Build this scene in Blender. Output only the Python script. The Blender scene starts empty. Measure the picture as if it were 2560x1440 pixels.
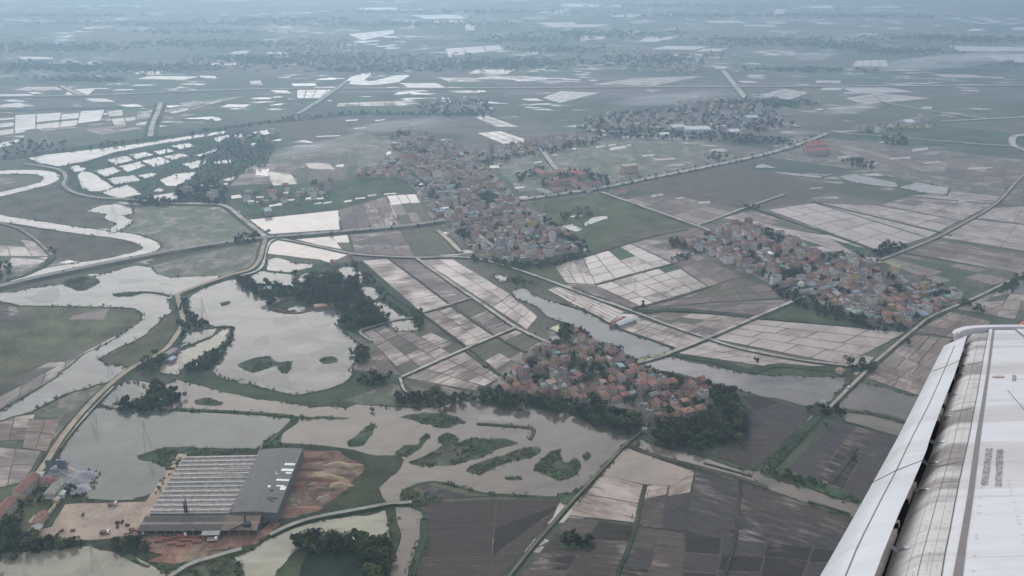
import bpy, bmesh, math, random
import numpy as np
from mathutils import Vector, Matrix, noise

random.seed(7)
rng = np.random.default_rng(11)
scn = bpy.context.scene

# ------------------------------------------------------------------ camera, sky, sun, exposure
F_PX, HORIZON, ALT = 2150.0, -200.0, 400.0
PITCH = math.atan((720.0 - HORIZON) / F_PX)
CP, SP = math.cos(PITCH), math.sin(PITCH)
cam_data = bpy.data.cameras.new('camera')
cam_data.angle = 2 * math.atan(1280.0 / F_PX)
cam_data.clip_start = 0.05
cam_data.clip_end = 60000
cam = bpy.data.objects.new('camera', cam_data)
scn.collection.objects.link(cam)
cam.location = (0, 0, ALT)
cam.rotation_euler = (math.pi / 2 - PITCH, 0, 0)
scn.camera = cam

SUN_ELEV, SUN_AZ = math.radians(35), math.radians(-15)      # azimuth clockwise from +Y
world = bpy.data.worlds.new('World')
scn.world = world
world.use_nodes = True
wn, wl = world.node_tree.nodes, world.node_tree.links
wn.clear()
sky = wn.new('ShaderNodeTexSky')
sky.sky_type = 'NISHITA'
sky.sun_disc = False
sky.sun_elevation = SUN_ELEV
sky.sun_rotation = SUN_AZ
sky.air_density = 1.0
sky.dust_density = 3.0
sky.ozone_density = 1.0
# thin, even veil of cloud: pulls the blue sky towards a warm white and lets a few soft patches of blue through
wtc = wn.new('ShaderNodeTexCoord')
wmap = wn.new('ShaderNodeMapping'); wmap.inputs['Scale'].default_value = (1.0, 1.0, 2.6)
wno = wn.new('ShaderNodeTexNoise'); wno.inputs['Scale'].default_value = 2.2; wno.inputs['Detail'].default_value = 5
wramp = wn.new('ShaderNodeMapRange')
wramp.inputs[1].default_value = 0.36; wramp.inputs[2].default_value = 0.66
wramp.inputs[3].default_value = 0.35; wramp.inputs[4].default_value = 0.75
wmix = wn.new('ShaderNodeMix'); wmix.data_type = 'RGBA'
wmix.inputs[7].default_value = (9.0, 8.6, 8.6, 1)
bg = wn.new('ShaderNodeBackground'); bg.inputs['Strength'].default_value = 0.105
wout = wn.new('ShaderNodeOutputWorld')
wl.new(wtc.outputs['Generated'], wmap.inputs['Vector'])
wl.new(wmap.outputs['Vector'], wno.inputs['Vector'])
wl.new(wno.outputs['Fac'], wramp.inputs[0])
wl.new(wramp.outputs[0], wmix.inputs[0])
wl.new(sky.outputs[0], wmix.inputs[6])
wl.new(wmix.outputs[2], bg.inputs['Color'])
wl.new(bg.outputs[0], wout.inputs['Surface'])

sun_data = bpy.data.lights.new('sun', 'SUN')
sun_data.energy = 1.4
sun_data.angle = math.radians(55)
sun_data.color = (1.0, 0.96, 0.90)
sun = bpy.data.objects.new('sun', sun_data)
scn.collection.objects.link(sun)
sdir = Vector((math.sin(SUN_AZ) * math.cos(SUN_ELEV), math.cos(SUN_AZ) * math.cos(SUN_ELEV), math.sin(SUN_ELEV)))
sun.rotation_euler = sdir.to_track_quat('Z', 'Y').to_euler()
sun.location = sdir * 900

scn.view_settings.view_transform = 'Standard'
scn.view_settings.look = 'None'
scn.view_settings.gamma = 1.0
scn.view_settings.use_curve_mapping = False
scn.view_settings.exposure = 0.18
scn.cycles.volume_bounces = 1
scn.cycles.max_bounces = 6
scn.cycles.volume_step_rate = 4.0

HAZE_D = 2.45e-4
# ------------------------------------------------------------------ helpers
COL = scn.collection
CAM_M = Matrix.Translation((0, 0, ALT)) @ Matrix.Rotation(math.pi / 2 - PITCH, 4, 'X')


def gp(px, py, z=0.0):
    """where the line of sight through a photo point meets the level z"""
    x = (px - 1280.0) / F_PX
    y = -(py - 720.0) / F_PX
    d = (x, y * SP + CP, y * CP - SP)
    t = (z - ALT) / d[2]
    return (d[0] * t, d[1] * t)


def px_of(x, y, z=0.0):
    dx, dy, dz = x, y, z - ALT
    depth = dy * CP - dz * SP
    up = dy * SP + dz * CP
    return 1280 + F_PX * dx / depth, 720 - F_PX * up / depth, depth


def ground(pts):
    return [gp(*p) for p in pts]


def tag(o, label=None, cat=None, group=None, kind=None):
    if label: o['label'] = label
    if cat: o['category'] = cat
    if group: o['group'] = group
    if kind: o['kind'] = kind
    return o


def mesh_obj(name, verts, faces, mat, parent=None, loc=None, color=None, uv=None, mats=None, fmat=None, smooth=False):
    me = bpy.data.meshes.new(name)
    me.from_pydata([tuple(v) for v in verts], [], faces)
    if mats:
        for m in mats: me.materials.append(m)
        me.polygons.foreach_set('material_index', fmat)
    elif mat:
        me.materials.append(mat)
    if uv is not None:
        l = me.uv_layers.new(name='UVMap')
        vi = np.empty(len(me.loops), dtype=np.int32); me.loops.foreach_get('vertex_index', vi)
        l.data.foreach_set('uv', np.asarray(uv, dtype=np.float32)[vi].ravel())
    if smooth:
        me.polygons.foreach_set('use_smooth', [True] * len(me.polygons))
    me.update()
    return link(name, me, parent, loc, color)


def link(name, me, parent=None, loc=None, color=None):
    o = bpy.data.objects.new(name, me)
    COL.objects.link(o)
    if parent is not None: o.parent = parent
    if loc is not None: o.location = loc
    if color is not None: o.color = color if len(color) == 4 else (*color, 1)
    return o


def empty(name, loc, rz=0.0):
    o = bpy.data.objects.new(name, None)
    COL.objects.link(o)
    o.location = loc
    o.rotation_euler = (0, 0, rz)
    o.empty_display_size = 1.0
    return o


def area2(P):
    return sum(P[i][0] * P[(i + 1) % len(P)][1] - P[(i + 1) % len(P)][0] * P[i][1] for i in range(len(P)))


def ccw(P):
    return P if area2(P) > 0 else P[::-1]


def catmull(P, n=6, closed=False):
    out = []
    N = len(P)
    rg = range(N) if closed else range(N - 1)
    for i in rg:
        if closed:
            p0, p1, p2, p3 = P[i - 1], P[i], P[(i + 1) % N], P[(i + 2) % N]
        else:
            p0, p1, p2, p3 = P[max(i - 1, 0)], P[i], P[i + 1], P[min(i + 2, N - 1)]
        for k in range(n):
            t = k / n
            out.append(tuple(0.5 * ((2 * p1[j]) + (-p0[j] + p2[j]) * t + (2 * p0[j] - 5 * p1[j] + 4 * p2[j] - p3[j]) * t * t
                                    + (-p0[j] + 3 * p1[j] - 3 * p2[j] + p3[j]) * t ** 3) for j in (0, 1)))
    if not closed: out.append(P[-1])
    return out


def jit(p, amp, lam):
    a = noise.noise_vector(Vector((p[0] / lam, p[1] / lam, 3.1)))
    b = noise.noise_vector(Vector((p[0] / lam * 2.7, p[1] / lam * 2.7, 9.4)))
    return (p[0] + amp * (a.x + 0.5 * b.x), p[1] + amp * (a.y + 0.5 * b.y))


def wobble(P, amp, lam, step):
    out = []
    for i in range(len(P)):
        a, b = P[i], P[(i + 1) % len(P)]
        L = math.hypot(b[0] - a[0], b[1] - a[1])
        n = max(1, min(60, int(L / step)))
        for k in range(n):
            t = k / n
            out.append(jit((a[0] + (b[0] - a[0]) * t, a[1] + (b[1] - a[1]) * t), amp, lam))
    return out


def offset(P, d):
    P = ccw(P); N = len(P); out = []
    for i in range(N):
        a, b, c = P[i - 1], P[i], P[(i + 1) % N]
        n1 = Vector((b[1] - a[1], a[0] - b[0])); n2 = Vector((c[1] - b[1], b[0] - c[0]))
        n = n1.normalized() + n2.normalized()
        if n.length < 0.2: n = n1.normalized() if n1.length else Vector((0, 0))
        n.normalize()
        out.append((b[0] + n.x * d, b[1] + n.y * d))
    return out


ZN = [0]


def sheet(name, P, z, mat, color, parent=None, ang=0.0):
    """a flat patch of land or water with outline P, its origin in its middle"""
    P = ccw(P)
    cx = sum(p[0] for p in P) / len(P); cy = sum(p[1] for p in P) / len(P)
    ca, sa = math.cos(ang), math.sin(ang)
    verts = [(p[0] - cx, p[1] - cy, 0) for p in P]
    uv = [(p[0] * ca + p[1] * sa, -p[0] * sa + p[1] * ca) for p in P]
    if parent is not None:
        pl = parent.location
        o = mesh_obj(name, verts, [list(range(len(P)))], mat, parent, (cx - pl.x, cy - pl.y, z - pl.z), color, uv)
    else:
        o = mesh_obj(name, verts, [list(range(len(P)))], mat, None, (cx, cy, z), color, uv)
    return o


def in_poly(xs, ys, P):
    inside = np.zeros(len(xs), bool)
    n = len(P); j = n - 1
    for i in range(n):
        xi, yi = P[i]; xj, yj = P[j]
        c = ((yi > ys) != (yj > ys)) & (xs < (xj - xi) * (ys - yi) / (yj - yi + 1e-12) + xi)
        inside ^= c
        j = i
    return inside


# ------------------------------------------------------------------ materials
def new_mat(name):
    m = bpy.data.materials.new(name)
    m.use_nodes = True
    nt = m.node_tree
    nt.nodes.clear()
    out = nt.nodes.new('ShaderNodeOutputMaterial')
    b = nt.nodes.new('ShaderNodeBsdfPrincipled')
    nt.links.new(b.outputs[0], out.inputs['Surface'])
    return m, nt, b


class G:
    """tiny node-graph writer"""
    def __init__(s, nt): s.nt = nt
    def n(s, t, **kw):
        x = s.nt.nodes.new(t)
        for k, v in kw.items(): setattr(x, k, v)
        return x
    def put(s, sock, v):
        if hasattr(v, 'is_linked') or hasattr(v, 'links'): s.nt.links.new(v, sock)
        elif v is not None: sock.default_value = v[:3] if (sock.type == 'VECTOR' and len(v) == 4) else v
    def math(s, op, a, b=0.5, c=0.0, clamp=False):
        x = s.n('ShaderNodeMath', operation=op); x.use_clamp = clamp
        s.put(x.inputs[0], a); s.put(x.inputs[1], b); s.put(x.inputs[2], c)
        return x.outputs[0]
    def noise(s, vec, scale, detail=3, rough=0.5, dist=0.0):
        x = s.n('ShaderNodeTexNoise'); s.put(x.inputs['Vector'], vec)
        x.inputs['Scale'].default_value = scale; x.inputs['Detail'].default_value = detail
        x.inputs['Roughness'].default_value = rough; x.inputs['Distortion'].default_value = dist
        return x.outputs['Fac']
    def scale(s, vec, sc, loc=(0, 0, 0), rot=(0, 0, 0)):
        x = s.n('ShaderNodeMapping'); s.put(x.inputs['Vector'], vec)
        x.inputs['Scale'].default_value = sc; x.inputs['Location'].default_value = loc; x.inputs['Rotation'].default_value = rot
        return x.outputs[0]
    def mix(s, f, a, b, mode='MIX'):
        x = s.n('ShaderNodeMix', data_type='RGBA', blend_type=mode)
        s.put(x.inputs[0], f); s.put(x.inputs[6], a); s.put(x.inputs[7], b)
        return x.outputs[2]
    def ramp(s, v, a, b, lo=0.0, hi=1.0, smooth=True):
        x = s.n('ShaderNodeMapRange', interpolation_type='SMOOTHSTEP' if smooth else 'LINEAR')
        s.put(x.inputs[0], v); s.put(x.inputs[1], a); s.put(x.inputs[2], b); s.put(x.inputs[3], lo); s.put(x.inputs[4], hi)
        return x.outputs[0]
    def bright(s, c, f):
        """colour times a grey factor"""
        x = s.n('ShaderNodeVectorMath', operation='SCALE'); s.put(x.inputs[0], c); s.put(x.inputs[3], f)
        return x.outputs[0]
    def bump(s, h, strength, dist):
        x = s.n('ShaderNodeBump'); s.put(x.inputs['Height'], h)
        x.inputs['Strength'].default_value = strength; x.inputs['Distance'].default_value = dist
        return x.outputs[0]


def rgba(c): return (c[0], c[1], c[2], 1)


def surf_mat(name, var=0.25, scale=0.05, rough=0.85, fine=0.6, spec=0.3, bump=0.0, second=None, edge=0.47):
    """land of the object's own colour with uneven tone at two scales; 'second' is another tone that shows in patches"""
    m, nt, b = new_mat(name); g = G(nt)
    pos = g.n('ShaderNodeNewGeometry').outputs['Position']
    oi = g.n('ShaderNodeObjectInfo')
    n1 = g.noise(pos, scale, 5, 0.6)
    n2 = g.noise(pos, fine, 3, 0.6)
    f = g.math('ADD', g.ramp(n1, 0.3, 0.7, 1 - var, 1 + var), g.ramp(n2, 0.3, 0.7, -var * 0.6, var * 0.6))
    f = g.math('ADD', f, g.ramp(g.noise(pos, 1.3, 3, 0.7), 0.3, 0.7, -var * 0.55, var * 0.55))
    c = oi.outputs['Color']
    if second:
        n3 = g.noise(pos, scale * 0.7, 6, 0.72, 0.9)
        c = g.mix(g.ramp(n3, edge, edge + 0.16), c, rgba(second))
    g.put(b.inputs['Base Color'], g.bright(c, f))
    b.inputs['Roughness'].default_value = rough
    b.inputs['Specular IOR Level'].default_value = spec
    if bump: g.put(b.inputs['Normal'], g.bump(n2, 0.6, bump))
    return m


def field_mat():
    """paddy soil of the object's colour; the colour's alpha says how far it stands under a film of silty water"""
    m, nt, b = new_mat('paddy_soil'); g = G(nt)
    uv = g.n('ShaderNodeUVMap').outputs[0]
    pos = g.n('ShaderNodeNewGeometry').outputs['Position']
    oi = g.n('ShaderNodeObjectInfo')
    streak = g.noise(g.scale(uv, (0.045, 0.26, 1)), 1.0, 6, 0.68, 0.5)
    blot = g.noise(pos, 0.03, 4, 0.55)
    fine = g.noise(g.scale(uv, (0.3, 1.1, 1)), 1.0, 4, 0.65)
    mixn = g.math('ADD', g.math('MULTIPLY', streak, 0.5), g.math('MULTIPLY', blot, 0.5))
    wet_at = g.math('SUBTRACT', 1.0, oi.outputs['Alpha'])
    lo = g.math('ADD', g.math('MULTIPLY', wet_at, 0.66), 0.06)
    mask = g.ramp(mixn, lo, g.math('ADD', lo, 0.30))
    wave = g.n('ShaderNodeTexWave', wave_type='BANDS', bands_direction='Y')
    g.put(wave.inputs['Vector'], uv); wave.inputs['Scale'].default_value = 0.105
    wave.inputs['Distortion'].default_value = 1.6; wave.inputs['Detail'].default_value = 2
    f = g.math('ADD', g.ramp(fine, 0.3, 0.7, 0.80, 1.2), g.math('MULTIPLY', g.math('SUBTRACT', wave.outputs['Fac'], 0.5), 0.24))
    f = g.math('MULTIPLY', f, g.ramp(streak, 0.3, 0.7, 0.78, 1.2))
    f = g.math('MULTIPLY', f, g.ramp(oi.outputs['Random'], 0, 1, 0.92, 1.08))
    soil = g.bright(oi.outputs['Color'], f)
    deep = g.ramp(oi.outputs['Alpha'], 0.60, 0.95)
    silt = g.mix(deep, g.mix(0.18, (0.44, 0.365, 0.32, 1), oi.outputs['Color']), (0.45, 0.385, 0.34, 1))
    silt = g.bright(silt, g.ramp(blot, 0.3, 0.7, 0.86, 1.1))
    g.put(b.inputs['Base Color'], g.mix(mask, soil, silt))
    g.put(b.inputs['Roughness'], g.ramp(mask, 0, 1, 0.75, g.ramp(deep, 0, 1, 0.30, 0.14)))
    g.put(b.inputs['Specular IOR Level'], g.ramp(mask, 0, 1, 0.35, 0.55))
    b.inputs['IOR'].default_value = 1.36
    return m


def water_mat():
    """silty water: the object's colour is the colour of what it carries"""
    m, nt, b = new_mat('silty_water'); g = G(nt)
    pos = g.n('ShaderNodeNewGeometry').outputs['Position']
    oi = g.n('ShaderNodeObjectInfo')
    n1 = g.noise(g.scale(pos, (0.009, 0.022, 1)), 1.0, 5, 0.62, 1.6)
    n2 = g.noise(pos, 0.07, 4, 0.6, 0.8)
    f = g.math('ADD', g.ramp(n1, 0.3, 0.7, 0.74, 1.2), g.ramp(n2, 0.3, 0.7, -0.08, 0.08))
    murk = g.mix(g.ramp(g.noise(pos, 0.018, 4, 0.65, 1.0), 0.52, 0.68, 0, 0.6), oi.outputs['Color'], (0.145, 0.140, 0.110, 1))
    g.put(b.inputs['Base Color'], g.bright(murk, f))
    g.put(b.inputs['Roughness'], g.ramp(g.noise(g.scale(pos, (0.012, 0.03, 1)), 1.0, 4, 0.65, 1.5), 0.40, 0.62, 0.04, 0.22))
    b.inputs['IOR'].default_value = 1.333
    b.inputs['Specular IOR Level'].default_value = 0.5
    rip = g.noise(g.scale(pos, (0.35, 0.6, 0.5)), 1.0, 3, 0.6)
    g.put(b.inputs['Normal'], g.bump(rip, 0.12, 0.25))
    return m


def terrain_mat():
    m, nt, b = new_mat('farmland'); g = G(nt)
    pos = g.n('ShaderNodeNewGeometry').outputs['Position']
    wob = g.n('ShaderNodeTexNoise'); g.put(wob.inputs['Vector'], pos); wob.inputs['Scale'].default_value = 0.004
    wob.inputs['Detail'].default_value = 3
    disp = g.n('ShaderNodeVectorMath', operation='SCALE'); g.put(disp.inputs[0], wob.outputs['Color']); disp.inputs[3].default_value = 50
    add = g.n('ShaderNodeVectorMath', operation='ADD'); g.put(add.inputs[0], pos); g.put(add.inputs[1], disp.outputs[0])
    def cells(sx, sy, rot, sc):
        v = g.n('ShaderNodeTexVoronoi', voronoi_dimensions='2D', distance='CHEBYCHEV')
        g.put(v.inputs['Vector'], g.scale(add.outputs[0], (sx, sy, 1), (0, 0, 0), (0, 0, rot)))
        v.inputs['Scale'].default_value = sc; v.inputs['Randomness'].default_value = 0.85
        sep = g.n('ShaderNodeSeparateColor'); g.put(sep.inputs[0], v.outputs['Color'])
        return sep
    a = cells(1 / 260, 1 / 150, 0.35, 1.0)
    c = cells(1 / 70, 1 / 34, 0.35, 1.0)
    rgb = g.n('ShaderNodeValToRGB'); cr = rgb.color_ramp; cr.interpolation = 'CONSTANT'
    stops = [(0.0, (0.070, 0.085, 0.052)), (0.18, (0.088, 0.104, 0.062)), (0.36, (0.112, 0.106, 0.078)), (0.5, (0.138, 0.118, 0.098)),
             (0.64, (0.066, 0.082, 0.054)), (0.78, (0.150, 0.128, 0.108)), (0.9, (0.096, 0.112, 0.068))]
    cr.elements[0].position = 0; cr.elements[0].color = rgba(stops[0][1])
    cr.elements[1].position = stops[1][0]; cr.elements[1].color = rgba(stops[1][1])
    for p, col in stops[2:]:
        e = cr.elements.new(p); e.color = rgba(col)
    g.put(rgb.inputs[0], a.outputs[0])
    big = g.noise(pos, 0.0016, 4, 0.6)
    base = g.mix(g.ramp(big, 0.45, 0.66, 0, 0.7), rgb.outputs[0], (0.082, 0.100, 0.062, 1))
    # small plots: some stand under water, hedges run along a few of their edges
    d = cells(1 / 46, 1 / 15, 0.30, 1.0)
    wetz = g.ramp(g.noise(pos, 0.0032, 4, 0.6), 0.50, 0.60)
    pool = g.math('MULTIPLY', g.ramp(d.outputs[0], 0.80, 0.83), wetz)
    hedge = g.ramp(g.noise(g.scale(add.outputs[0], (0.004, 0.022, 1), (0, 0, 0), (0, 0, 0.12)), 1.0, 5, 0.7), 0.58, 0.66)
    f = g.math('MULTIPLY', g.ramp(c.outputs[0], 0, 1, 0.8, 1.22, False), g.ramp(g.noise(pos, 0.25, 4, 0.65), 0.3, 0.7, 0.78, 1.22))
    land_c = g.mix(g.math('MULTIPLY', hedge, 0.75), g.bright(base, f), (0.040, 0.056, 0.032, 1))
    g.put(b.inputs['Base Color'], g.mix(pool, land_c, (0.46, 0.40, 0.36, 1)))
    g.put(b.inputs['Roughness'], g.ramp(pool, 0, 1, 0.9, 0.12))
    b.inputs['Specular IOR Level'].default_value = 0.4
    return m


def plain(name, color, rough=0.6, spec=0.4, var=0.0, scale=1.0, metal=0.0):
    m, nt, b = new_mat(name); g = G(nt)
    b.inputs['Roughness'].default_value = rough; b.inputs['Specular IOR Level'].default_value = spec
    b.inputs['Metallic'].default_value = metal
    if var:
        pos = g.n('ShaderNodeNewGeometry').outputs['Position']
        g.put(b.inputs['Base Color'], g.bright(rgba(color), g.ramp(g.noise(pos, scale, 4, 0.6), 0.3, 0.7, 1 - var, 1 + var)))
    else:
        b.inputs['Base Color'].default_value = rgba(color)
    return m


def house_mat(name, rough, kind):
    """walls and roofs of the object's colour; roofs carry courses or ribs, both carry stains"""
    m, nt, b = new_mat(name); g = G(nt)
    oi = g.n('ShaderNodeObjectInfo')
    tc = g.n('ShaderNodeTexCoord').outputs['Object']
    pos = g.n('ShaderNodeNewGeometry').outputs['Position']
    st = g.ramp(g.noise(pos, 0.35, 5, 0.7), 0.3, 0.72, 1.22, 0.62)
    f = st
    if kind != 'wall':
        w = g.n('ShaderNodeTexWave', wave_type='BANDS', bands_direction='X')
        g.put(w.inputs['Vector'], tc); w.inputs['Scale'].default_value = 0.55 if kind == 'tile' else 0.35
        f = g.math('MULTIPLY', st, g.ramp(w.outputs['Fac'], 0, 1, 0.9, 1.08))
        f = g.math('MULTIPLY', f, g.ramp(g.noise(pos, 2.2, 2), 0.3, 0.7, 0.85, 1.12))
    g.put(b.inputs['Base Color'], g.bright(oi.outputs['Color'], f))
    b.inputs['Roughness'].default_value = rough
    b.inputs['Specular IOR Level'].default_value = 0.35
    return m


def leaf_mat():
    m, nt, b = new_mat('leaves'); g = G(nt)
    oi = g.n('ShaderNodeObjectInfo')
    pos = g.n('ShaderNodeNewGeometry').outputs['Position']
    f = g.math('MULTIPLY', g.ramp(g.noise(pos, 0.22, 4, 0.7), 0.3, 0.7, 0.62, 1.45), g.ramp(oi.outputs['Random'], 0, 1, 0.65, 1.6))
    tint = g.mix(g.ramp(g.noise(pos, 0.07, 2), 0.35, 0.65), (1.0, 1.0, 1.0, 1), (1.75, 1.3, 0.75, 1))
    c = g.mix(1.0, oi.outputs['Color'], tint, 'MULTIPLY')
    g.put(b.inputs['Base Color'], g.bright(c, f))
    b.inputs['Roughness'].default_value = 0.75
    b.inputs['Specular IOR Level'].default_value = 0.25
    return m


def attr_mat(name, rough=0.8):
    m, nt, b = new_mat(name); g = G(nt)
    a = g.n('ShaderNodeAttribute'); a.attribute_name = 'Col'
    pos = g.n('ShaderNodeNewGeometry').outputs['Position']
    g.put(b.inputs['Base Color'], g.bright(a.outputs['Color'], g.ramp(g.noise(pos, 0.3, 3, 0.6), 0.3, 0.7, 0.8, 1.2)))
    b.inputs['Roughness'].default_value = rough
    b.inputs['Specular IOR Level'].default_value = 0.25
    return m


M = dict(
    terrain=terrain_mat(), field=field_mat(), water=water_mat(),
    grass=surf_mat('rough_grass', 0.36, 0.028, 0.9, 0.3, 0.2, 0.4),
    marsh=surf_mat('marsh_grass', 0.38, 0.06, 0.9, 0.5, 0.25, 0.5, second=(0.105, 0.098, 0.075)),
    mudgrass=surf_mat('grass_and_mud', 0.30, 0.045, 0.7, 0.3, 0.35, 0.3, second=(0.25, 0.212, 0.182), edge=0.46),
    earth=surf_mat('bare_earth', 0.20, 0.05, 0.9, 0.5, 0.25, 0.2),
    spoil=surf_mat('mixed_spoil', 0.30, 0.045, 0.9, 0.25, 0.2, 0.6, second=(0.30, 0.225, 0.155)),
    pave=surf_mat('worn_paving', 0.20, 0.06, 0.85, 0.5, 0.3, second=(0.24, 0.22, 0.185)),
    wall=house_mat('rendered_wall', 0.8, 'wall'), tile=house_mat('clay_tile_roof', 0.75, 'tile'),
    sheet=house_mat('metal_sheet_roof', 0.45, 'sheet'),
    glass=plain('window_glass', (0.035, 0.045, 0.055), 0.15, 0.5), dark=plain('dark_opening', (0.02, 0.02, 0.022), 0.8, 0.2),
    leaf=leaf_mat(), bark=plain('bark', (0.10, 0.08, 0.06), 0.9, 0.2, 0.25, 1.5),
    attr=attr_mat('far_houses'), conc=plain('weathered_concrete', (0.33, 0.32, 0.30), 0.8, 0.3, 0.2, 0.4),
    steel=plain('galvanised_steel', (0.32, 0.34, 0.36), 0.5, 0.5), white=plain('white_sheet', (0.80, 0.81, 0.80), 0.5, 0.4, 0.06, 0.5),
    rust=plain('rusty_steel', (0.055, 0.045, 0.042), 0.7, 0.3, 0.3, 0.8), rubber=plain('rubber', (0.02, 0.02, 0.02), 0.8, 0.2),
)

# ------------------------------------------------------------------ the land
terrain = mesh_obj('terrain', [(-13000, -2500, 0), (13000, -2500, 0), (13000, 22000, 0), (-13000, 22000, 0)], [[0, 1, 2, 3]], M['terrain'])
tag(terrain, 'flat green and brown delta farmland reaching to the hazy distance', 'farmland', kind='structure')

EDGE = []        # outlines of water, for the shrubs on the banks
LV = dict(land=0.10, field=0.28, plot=0.34, bank=0.44, water=0.50, isle=0.62, yard=0.70)
CNT = {}


def zz(layer):
    CNT[layer] = CNT.get(layer, 0) + 1
    return LV[layer] + 0.0006 * CNT[layer]


def land(name, pts, color, label, mat='grass', amp=3.0, lam=22, step=7, layer='land', smooth=False, cat='land'):
    P = ground(pts)
    if smooth: P = catmull(P, 5, True)
    P = wobble(P, amp, lam, step)
    return tag(sheet(name, P, zz(layer), M[mat], color), label, cat, kind='structure')


# colours of the silt in the water
CREAM = (0.32, 0.285, 0.258); PALE = (0.185, 0.176, 0.164); BROWN = (0.128, 0.108, 0.090); GREEN = (0.080, 0.096, 0.080); OLIVE = (0.25, 0.235, 0.175)
SLATE = (0.115, 0.116, 0.120); GREY = (0.165, 0.158, 0.148)


def water(name, pts, color, label, amp=2.6, lam=10, step=3.2, bank=2.2, smooth=False, layer='water', shrubs=1.0, bank_color=(0.06, 0.082, 0.045), cat='water'):
    P = ground(pts)
    if smooth: P = catmull(P, 5, True)
    P = ccw(wobble(P, amp, lam, step))
    o = sheet(name, P, zz(layer), M['water'], color)
    tag(o, label, cat, kind='structure')
    if bank:
        sheet('bank', wobble(offset(P, bank), 0.5, 6, 8), LV['bank'] + 0.0006 * CNT[layer], M['grass'], bank_color, o)
    if shrubs: EDGE.append((P, shrubs))
    return o


# --- broad meadows and shores under everything else
GRN = (0.078, 0.108, 0.052); DGRN = (0.050, 0.076, 0.038); OLV = (0.112, 0.112, 0.062); BRN = (0.128, 0.104, 0.083); MUD = (0.140, 0.112, 0.092)
land('meadow', [(0, 490), (128, 456), (150, 470), (200, 490), (310, 502), (215, 528), (268, 548), (275, 572), (200, 572), (0, 535)], (0.118, 0.112, 0.082), 'grey-green meadow inside the upper river bend', smooth=False)
land('meadow', [(112, 572), (200, 585), (345, 604), (362, 618), (300, 640), (200, 655), (140, 640), (90, 600)], (0.120, 0.108, 0.080), 'brownish meadow inside the lower river bend')
land('meadow', [(330, 520), (440, 512), (560, 518), (650, 590), (480, 618), (395, 640), (400, 612), (345, 588), (280, 575), (330, 560)], (0.082, 0.112, 0.054), 'green meadow with muddy patches beside the highway', mat='mudgrass')
land('meadow', [(0, 625), (130, 650), (60, 690), (0, 705)], (0.09, 0.105, 0.07), 'strip of grass by the river', mat='mudgrass')
land('meadow', [(365, 668), (480, 640), (600, 612), (655, 605), (640, 660), (560, 690), (430, 695), (385, 688)], (0.088, 0.100, 0.062), 'muddy green ground below the highway', mat='mudgrass')
land('meadow', [(0, 762), (330, 768), (362, 792), (300, 832), (160, 890), (0, 962)], (0.128, 0.130, 0.080), 'broad olive green meadow in the river bend')
land('meadow', [(250, 905), (300, 868), (385, 832), (440, 770), (455, 800), (440, 850), (330, 925), (318, 915)], (0.10, 0.105, 0.06), 'olive grass between river and dike')
land('meadow', [(60, 1040), (200, 975), (320, 925), (250, 1000), (200, 1045), (155, 1095), (120, 1120), (150, 1050)], (0.085, 0.10, 0.06), 'rough green shore beside the dike road', mat='mudgrass')
land('meadow', [(1330, 505), (1500, 485), (1740, 567), (1570, 610), (1460, 640), (1440, 600), (1360, 555)], (0.086, 0.108, 0.052), 'green meadow by the central village', mat='grass')
land('meadow', [(1600, 560), (1500, 600), (1600, 610), (1740, 570), (1690, 550)], (0.118, 0.105, 0.074), 'brown stubble beside the meadow')
land('meadow', [(1560, 470), (1710, 435), (1990, 505), (1880, 525), (1640, 525), (1510, 485)], (0.125, 0.104, 0.082), 'brown fields below the main road', mat='earth')
land('meadow', [(1700, 440), (1830, 415), (2110, 470), (2000, 505)], (0.122, 0.100, 0.082), 'wide brown stubble field', mat='earth')
land('meadow', [(1530, 470), (1660, 485), (1900, 525), (2000, 570), (2210, 640), (2120, 630), (1900, 545), (1640, 510)], (0.062, 0.096, 0.048), 'long dark green strip between paddies')
land('meadow', [(860, 290), (1080, 285), (1180, 300), (1000, 330), (800, 360), (690, 330), (740, 305)], (0.128, 0.106, 0.088), 'brown harvested fields under the smoke', mat='earth')
land('meadow', [(600, 410), (900, 330), (980, 350), (960, 400), (870, 450), (600, 460)], (0.10, 0.108, 0.066), 'green and brown fields crossed by ditches', mat='mudgrass')
land('meadow', [(575, 470), (830, 455), (850, 525), (640, 550), (590, 520)], (0.058, 0.09, 0.046), 'dark green plots round the scattered houses')
land('meadow', [(830, 455), (1010, 440), (1060, 480), (850, 525)], (0.066, 0.094, 0.048), 'dark green ground beside the village')
land('meadow', [(1990, 340), (2120, 350), (2560, 400), (2560, 520), (2380, 480), (2180, 430), (1900, 390)], (0.118, 0.104, 0.082), 'brown fields at the edge of the haze', mat='mudgrass')
land('meadow', [(2060, 335), (2320, 310), (2540, 335), (2520, 370), (2300, 365)], (0.075, 0.104, 0.052), 'flat green fields beyond the road')
land('meadow', [(1220, 395), (1480, 350), (1640, 350), (1840, 390), (1700, 430), (1500, 460), (1300, 480)], (0.080, 0.104, 0.056), 'green fields behind the school', mat='mudgrass')
land('meadow', [(1560, 420), (1680, 395), (1850, 395), (1660, 430)], (0.118, 0.104, 0.08), 'brown allotments above the main road', mat='mudgrass')
land('meadow', [(1210, 655), (1400, 655), (1400, 712), (1360, 725), (1290, 720), (1260, 690)], (0.098, 0.105, 0.056), 'olive grass under the central village')
land('meadow', [(1970, 775), (2010, 745), (2110, 770), (2270, 820), (2060, 812), (1900, 790)], (0.078, 0.094, 0.050), 'dark grass below the long village')
land('meadow', [(1690, 885), (1780, 895), (1870, 920), (1960, 905), (2110, 920), (2160, 950), (2050, 945), (1880, 935)], (0.058, 0.078, 0.042), 'dark weedy shore of the flooded fields')
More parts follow.
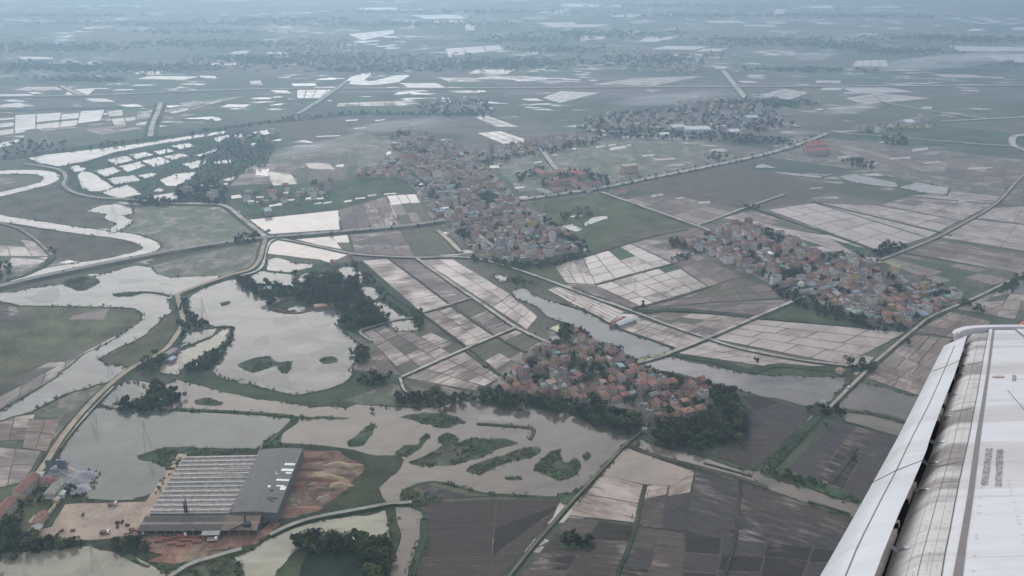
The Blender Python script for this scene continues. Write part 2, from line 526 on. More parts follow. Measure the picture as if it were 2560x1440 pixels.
land('meadow', [(880, 925), (1000, 945), (1010, 985), (1000, 1015), (850, 1022), (740, 992), (870, 950)], (0.062, 0.082, 0.045), 'dark green tongue of land by the river')
land('meadow', [(440, 940), (540, 940), (745, 990), (860, 1020), (760, 1015), (600, 990), (480, 960)], (0.060, 0.084, 0.045), 'green dike between lake and river')
land('meadow', [(585, 690), (640, 672), (800, 660), (920, 655), (1070, 790), (1000, 830), (900, 840), (840, 815), (690, 790), (600, 725)], (0.052, 0.078, 0.040), 'wooded ground among the fish ponds')
land('meadow', [(860, 1000), (980, 960), (1200, 985), (1210, 1012), (1000, 1020)], (0.075, 0.088, 0.055), 'weedy bank below the paddies', mat='mudgrass')

land('meadow', [(60, 392), (330, 352), (600, 322), (700, 330), (690, 372), (660, 422), (560, 455), (470, 480), (440, 505), (300, 500), (200, 486), (165, 462), (168, 440), (150, 420), (90, 415)], (0.045, 0.068, 0.044), 'dark green banks of the fish farm')
# --- river, lakes and ponds
water('river', [(415, 962), (450, 950), (490, 962), (560, 985), (600, 988), (640, 1001), (690, 1004), (760, 1016), (840, 1019), (862, 1023), (892, 1012), (960, 1019), (1100, 1020),
                (1125, 1012), (1150, 1005), (1200, 1010), (1240, 1020), (1300, 1018), (1360, 1024), (1420, 1036), (1470, 1056), (1500, 1078), (1560, 1088), (1590, 1092), (1575, 1108), (1540, 1145),
                (1500, 1185), (1450, 1225), (1400, 1240), (1300, 1238), (1230, 1236), (1180, 1226), (1140, 1213), (1085, 1203), (1040, 1210), (1012, 1226), (1002, 1246), (1004, 1262),
                (1035, 1266), (1052, 1282), (1059, 1310), (1055, 1342), (1040, 1385), (1028, 1425), (1015, 1480), (950, 1480), (968, 1405), (978, 1350), (984, 1300), (970, 1262), (900, 1240),
                (700, 1200), (640, 1130), (700, 1080), (735, 1045), (600, 1032), (440, 1026), (300, 1030), (250, 1008), (275, 975), (330, 950)], BROWN,
      'wide brown river spreading round green islands', 2.5, 16, 6, 2.5, cat='river')
water('lake', [(205, 1032), (240, 1024), (430, 1026), (560, 1031), (737, 1046), (655, 1120), (480, 1140), (420, 1190), (390, 1232), (330, 1253), (205, 1253), (225, 1222), (250, 1182), (200, 1166), (138, 1157), (165, 1105)],
      GREEN, 'pale green lake beside the factory', cat='lake')
water('pond', [(0, 1388), (150, 1372), (230, 1366), (290, 1376), (345, 1384), (405, 1428), (430, 1480), (0, 1500)], OLIVE, 'yellow-green pond below the factory yard', cat='pond')
water('pond', [(560, 1405), (640, 1372), (690, 1337), (800, 1302), (900, 1290), (975, 1281), (976, 1356), (745, 1372), (722, 1402), (690, 1427), (680, 1480), (600, 1480), (606, 1418)], (0.26, 0.26, 0.185), 'olive green pond beyond the factory track', cat='pond')
water('flood_water', [(35, 730), (90, 720), (160, 711), (166, 700), (240, 690), (340, 665), (376, 668), (392, 686), (430, 696), (480, 693), (548, 690), (530, 705), (490, 722), (450, 740), (424, 747), (422, 765),
                      (430, 780), (402, 795), (395, 808), (372, 832), (330, 856), (290, 871), (245, 901), (262, 912), (310, 915), (318, 925), (303, 946), (250, 962), (190, 977), (150, 992), (80, 1030), (0, 1052),
                      (-60, 1060), (-60, 1050), (0, 1030), (60, 998), (130, 955), (200, 895), (270, 860), (330, 820), (354, 802), (358, 786), (330, 771), (250, 767), (50, 765), (15, 755), (-40, 745), (-40, 738)],
      PALE, 'flooded river bend between highway and dike', cat='river')
water('lake', [(475, 742), (510, 722), (560, 706), (590, 700), (605, 715), (630, 735), (655, 748), (672, 760), (670, 777), (700, 786), (760, 777), (830, 772), (850, 792), (845, 810), (860, 830), (880, 846), (896, 862),
               (902, 882), (882, 915), (876, 946), (840, 966), (760, 986), (740, 989), (640, 963), (560, 946), (535, 926), (546, 890), (570, 868), (586, 820), (540, 818), (495, 802), (475, 776)],
      GREY, 'wide shallow lake round the wooded peninsula', cat='lake')
water('pond', [(460, 836), (500, 826), (543, 822), (530, 840), (490, 856), (452, 868)], GREY, 'small pond inside the dike', 1.2, cat='pond')
water('pond', [(553, 826), (577, 822), (572, 848), (546, 872), (512, 882), (506, 902), (472, 906), (452, 926), (444, 938), (402, 932), (390, 920), (430, 906), (452, 880), (492, 862), (532, 845)], OLIVE, 'long curved pond under the hedge', 1.2, cat='pond')
water('pond', [(275, 985), (300, 962), (340, 955), (370, 972), (355, 990), (270, 994)], GREEN, 'small pond by the dike road', 1.0, cat='pond')
water('pond', [(240, 1008), (265, 998), (355, 1000), (350, 1010), (270, 1012)], GREEN, 'narrow pond below the dike road', 0.8, cat='pond')
for pts, c, lb in [
    ([(668, 650), (690, 645), (712, 650), (740, 660), (782, 662), (780, 669), (750, 675), (720, 682), (668, 676)], CREAM, 'bright pond with a pointed end beside the canal'),
    ([(626, 692), (655, 678), (700, 685), (746, 690), (736, 702), (732, 716), (700, 714), (640, 708)], PALE, 'pale pond behind the row of trees'),
    ([(752, 690), (762, 684), (820, 685), (815, 695), (790, 700), (752, 706), (741, 712)], PALE, 'small pale pond above the wood'),
    ([(836, 681), (860, 668), (890, 671), (902, 682), (919, 700), (892, 711), (878, 712), (850, 696)], PALE, 'pond with a green algae rim'),
    ([(895, 721), (920, 718), (945, 726), (958, 745), (920, 753), (908, 736)], GREY, 'grey pond at the wood edge'),
    ([(920, 760), (958, 756), (975, 770), (1000, 790), (1034, 796), (966, 803), (945, 790)], GREY, 'grey pond under the paddies'),
    ([(865, 798), (893, 796), (893, 808), (870, 811)], GREY, 'tiny pond among the trees'),
    ([(968, 810), (1020, 800), (1050, 806), (1045, 826), (995, 829)], PALE, 'pond at the end of the field track'),
    ([(672, 752), (690, 742), (712, 748), (700, 758)], PALE, 'small pond between earth banks'),
    ([(715, 775), (745, 765), (768, 772), (740, 780)], PALE, 'narrow pond between earth banks'),
    ([(1235, 690), (1265, 688), (1272, 700), (1250, 706)], CREAM, 'small bright pond in the grass'),
    ([(1372, 822), (1398, 812), (1418, 818), (1402, 833)], (0.36, 0.40, 0.19), 'small yellow-green algae pond'),
    ([(1270, 925), (1305, 912), (1315, 918), (1280, 934)], GREY, 'little grey pond beside the riverside village'),
    ([(2540, 700), (2600, 680), (2600, 730), (2530, 735)], GREY, 'flooded corner by the far road'),
]:
    water('pond', pts, c, lb, 1.0, 9, 4, 1.6, cat='pond')
water('pond', [(1280, 727), (1310, 722), (1350, 746), (1395, 759), (1440, 766), (1465, 781), (1520, 813), (1545, 823), (1600, 846), (1682, 871), (1675, 883), (1630, 891), (1582, 906), (1566, 886), (1545, 866), (1490, 851), (1450, 826),
               (1420, 809), (1395, 801), (1370, 791), (1340, 766), (1290, 746)], SLATE, 'long slate grey pond above the riverside village', 1.3, 12, 5, 2.0, cat='pond')
land('algae', [(1574, 908), (1600, 896), (1640, 886), (1684, 876), (1676, 885), (1630, 895), (1590, 909)], (0.27, 0.32, 0.16), 'pale green algae along the pond end', 'grass', 0.8, 9, 4, 'isle')
water('channel', [(1600, 1098), (1640, 1116), (1700, 1131), (1760, 1146), (1850, 1176), (1898, 1181), (1960, 1120), (2028, 1040), (2058, 1042), (2040, 1056), (1978, 1122), (1922, 1182), (1960, 1206), (2030, 1226), (2090, 1250), (2200, 1268),
                  (2190, 1312), (2000, 1252), (1900, 1217), (1800, 1190), (1700, 1157), (1592, 1122)], (0.19, 0.165, 0.135), 'grey-brown flooded channel below the village', 1.5, cat='channel')
water('flood_water', [(1590, 908), (1640, 895), (1682, 893), (1780, 917), (1880, 937), (2000, 942), (2112, 947), (2108, 972), (2062, 1018), (2000, 1012), (1900, 990), (1800, 962), (1700, 935), (1640, 930)], (0.20, 0.185, 0.175),
      'sheet of grey floodwater beside the riverside village', 3.0, 20, 7, 0, cat='floodwater')
water('pond', [(2130, 955), (2190, 966), (2310, 998), (2300, 1062), (2260, 1055), (2180, 1036), (2095, 1022)], (0.175, 0.155, 0.14), 'grey pond beside the wing', 1.2, cat='pond')
water('flood_water', [(2100, 1030), (2180, 1040), (2270, 1065), (2250, 1092), (2110, 1052)], (0.19, 0.165, 0.13), 'brown floodwater under the curved bund', 1.5, shrubs=0.3, cat='floodwater')
water('flood_water', [(1560, 1118), (1640, 1148), (1730, 1178), (1690, 1214), (1612, 1214), (1500, 1186)], (0.245, 0.195, 0.155), 'smooth brown flooded field at the road fork', 1.0, 12, 6, 0, shrubs=0, cat='floodwater')

# the loops of the small river
def ribbon(P, w):
    L, R = [], []
    for i, p in enumerate(P):
        a, b = P[max(i - 1, 0)], P[min(i + 1, len(P) - 1)]
        d = Vector((b[0] - a[0], b[1] - a[1])); d.normalize()
        wi = w[i] if isinstance(w, (list, tuple)) else w
        L.append((p[0] - d.y * wi / 2, p[1] + d.x * wi / 2)); R.append((p[0] + d.y * wi / 2, p[1] - d.x * wi / 2))
    return L, R


def river_ribbon(name, pts, w, color, label):
    P = catmull(ground(pts), 6)
    L, R = ribbon(P, w)
    Q = [jit(p, 1.8, 15) for p in L + R[::-1]]
    o = tag(sheet(name, Q, zz('water'), M['water'], color), label, 'river', kind='structure')
    L, R = ribbon(P, w + 7)
    sheet('bank', ccw(L + R[::-1]), LV['bank'] + 0.0006 * CNT['water'], M['grass'], (0.075, 0.085, 0.05), o)
    EDGE.append((ccw(Q), 0.6))


river_ribbon('river', [(-40, 538), (0, 546), (100, 562), (200, 577), (290, 588), (340, 597), (374, 611), (378, 621), (358, 632), (310, 645), (230, 660), (150, 672), (80, 688), (30, 704)], 21, CREAM, 'winding pale river looping back to the highway')
river_ribbon('river', [(-40, 434), (0, 432), (60, 430), (105, 433), (128, 441), (118, 456), (70, 470), (0, 487), (-40, 498)], 24, CREAM, 'upper loop of the pale river')
water('pond', [(213, 529), (250, 516), (290, 510), (332, 520), (334, 535), (305, 540), (318, 545), (331, 551), (325, 562), (300, 575), (285, 584), (270, 578), (292, 560), (272, 552), (262, 545), (268, 536)], PALE, 'side arm of the river with ragged shores', 1.8, 12, 5, 2, cat='pond')

# far lakes and fish ponds
water('lake', [(868, 206), (872, 196), (898, 186), (935, 183), (930, 190), (912, 198), (925, 203), (960, 196), (980, 190), (1022, 188), (1012, 198), (985, 208), (930, 213), (880, 211)], CREAM, 'horseshoe lake far off in the haze', 3, 40, 20, 5, smooth=True, shrubs=0, cat='lake')
water('pond', [(70, 396), (110, 388), (200, 378), (330, 362), (400, 352), (510, 335), (560, 328), (566, 333), (490, 346), (380, 363), (290, 381), (215, 403), (150, 416), (100, 409)], CREAM, 'long bright pond beside the fish farm', 2, 20, 8, 4, cat='pond')
FISH = [
    [(175, 418), (195, 414), (215, 422), (205, 428), (185, 430)], [(195, 440), (205, 430), (230, 432), (282, 468), (260, 478), (225, 478), (205, 468)], [(250, 481), (320, 463), (352, 486), (300, 496)],
    [(235, 428), (285, 418), (303, 428), (265, 442)], [(268, 400), (315, 390), (335, 400), (290, 412)], [(298, 417), (350, 405), (365, 415), (320, 430)], [(322, 388), (365, 380), (382, 388), (340, 398)],
    [(355, 403), (400, 393), (428, 405), (385, 418)], [(383, 380), (420, 372), (435, 378), (400, 387)], [(408, 392), (455, 383), (472, 390), (430, 400)], [(430, 365), (470, 358), (487, 366), (450, 374)],
    [(485, 390), (530, 376), (546, 371), (536, 382), (500, 391)], [(532, 346), (572, 337), (575, 343), (545, 356)], [(345, 440), (380, 432), (393, 437), (365, 447)], [(400, 449), (440, 436), (490, 430), (480, 445), (440, 465), (418, 465)],
    [(383, 478), (395, 470), (410, 475), (400, 482)], [(500, 463), (560, 455), (572, 461), (520, 470)], [(556, 450), (592, 440), (578, 455)], [(535, 405), (575, 400), (577, 408), (540, 411)],
    [(585, 340), (612, 332), (610, 343), (590, 346)], [(632, 331), (668, 325), (675, 335), (650, 339)], [(368, 492), (440, 482), (442, 501), (380, 502)], [(0, 358), (45, 348), (52, 352), (20, 366), (-20, 376)],
    [(577, 490), (600, 487), (604, 495), (580, 498)], [(455, 411), (520, 396), (510, 413), (480, 423)], [(270, 447), (335, 438), (350, 452), (285, 462)],
]
WORDS = 'first second third fourth fifth sixth seventh eighth ninth tenth eleventh twelfth thirteenth fourteenth fifteenth sixteenth seventeenth eighteenth nineteenth twentieth twenty-first twenty-second twenty-third twenty-fourth twenty-fifth twenty-sixth'.split()
BY_X = sorted(range(len(FISH)), key=lambda k: sum(p[0] for p in FISH[k]) / len(FISH[k]))
for i, f in enumerate(FISH):
    cx_, cy_ = sum(p[0] for p in f) / len(f), sum(p[1] for p in f) / len(f); f = [(cx_ + (p[0] - cx_) * 1.03, cy_ + (p[1] - cy_) * 1.03) for p in f]
    dim = i >= 24
    water('fish_pond', f, GREY if dim else CREAM, f"{'grey' if dim else 'bright'} fish pond between green banks, {WORDS[BY_X.index(i)]} of the ponds from left", 1.2, 9, 5, 3.5, shrubs=0.8, bank_color=(0.046, 0.068, 0.038), cat='pond')
RP = [
    [(2095, 441), (2140, 435), (2180, 445), (2240, 458), (2246, 468), (2200, 466), (2130, 456)], [(2250, 469), (2290, 456), (2372, 470), (2366, 489), (2300, 481)], [(1885, 415), (1908, 410), (1940, 420), (1890, 421)],
    [(1925, 430), (1990, 434), (2055, 441), (2086, 432), (2080, 436), (2050, 445), (1990, 440)], [(1225, 414), (1248, 413), (1250, 421), (1222, 422)], [(1460, 560), (1480, 545), (1515, 540), (1520, 546), (1490, 556), (1462, 566)],
    [(1398, 568), (1430, 561), (1457, 574), (1440, 580)], [(1448, 622), (1462, 619), (1474, 628), (1458, 631)], [(1640, 486), (1665, 484), (1664, 489), (1645, 490)], [(1930, 365), (1960, 360), (1985, 366), (1950, 372)],
    [(1565, 362), (1580, 360), (1582, 366), (1568, 367)], [(530, 297), (545, 293), (555, 300), (540, 304)],
]
RL = ['pale fish pond above the striped paddies', 'second pale fish pond above the striped paddies', 'bright pond beside the tree-lined road', 'thin bright pond under a hedge', 'small square bright pond behind the village',
      'forked bright puddle in the green meadow', 'pale puddle at the village edge', 'tiny bright pond at the village corner', 'small bright pond near the road fork', 'bright pond near the road end', 'little pond behind the school', 'lone bright pond in the far fields']
for f, lb in zip(RP, RL):
    water('pond', f, CREAM, lb, 1.0, 9, 5, 2.5, shrubs=0.4, cat='pond')

# --- canals beside the tracks
# --- islands, spits and sandbars in the water
ISL = (0.052, 0.080, 0.042)
ISLES = [
    ('slim green island curving up the river', [(870, 1106), (895, 1086), (930, 1060), (938, 1068), (925, 1096), (900, 1116), (876, 1118)]),
    ('ragged green spit east of the factory', [(985, 1143), (1010, 1116), (1045, 1110), (1060, 1085), (1071, 1090), (1060, 1111), (1030, 1136)]),
    ('flat green island at the head of the river', [(1000, 1046), (1060, 1034), (1120, 1036), (1162, 1053), (1150, 1062), (1100, 1073), (1062, 1060)]),
    ('small round weedy island', [(1098, 1096), (1120, 1085), (1143, 1095), (1140, 1108), (1115, 1113), (1100, 1106)]),
    ('long green island in mid river', [(1022, 1156), (1080, 1130), (1110, 1115), (1150, 1108), (1170, 1100), (1240, 1097), (1296, 1108), (1260, 1121), (1200, 1146), (1140, 1160), (1090, 1166), (1040, 1163)]),
    ('narrow weedy island below the long one', [(1165, 1176), (1200, 1156), (1260, 1140), (1290, 1125), (1340, 1119), (1351, 1130), (1300, 1151), (1240, 1166), (1205, 1186), (1180, 1186)]),
    ('lobed green island near the road', [(1333, 1160), (1365, 1145), (1380, 1130), (1400, 1129), (1411, 1156), (1440, 1150), (1451, 1170), (1440, 1191), (1400, 1201), (1370, 1191), (1340, 1176)]),
    ('tiny ring of weeds in the river', [(1458, 1142), (1470, 1135), (1478, 1144), (1472, 1153), (1460, 1152)]),
    ('pair of weed tufts in the river', [(1262, 1194), (1285, 1192), (1306, 1195), (1300, 1199), (1270, 1199)]),
    ('lens-shaped green island under the dike', [(482, 1007), (500, 999), (522, 997), (556, 1010), (545, 1016), (500, 1015)]),
    ('thin green bar across the river', [(722, 1043), (800, 1042), (872, 1047), (850, 1050), (740, 1047)]),
    ('green field under water in the lake', [(597, 914), (620, 901), (668, 892), (692, 905), (732, 906), (714, 937), (690, 917), (640, 932), (606, 926)]),
    ('oval green island in the lake', [(798, 902), (825, 893), (846, 900), (832, 910), (810, 911)]),
    ('weedy point by the flooded road', [(1505, 1170), (1530, 1150), (1552, 1130), (1540, 1148), (1522, 1172)]),
    ('brushy strip along the lower road', [(1390, 1240), (1420, 1235), (1455, 1218), (1440, 1240), (1410, 1262)]),
    ('brush at the mouth of the channel', [(1000, 1240), (1020, 1222), (1060, 1235), (1110, 1250), (1060, 1262), (1010, 1262)]),
    ('dark clump island in the dry field', [(1398, 1350), (1410, 1335), (1440, 1330), (1460, 1350), (1484, 1355), (1475, 1375), (1440, 1372), (1400, 1370)]),
    ('brushy bank along the flooded channel', [(1900, 1180), (1940, 1165), (1990, 1185), (2060, 1210), (2130, 1240), (2160, 1262), (2090, 1245), (2000, 1215), (1930, 1202)]),
    ('weed mat in the flooded bend', [(282, 736), (320, 731), (360, 732), (330, 742), (300, 742)]),
    ('dark weed patch at the highway foot', [(160, 712), (168, 700), (220, 692), (250, 700), (240, 715), (200, 728)]),
    ('grassy hump in the shallow lake', [(545, 760), (565, 755), (580, 758), (560, 765)]),
    ('earth spit beside the green lake', [(340, 1148), (370, 1132), (430, 1118), (520, 1122), (640, 1126), (470, 1150), (440, 1180), (400, 1160)]),
    ('grassy shore between lake and river', [(655, 1120), (690, 1085), (740, 1046), (730, 1060), (712, 1082), (705, 1108), (790, 1114), (760, 1125)]),
    ('curved bank in the yellow pond', [(288, 1382), (300, 1376), (345, 1400), (370, 1412), (358, 1415), (310, 1398)]),
    ('grassy island below the factory track', [(500, 1440), (470, 1420), (560, 1388), (600, 1410), (612, 1432), (600, 1470), (500, 1480)]),
]
ISLE_P = []
for lb, pts in ISLES:
    P = wobble(catmull(ground(pts), 3, True), 2.4, 11, 3.5)
    tag(sheet('island', P, zz('isle'), M['marsh'], ISL), lb, 'island', kind='structure')
    ISLE_P.append(P)
# drowned plots that show as grey shapes in the shallow lake
SUB = [[(650, 842), (720, 826), (800, 818), (858, 835), (895, 868), (898, 885), (878, 915), (870, 942), (835, 960), (745, 982), (650, 958), (575, 944), (552, 928), (590, 890), (610, 858)], [(690, 850), (760, 835), (800, 842), (740, 862)], [(640, 845), (668, 838), (668, 862), (640, 862)], [(770, 800), (800, 812), (835, 802), (810, 820), (780, 818)], [(720, 870), (790, 860), (800, 875), (740, 885)],
       [(780, 880), (850, 865), (860, 890), (800, 900)], [(700, 915), (760, 895), (790, 910), (720, 940)], [(760, 950), (830, 930), (868, 940), (800, 965)], [(640, 940), (700, 930), (740, 960), (690, 962)],
       [(560, 905), (596, 890), (600, 925), (560, 925)], [(1197, 1047), (1270, 1044), (1298, 1056), (1210, 1062)], [(90, 730), (140, 722), (150, 745), (110, 752)], [(820, 830), (870, 850), (850, 862), (810, 850)],
       [(600, 955), (660, 935), (700, 945), (740, 975), (660, 962)], [(780, 915), (860, 905), (870, 925), (820, 930)], [(540, 925), (600, 930), (620, 948), (560, 944)], [(690, 800), (740, 790), (750, 800), (700, 812)], [(730, 830), (780, 822), (800, 832), (750, 840)],
       [(480, 775), (500, 770), (510, 800), (492, 802)], [(300, 705), (340, 700), (350, 708), (310, 712)], [(60, 745), (110, 740), (140, 752), (80, 756)], [(230, 700), (300, 690), (290, 702), (240, 708)]]
for i, pts in enumerate(SUB):
    P = wobble(catmull(ground(pts), 3, True), 6, 16, 3)
    tag(sheet('shoal', P, LV['isle'] - 0.06 + 0.0006 * i, M['water'], (0.135, 0.134, 0.132) if i == 0 else random.choice([(0.085, 0.084, 0.083), (0.105, 0.102, 0.098), (0.18, 0.172, 0.16)])), 'grey shoal just under the shallow water', 'shoal', 'shoals in the shallow water', 'structure')

# ------------------------------------------------------------------ paddies: a block is its bunds, each plot in it a sheet of its own
PAL = dict(mud=(0.205, 0.160, 0.138), brown=(0.160, 0.126, 0.110), dim=(0.150, 0.126, 0.118), umber=(0.070, 0.056, 0.049), clay=(0.102, 0.082, 0.070), dark=(0.036, 0.029, 0.025), slate=(0.066, 0.058, 0.056), tan=(0.235, 0.180, 0.145), green=(0.070, 0.102, 0.048),
           olive=(0.120, 0.118, 0.078), grey=(0.235, 0.200, 0.180), pale=(0.29, 0.240, 0.210), yellow=(0.30, 0.33, 0.16))


def lerp2(a, b, t): return (a[0] + (b[0] - a[0]) * t, a[1] + (b[1] - a[1]) * t)


def block(c4, nu, nv, label, pal, wet, gap=0.55, jitter=0.12, along='u', wvar=0.10, bund=(0.100, 0.088, 0.065), special=()):
    c = ground(c4)
    TL, TR, BR, BL = c
    root = tag(sheet('paddy_field', wobble(c, 0.8, 12, 8), zz('field'), M['grass'], bund), label, 'field', kind='structure')
    us = [0] + [(i + random.uniform(-jitter, jitter)) / nu for i in range(1, nu)] + [1]
    d = (TR[0] - TL[0], TR[1] - TL[1]) if along == 'u' else (BL[0] - TL[0], BL[1] - TL[1])
    ang = math.atan2(d[1], d[0])
    for i in range(nu):
        vs = [0] + [(k + random.uniform(-jitter, jitter) * 1.6) / nv for k in range(1, nv)] + [1]
        for k in range(nv):
            def bl(u, v): return lerp2(lerp2(TL, TR, u), lerp2(BL, BR, u), v)
            q = [bl(us[i], vs[k]), bl(us[i + 1], vs[k]), bl(us[i + 1], vs[k + 1]), bl(us[i], vs[k + 1])]
            q = offset(q, -gap * random.uniform(0.7, 1.3))
            if abs(area2(q)) < 20: continue
            name = random.choice(pal)
            w = wet + random.uniform(-wvar, wvar)
            if (i, k) in special: name, w = special[(i, k)]
            col = PAL[name]
            if name in ('green', 'olive', 'yellow'): w = min(w, 0.12)
            z = LV['plot'] + 0.0006 * (CNT['field'] % 60)
            sheet('plot', wobble(q, 0.7, 9, 9), z, M['field'], (*col, max(0.0, min(1.0, w))), root, ang)
    return root


B = block
# centre: the two long strips and their neighbours
B([(905, 652), (970, 648), (1129, 765), (1055, 783)], 1, 9, 'pale flooded paddy strip right of the wood', ['mud', 'pale', 'mud'], 0.60, 0.6)
B([(973, 648), (1040, 649), (1177, 746), (1129, 765)], 1, 8, 'dark wet paddy strip between two tracks', ['dim', 'mud', 'grey'], 0.42, 0.6)
B([(1052, 650), (1133, 649), (1276, 736), (1232, 768)], 2, 5, 'pale flooded paddies under the central village', ['pale', 'mud'], 0.66, 0.6)
B([(1232, 768), (1276, 738), (1344, 792), (1318, 825)], 2, 3, 'rounded pale paddies by the long pond', ['pale', 'mud', 'tan'], 0.62, 0.6)
B([(1318, 827), (1345, 800), (1420, 838), (1372, 858)], 2, 2, 'green-brown plots above the riverside village', ['olive', 'mud', 'brown'], 0.35)
B([(1057, 786), (1130, 768), (1240, 842), (1170, 872)], 2, 6, 'pale paddies above the white track', ['pale', 'mud', 'mud'], 0.55, 0.7)
B([(1131, 766), (1178, 749), (1288, 818), (1241, 842)], 1, 5, 'olive wet paddies beside the straight track', ['dim', 'olive', 'mud'], 0.42, 0.7)
B([(908, 832), (1005, 798), (1165, 872), (1010, 938)], 4, 6, 'patchwork of wet paddies by the lake', ['mud', 'grey', 'olive', 'pale', 'brown'], 0.45, 0.8)
B([(880, 880), (920, 838), (1005, 940), (885, 925)], 2, 3, 'brown plots at the lake shore', ['brown', 'mud', 'olive'], 0.3)
B([(1012, 946), (1160, 880), (1250, 945), (1190, 978)], 3, 4, 'grey wet paddies above the tree belt', ['mud', 'grey', 'pale'], 0.50, 0.8)
B([(1163, 878), (1290, 825), (1370, 862), (1255, 942)], 3, 4, 'wet paddies left of the riverside village', ['mud', 'grey', 'olive', 'mud'], 0.46, 0.8)
B([(1005, 955), (1060, 950), (1180, 985), (1040, 985)], 3, 2, 'muddy corner plots by the river bank', ['mud', 'brown', 'olive'], 0.4)
# bright flooded fields by the junction
B([(624, 550), (846, 526), (850, 574), (672, 586)], 1, 1, 'large bright flooded field above the highway', ['pale'], 1.0, 0.6, wvar=0)
B([(845, 526), (965, 492), (1000, 562), (858, 577)], 4, 3, 'dark wet paddies beside the bright field', ['dim', 'brown', 'mud'], 0.36, 0.7, along='v')
B([(967, 490), (1066, 484), (1110, 545), (1002, 561)], 4, 3, 'green and flooded plots below the village road', ['olive', 'pale', 'green', 'brown'], 0.35, 0.7, along='v', special={(0, 0): ('pale', 0.9), (1, 0): ('pale', 0.9), (2, 0): ('pale', 0.85)})
B([(665, 606), (700, 600), (880, 633), (825, 658)], 1, 2, 'bright flooded field below the highway', ['pale'], 0.95, 0.5, wvar=0.05)
B([(662, 610), (690, 612), (800, 650), (664, 634)], 1, 1, 'bright flooded corner beside the canal', ['pale'], 0.98, 0.5, wvar=0)
B([(735, 598), (868, 584), (880, 628), (800, 614)], 3, 2, 'bright flooded plots along the highway', ['pale'], 0.96, 0.4, wvar=0.05, special={(2, 1): ('olive', 0.0)})
B([(872, 585), (1000, 572), (1038, 642), (890, 634)], 3, 5, 'dark streaky paddies under the highway', ['dim', 'dim', 'mud'], 0.36, 0.6)
B([(1002, 572), (1074, 565), (1146, 634), (1040, 642)], 3, 4, 'olive plots beside the central village', ['olive', 'olive', 'brown'], 0.22, 0.7)
# right of the central village
B([(1455, 642), (1573, 608), (1683, 660), (1490, 713)], 4, 4, 'flooded paddies with one dark green plot', ['pale', 'grey', 'pale'], 0.74, 0.8, along='v', special={(2, 0): ('green', 0), (2, 1): ('green', 0)})
B([(1388, 668), (1455, 644), (1490, 712), (1415, 708)], 3, 3, 'bright jagged plots beside the village track', ['pale', 'mud', 'brown'], 0.66)
B([(1575, 607), (1655, 588), (1745, 632), (1685, 659)], 3, 3, 'brown and pale plots by the long village', ['brown', 'pale', 'mud'], 0.45)
B([(1490, 714), (1683, 661), (1770, 718), (1602, 767)], 5, 4, 'wide flooded paddies with a thin green plot', ['pale', 'grey', 'pale', 'mud'], 0.70, 0.8, along='v', special={(4, 0): ('green', 0)})
B([(1418, 712), (1488, 715), (1600, 767), (1565, 768)], 3, 3, 'brown plots along the village track', ['dim', 'mud', 'mud'], 0.45)
B([(1686, 660), (1745, 634), (1852, 692), (1772, 717)], 3, 4, 'brown plots under the long village', ['brown', 'brown', 'mud', 'pale'], 0.30)
B([(1610, 768), (1772, 720), (1850, 694), (2000, 742)], 3, 5, 'grey-brown plots below the long village', ['brown', 'dim', 'mud', 'olive'], 0.34, 0.9)
B([(1618, 772), (1760, 760), (1990, 748), (1890, 788)], 4, 2, 'dark plots along the ditch', ['dim', 'brown', 'mud'], 0.36)
B([(1368, 724), (1405, 716), (1562, 780), (1520, 810)], 5, 3, 'pale stripes of paddy above the long pond', ['pale', 'tan', 'pale'], 0.72, 0.7)
B([(1600, 796), (1660, 781), (1880, 792), (1768, 846)], 3, 3, 'flooded and brown plots below the dark ditch', ['mud', 'pale', 'olive', 'brown'], 0.5)
B([(1545, 822), (1600, 797), (1766, 848), (1688, 876)], 3, 4, 'tan wet plots between pond and road', ['pale', 'tan', 'mud'], 0.6, 0.6)
B([(1696, 884), (1775, 852), (2095, 916), (1905, 915)], 2, 4, 'broad grey-brown paddies below the crossroads', ['pale', 'mud', 'grey'], 0.68, 0.6)
B([(1784, 848), (1888, 797), (2265, 832), (2110, 912)], 4, 4, 'broad pinkish grey paddies by the straight road', ['tan', 'pale', 'grey', 'pale'], 0.70, 0.8)
B([(2200, 905), (2285, 838), (2420, 850), (2350, 1000)], 3, 4, 'brown wet paddies beside the wing', ['mud', 'mud', 'grey'], 0.42, 0.7)
B([(2165, 945), (2200, 907), (2350, 960), (2320, 998)], 3, 2, 'pinkish plots above the grey pond', ['tan', 'mud'], 0.45, 0.7)
B([(2285, 830), (2375, 780), (2480, 805), (2420, 850)], 3, 2, 'brown plots below the road junction', ['brown', 'tan', 'mud'], 0.4)
B([(2385, 772), (2455, 742), (2600, 700), (2600, 810)], 4, 4, 'grey flooded plots beyond the wing tip', ['grey', 'pale', 'olive', 'mud'], 0.5)
# upper right
B([(1920, 525), (2035, 508), (2318, 595), (2200, 628)], 3, 5, 'striped pale paddies in long rows', ['pale', 'grey', 'pale'], 0.74, 0.9, along='v')
B([(2040, 508), (2190, 514), (2400, 552), (2320, 594)], 3, 4, 'pale paddies beyond the green strip', ['pale', 'mud', 'grey'], 0.62, 0.9, along='v')
B([(2200, 513), (2270, 492), (2480, 512), (2405, 552)], 3, 3, 'streaky flooded plots by the field road', ['mud', 'pale', 'brown'], 0.55, 0.9)
B([(2270, 490), (2400, 480), (2500, 492), (2482, 510)], 3, 2, 'bright plots under the fish ponds', ['pale', 'mud', 'brown'], 0.6)
B([(2480, 520), (2640, 515), (2640, 570), (2430, 545)], 2, 3, 'bright and green plots at the field road', ['pale', 'olive', 'mud'], 0.6)
B([(2428, 548), (2640, 572), (2640, 640), (2340, 592)], 2, 4, 'long pale paddies right of the field road', ['pale', 'mud', 'brown', 'grey'], 0.6)
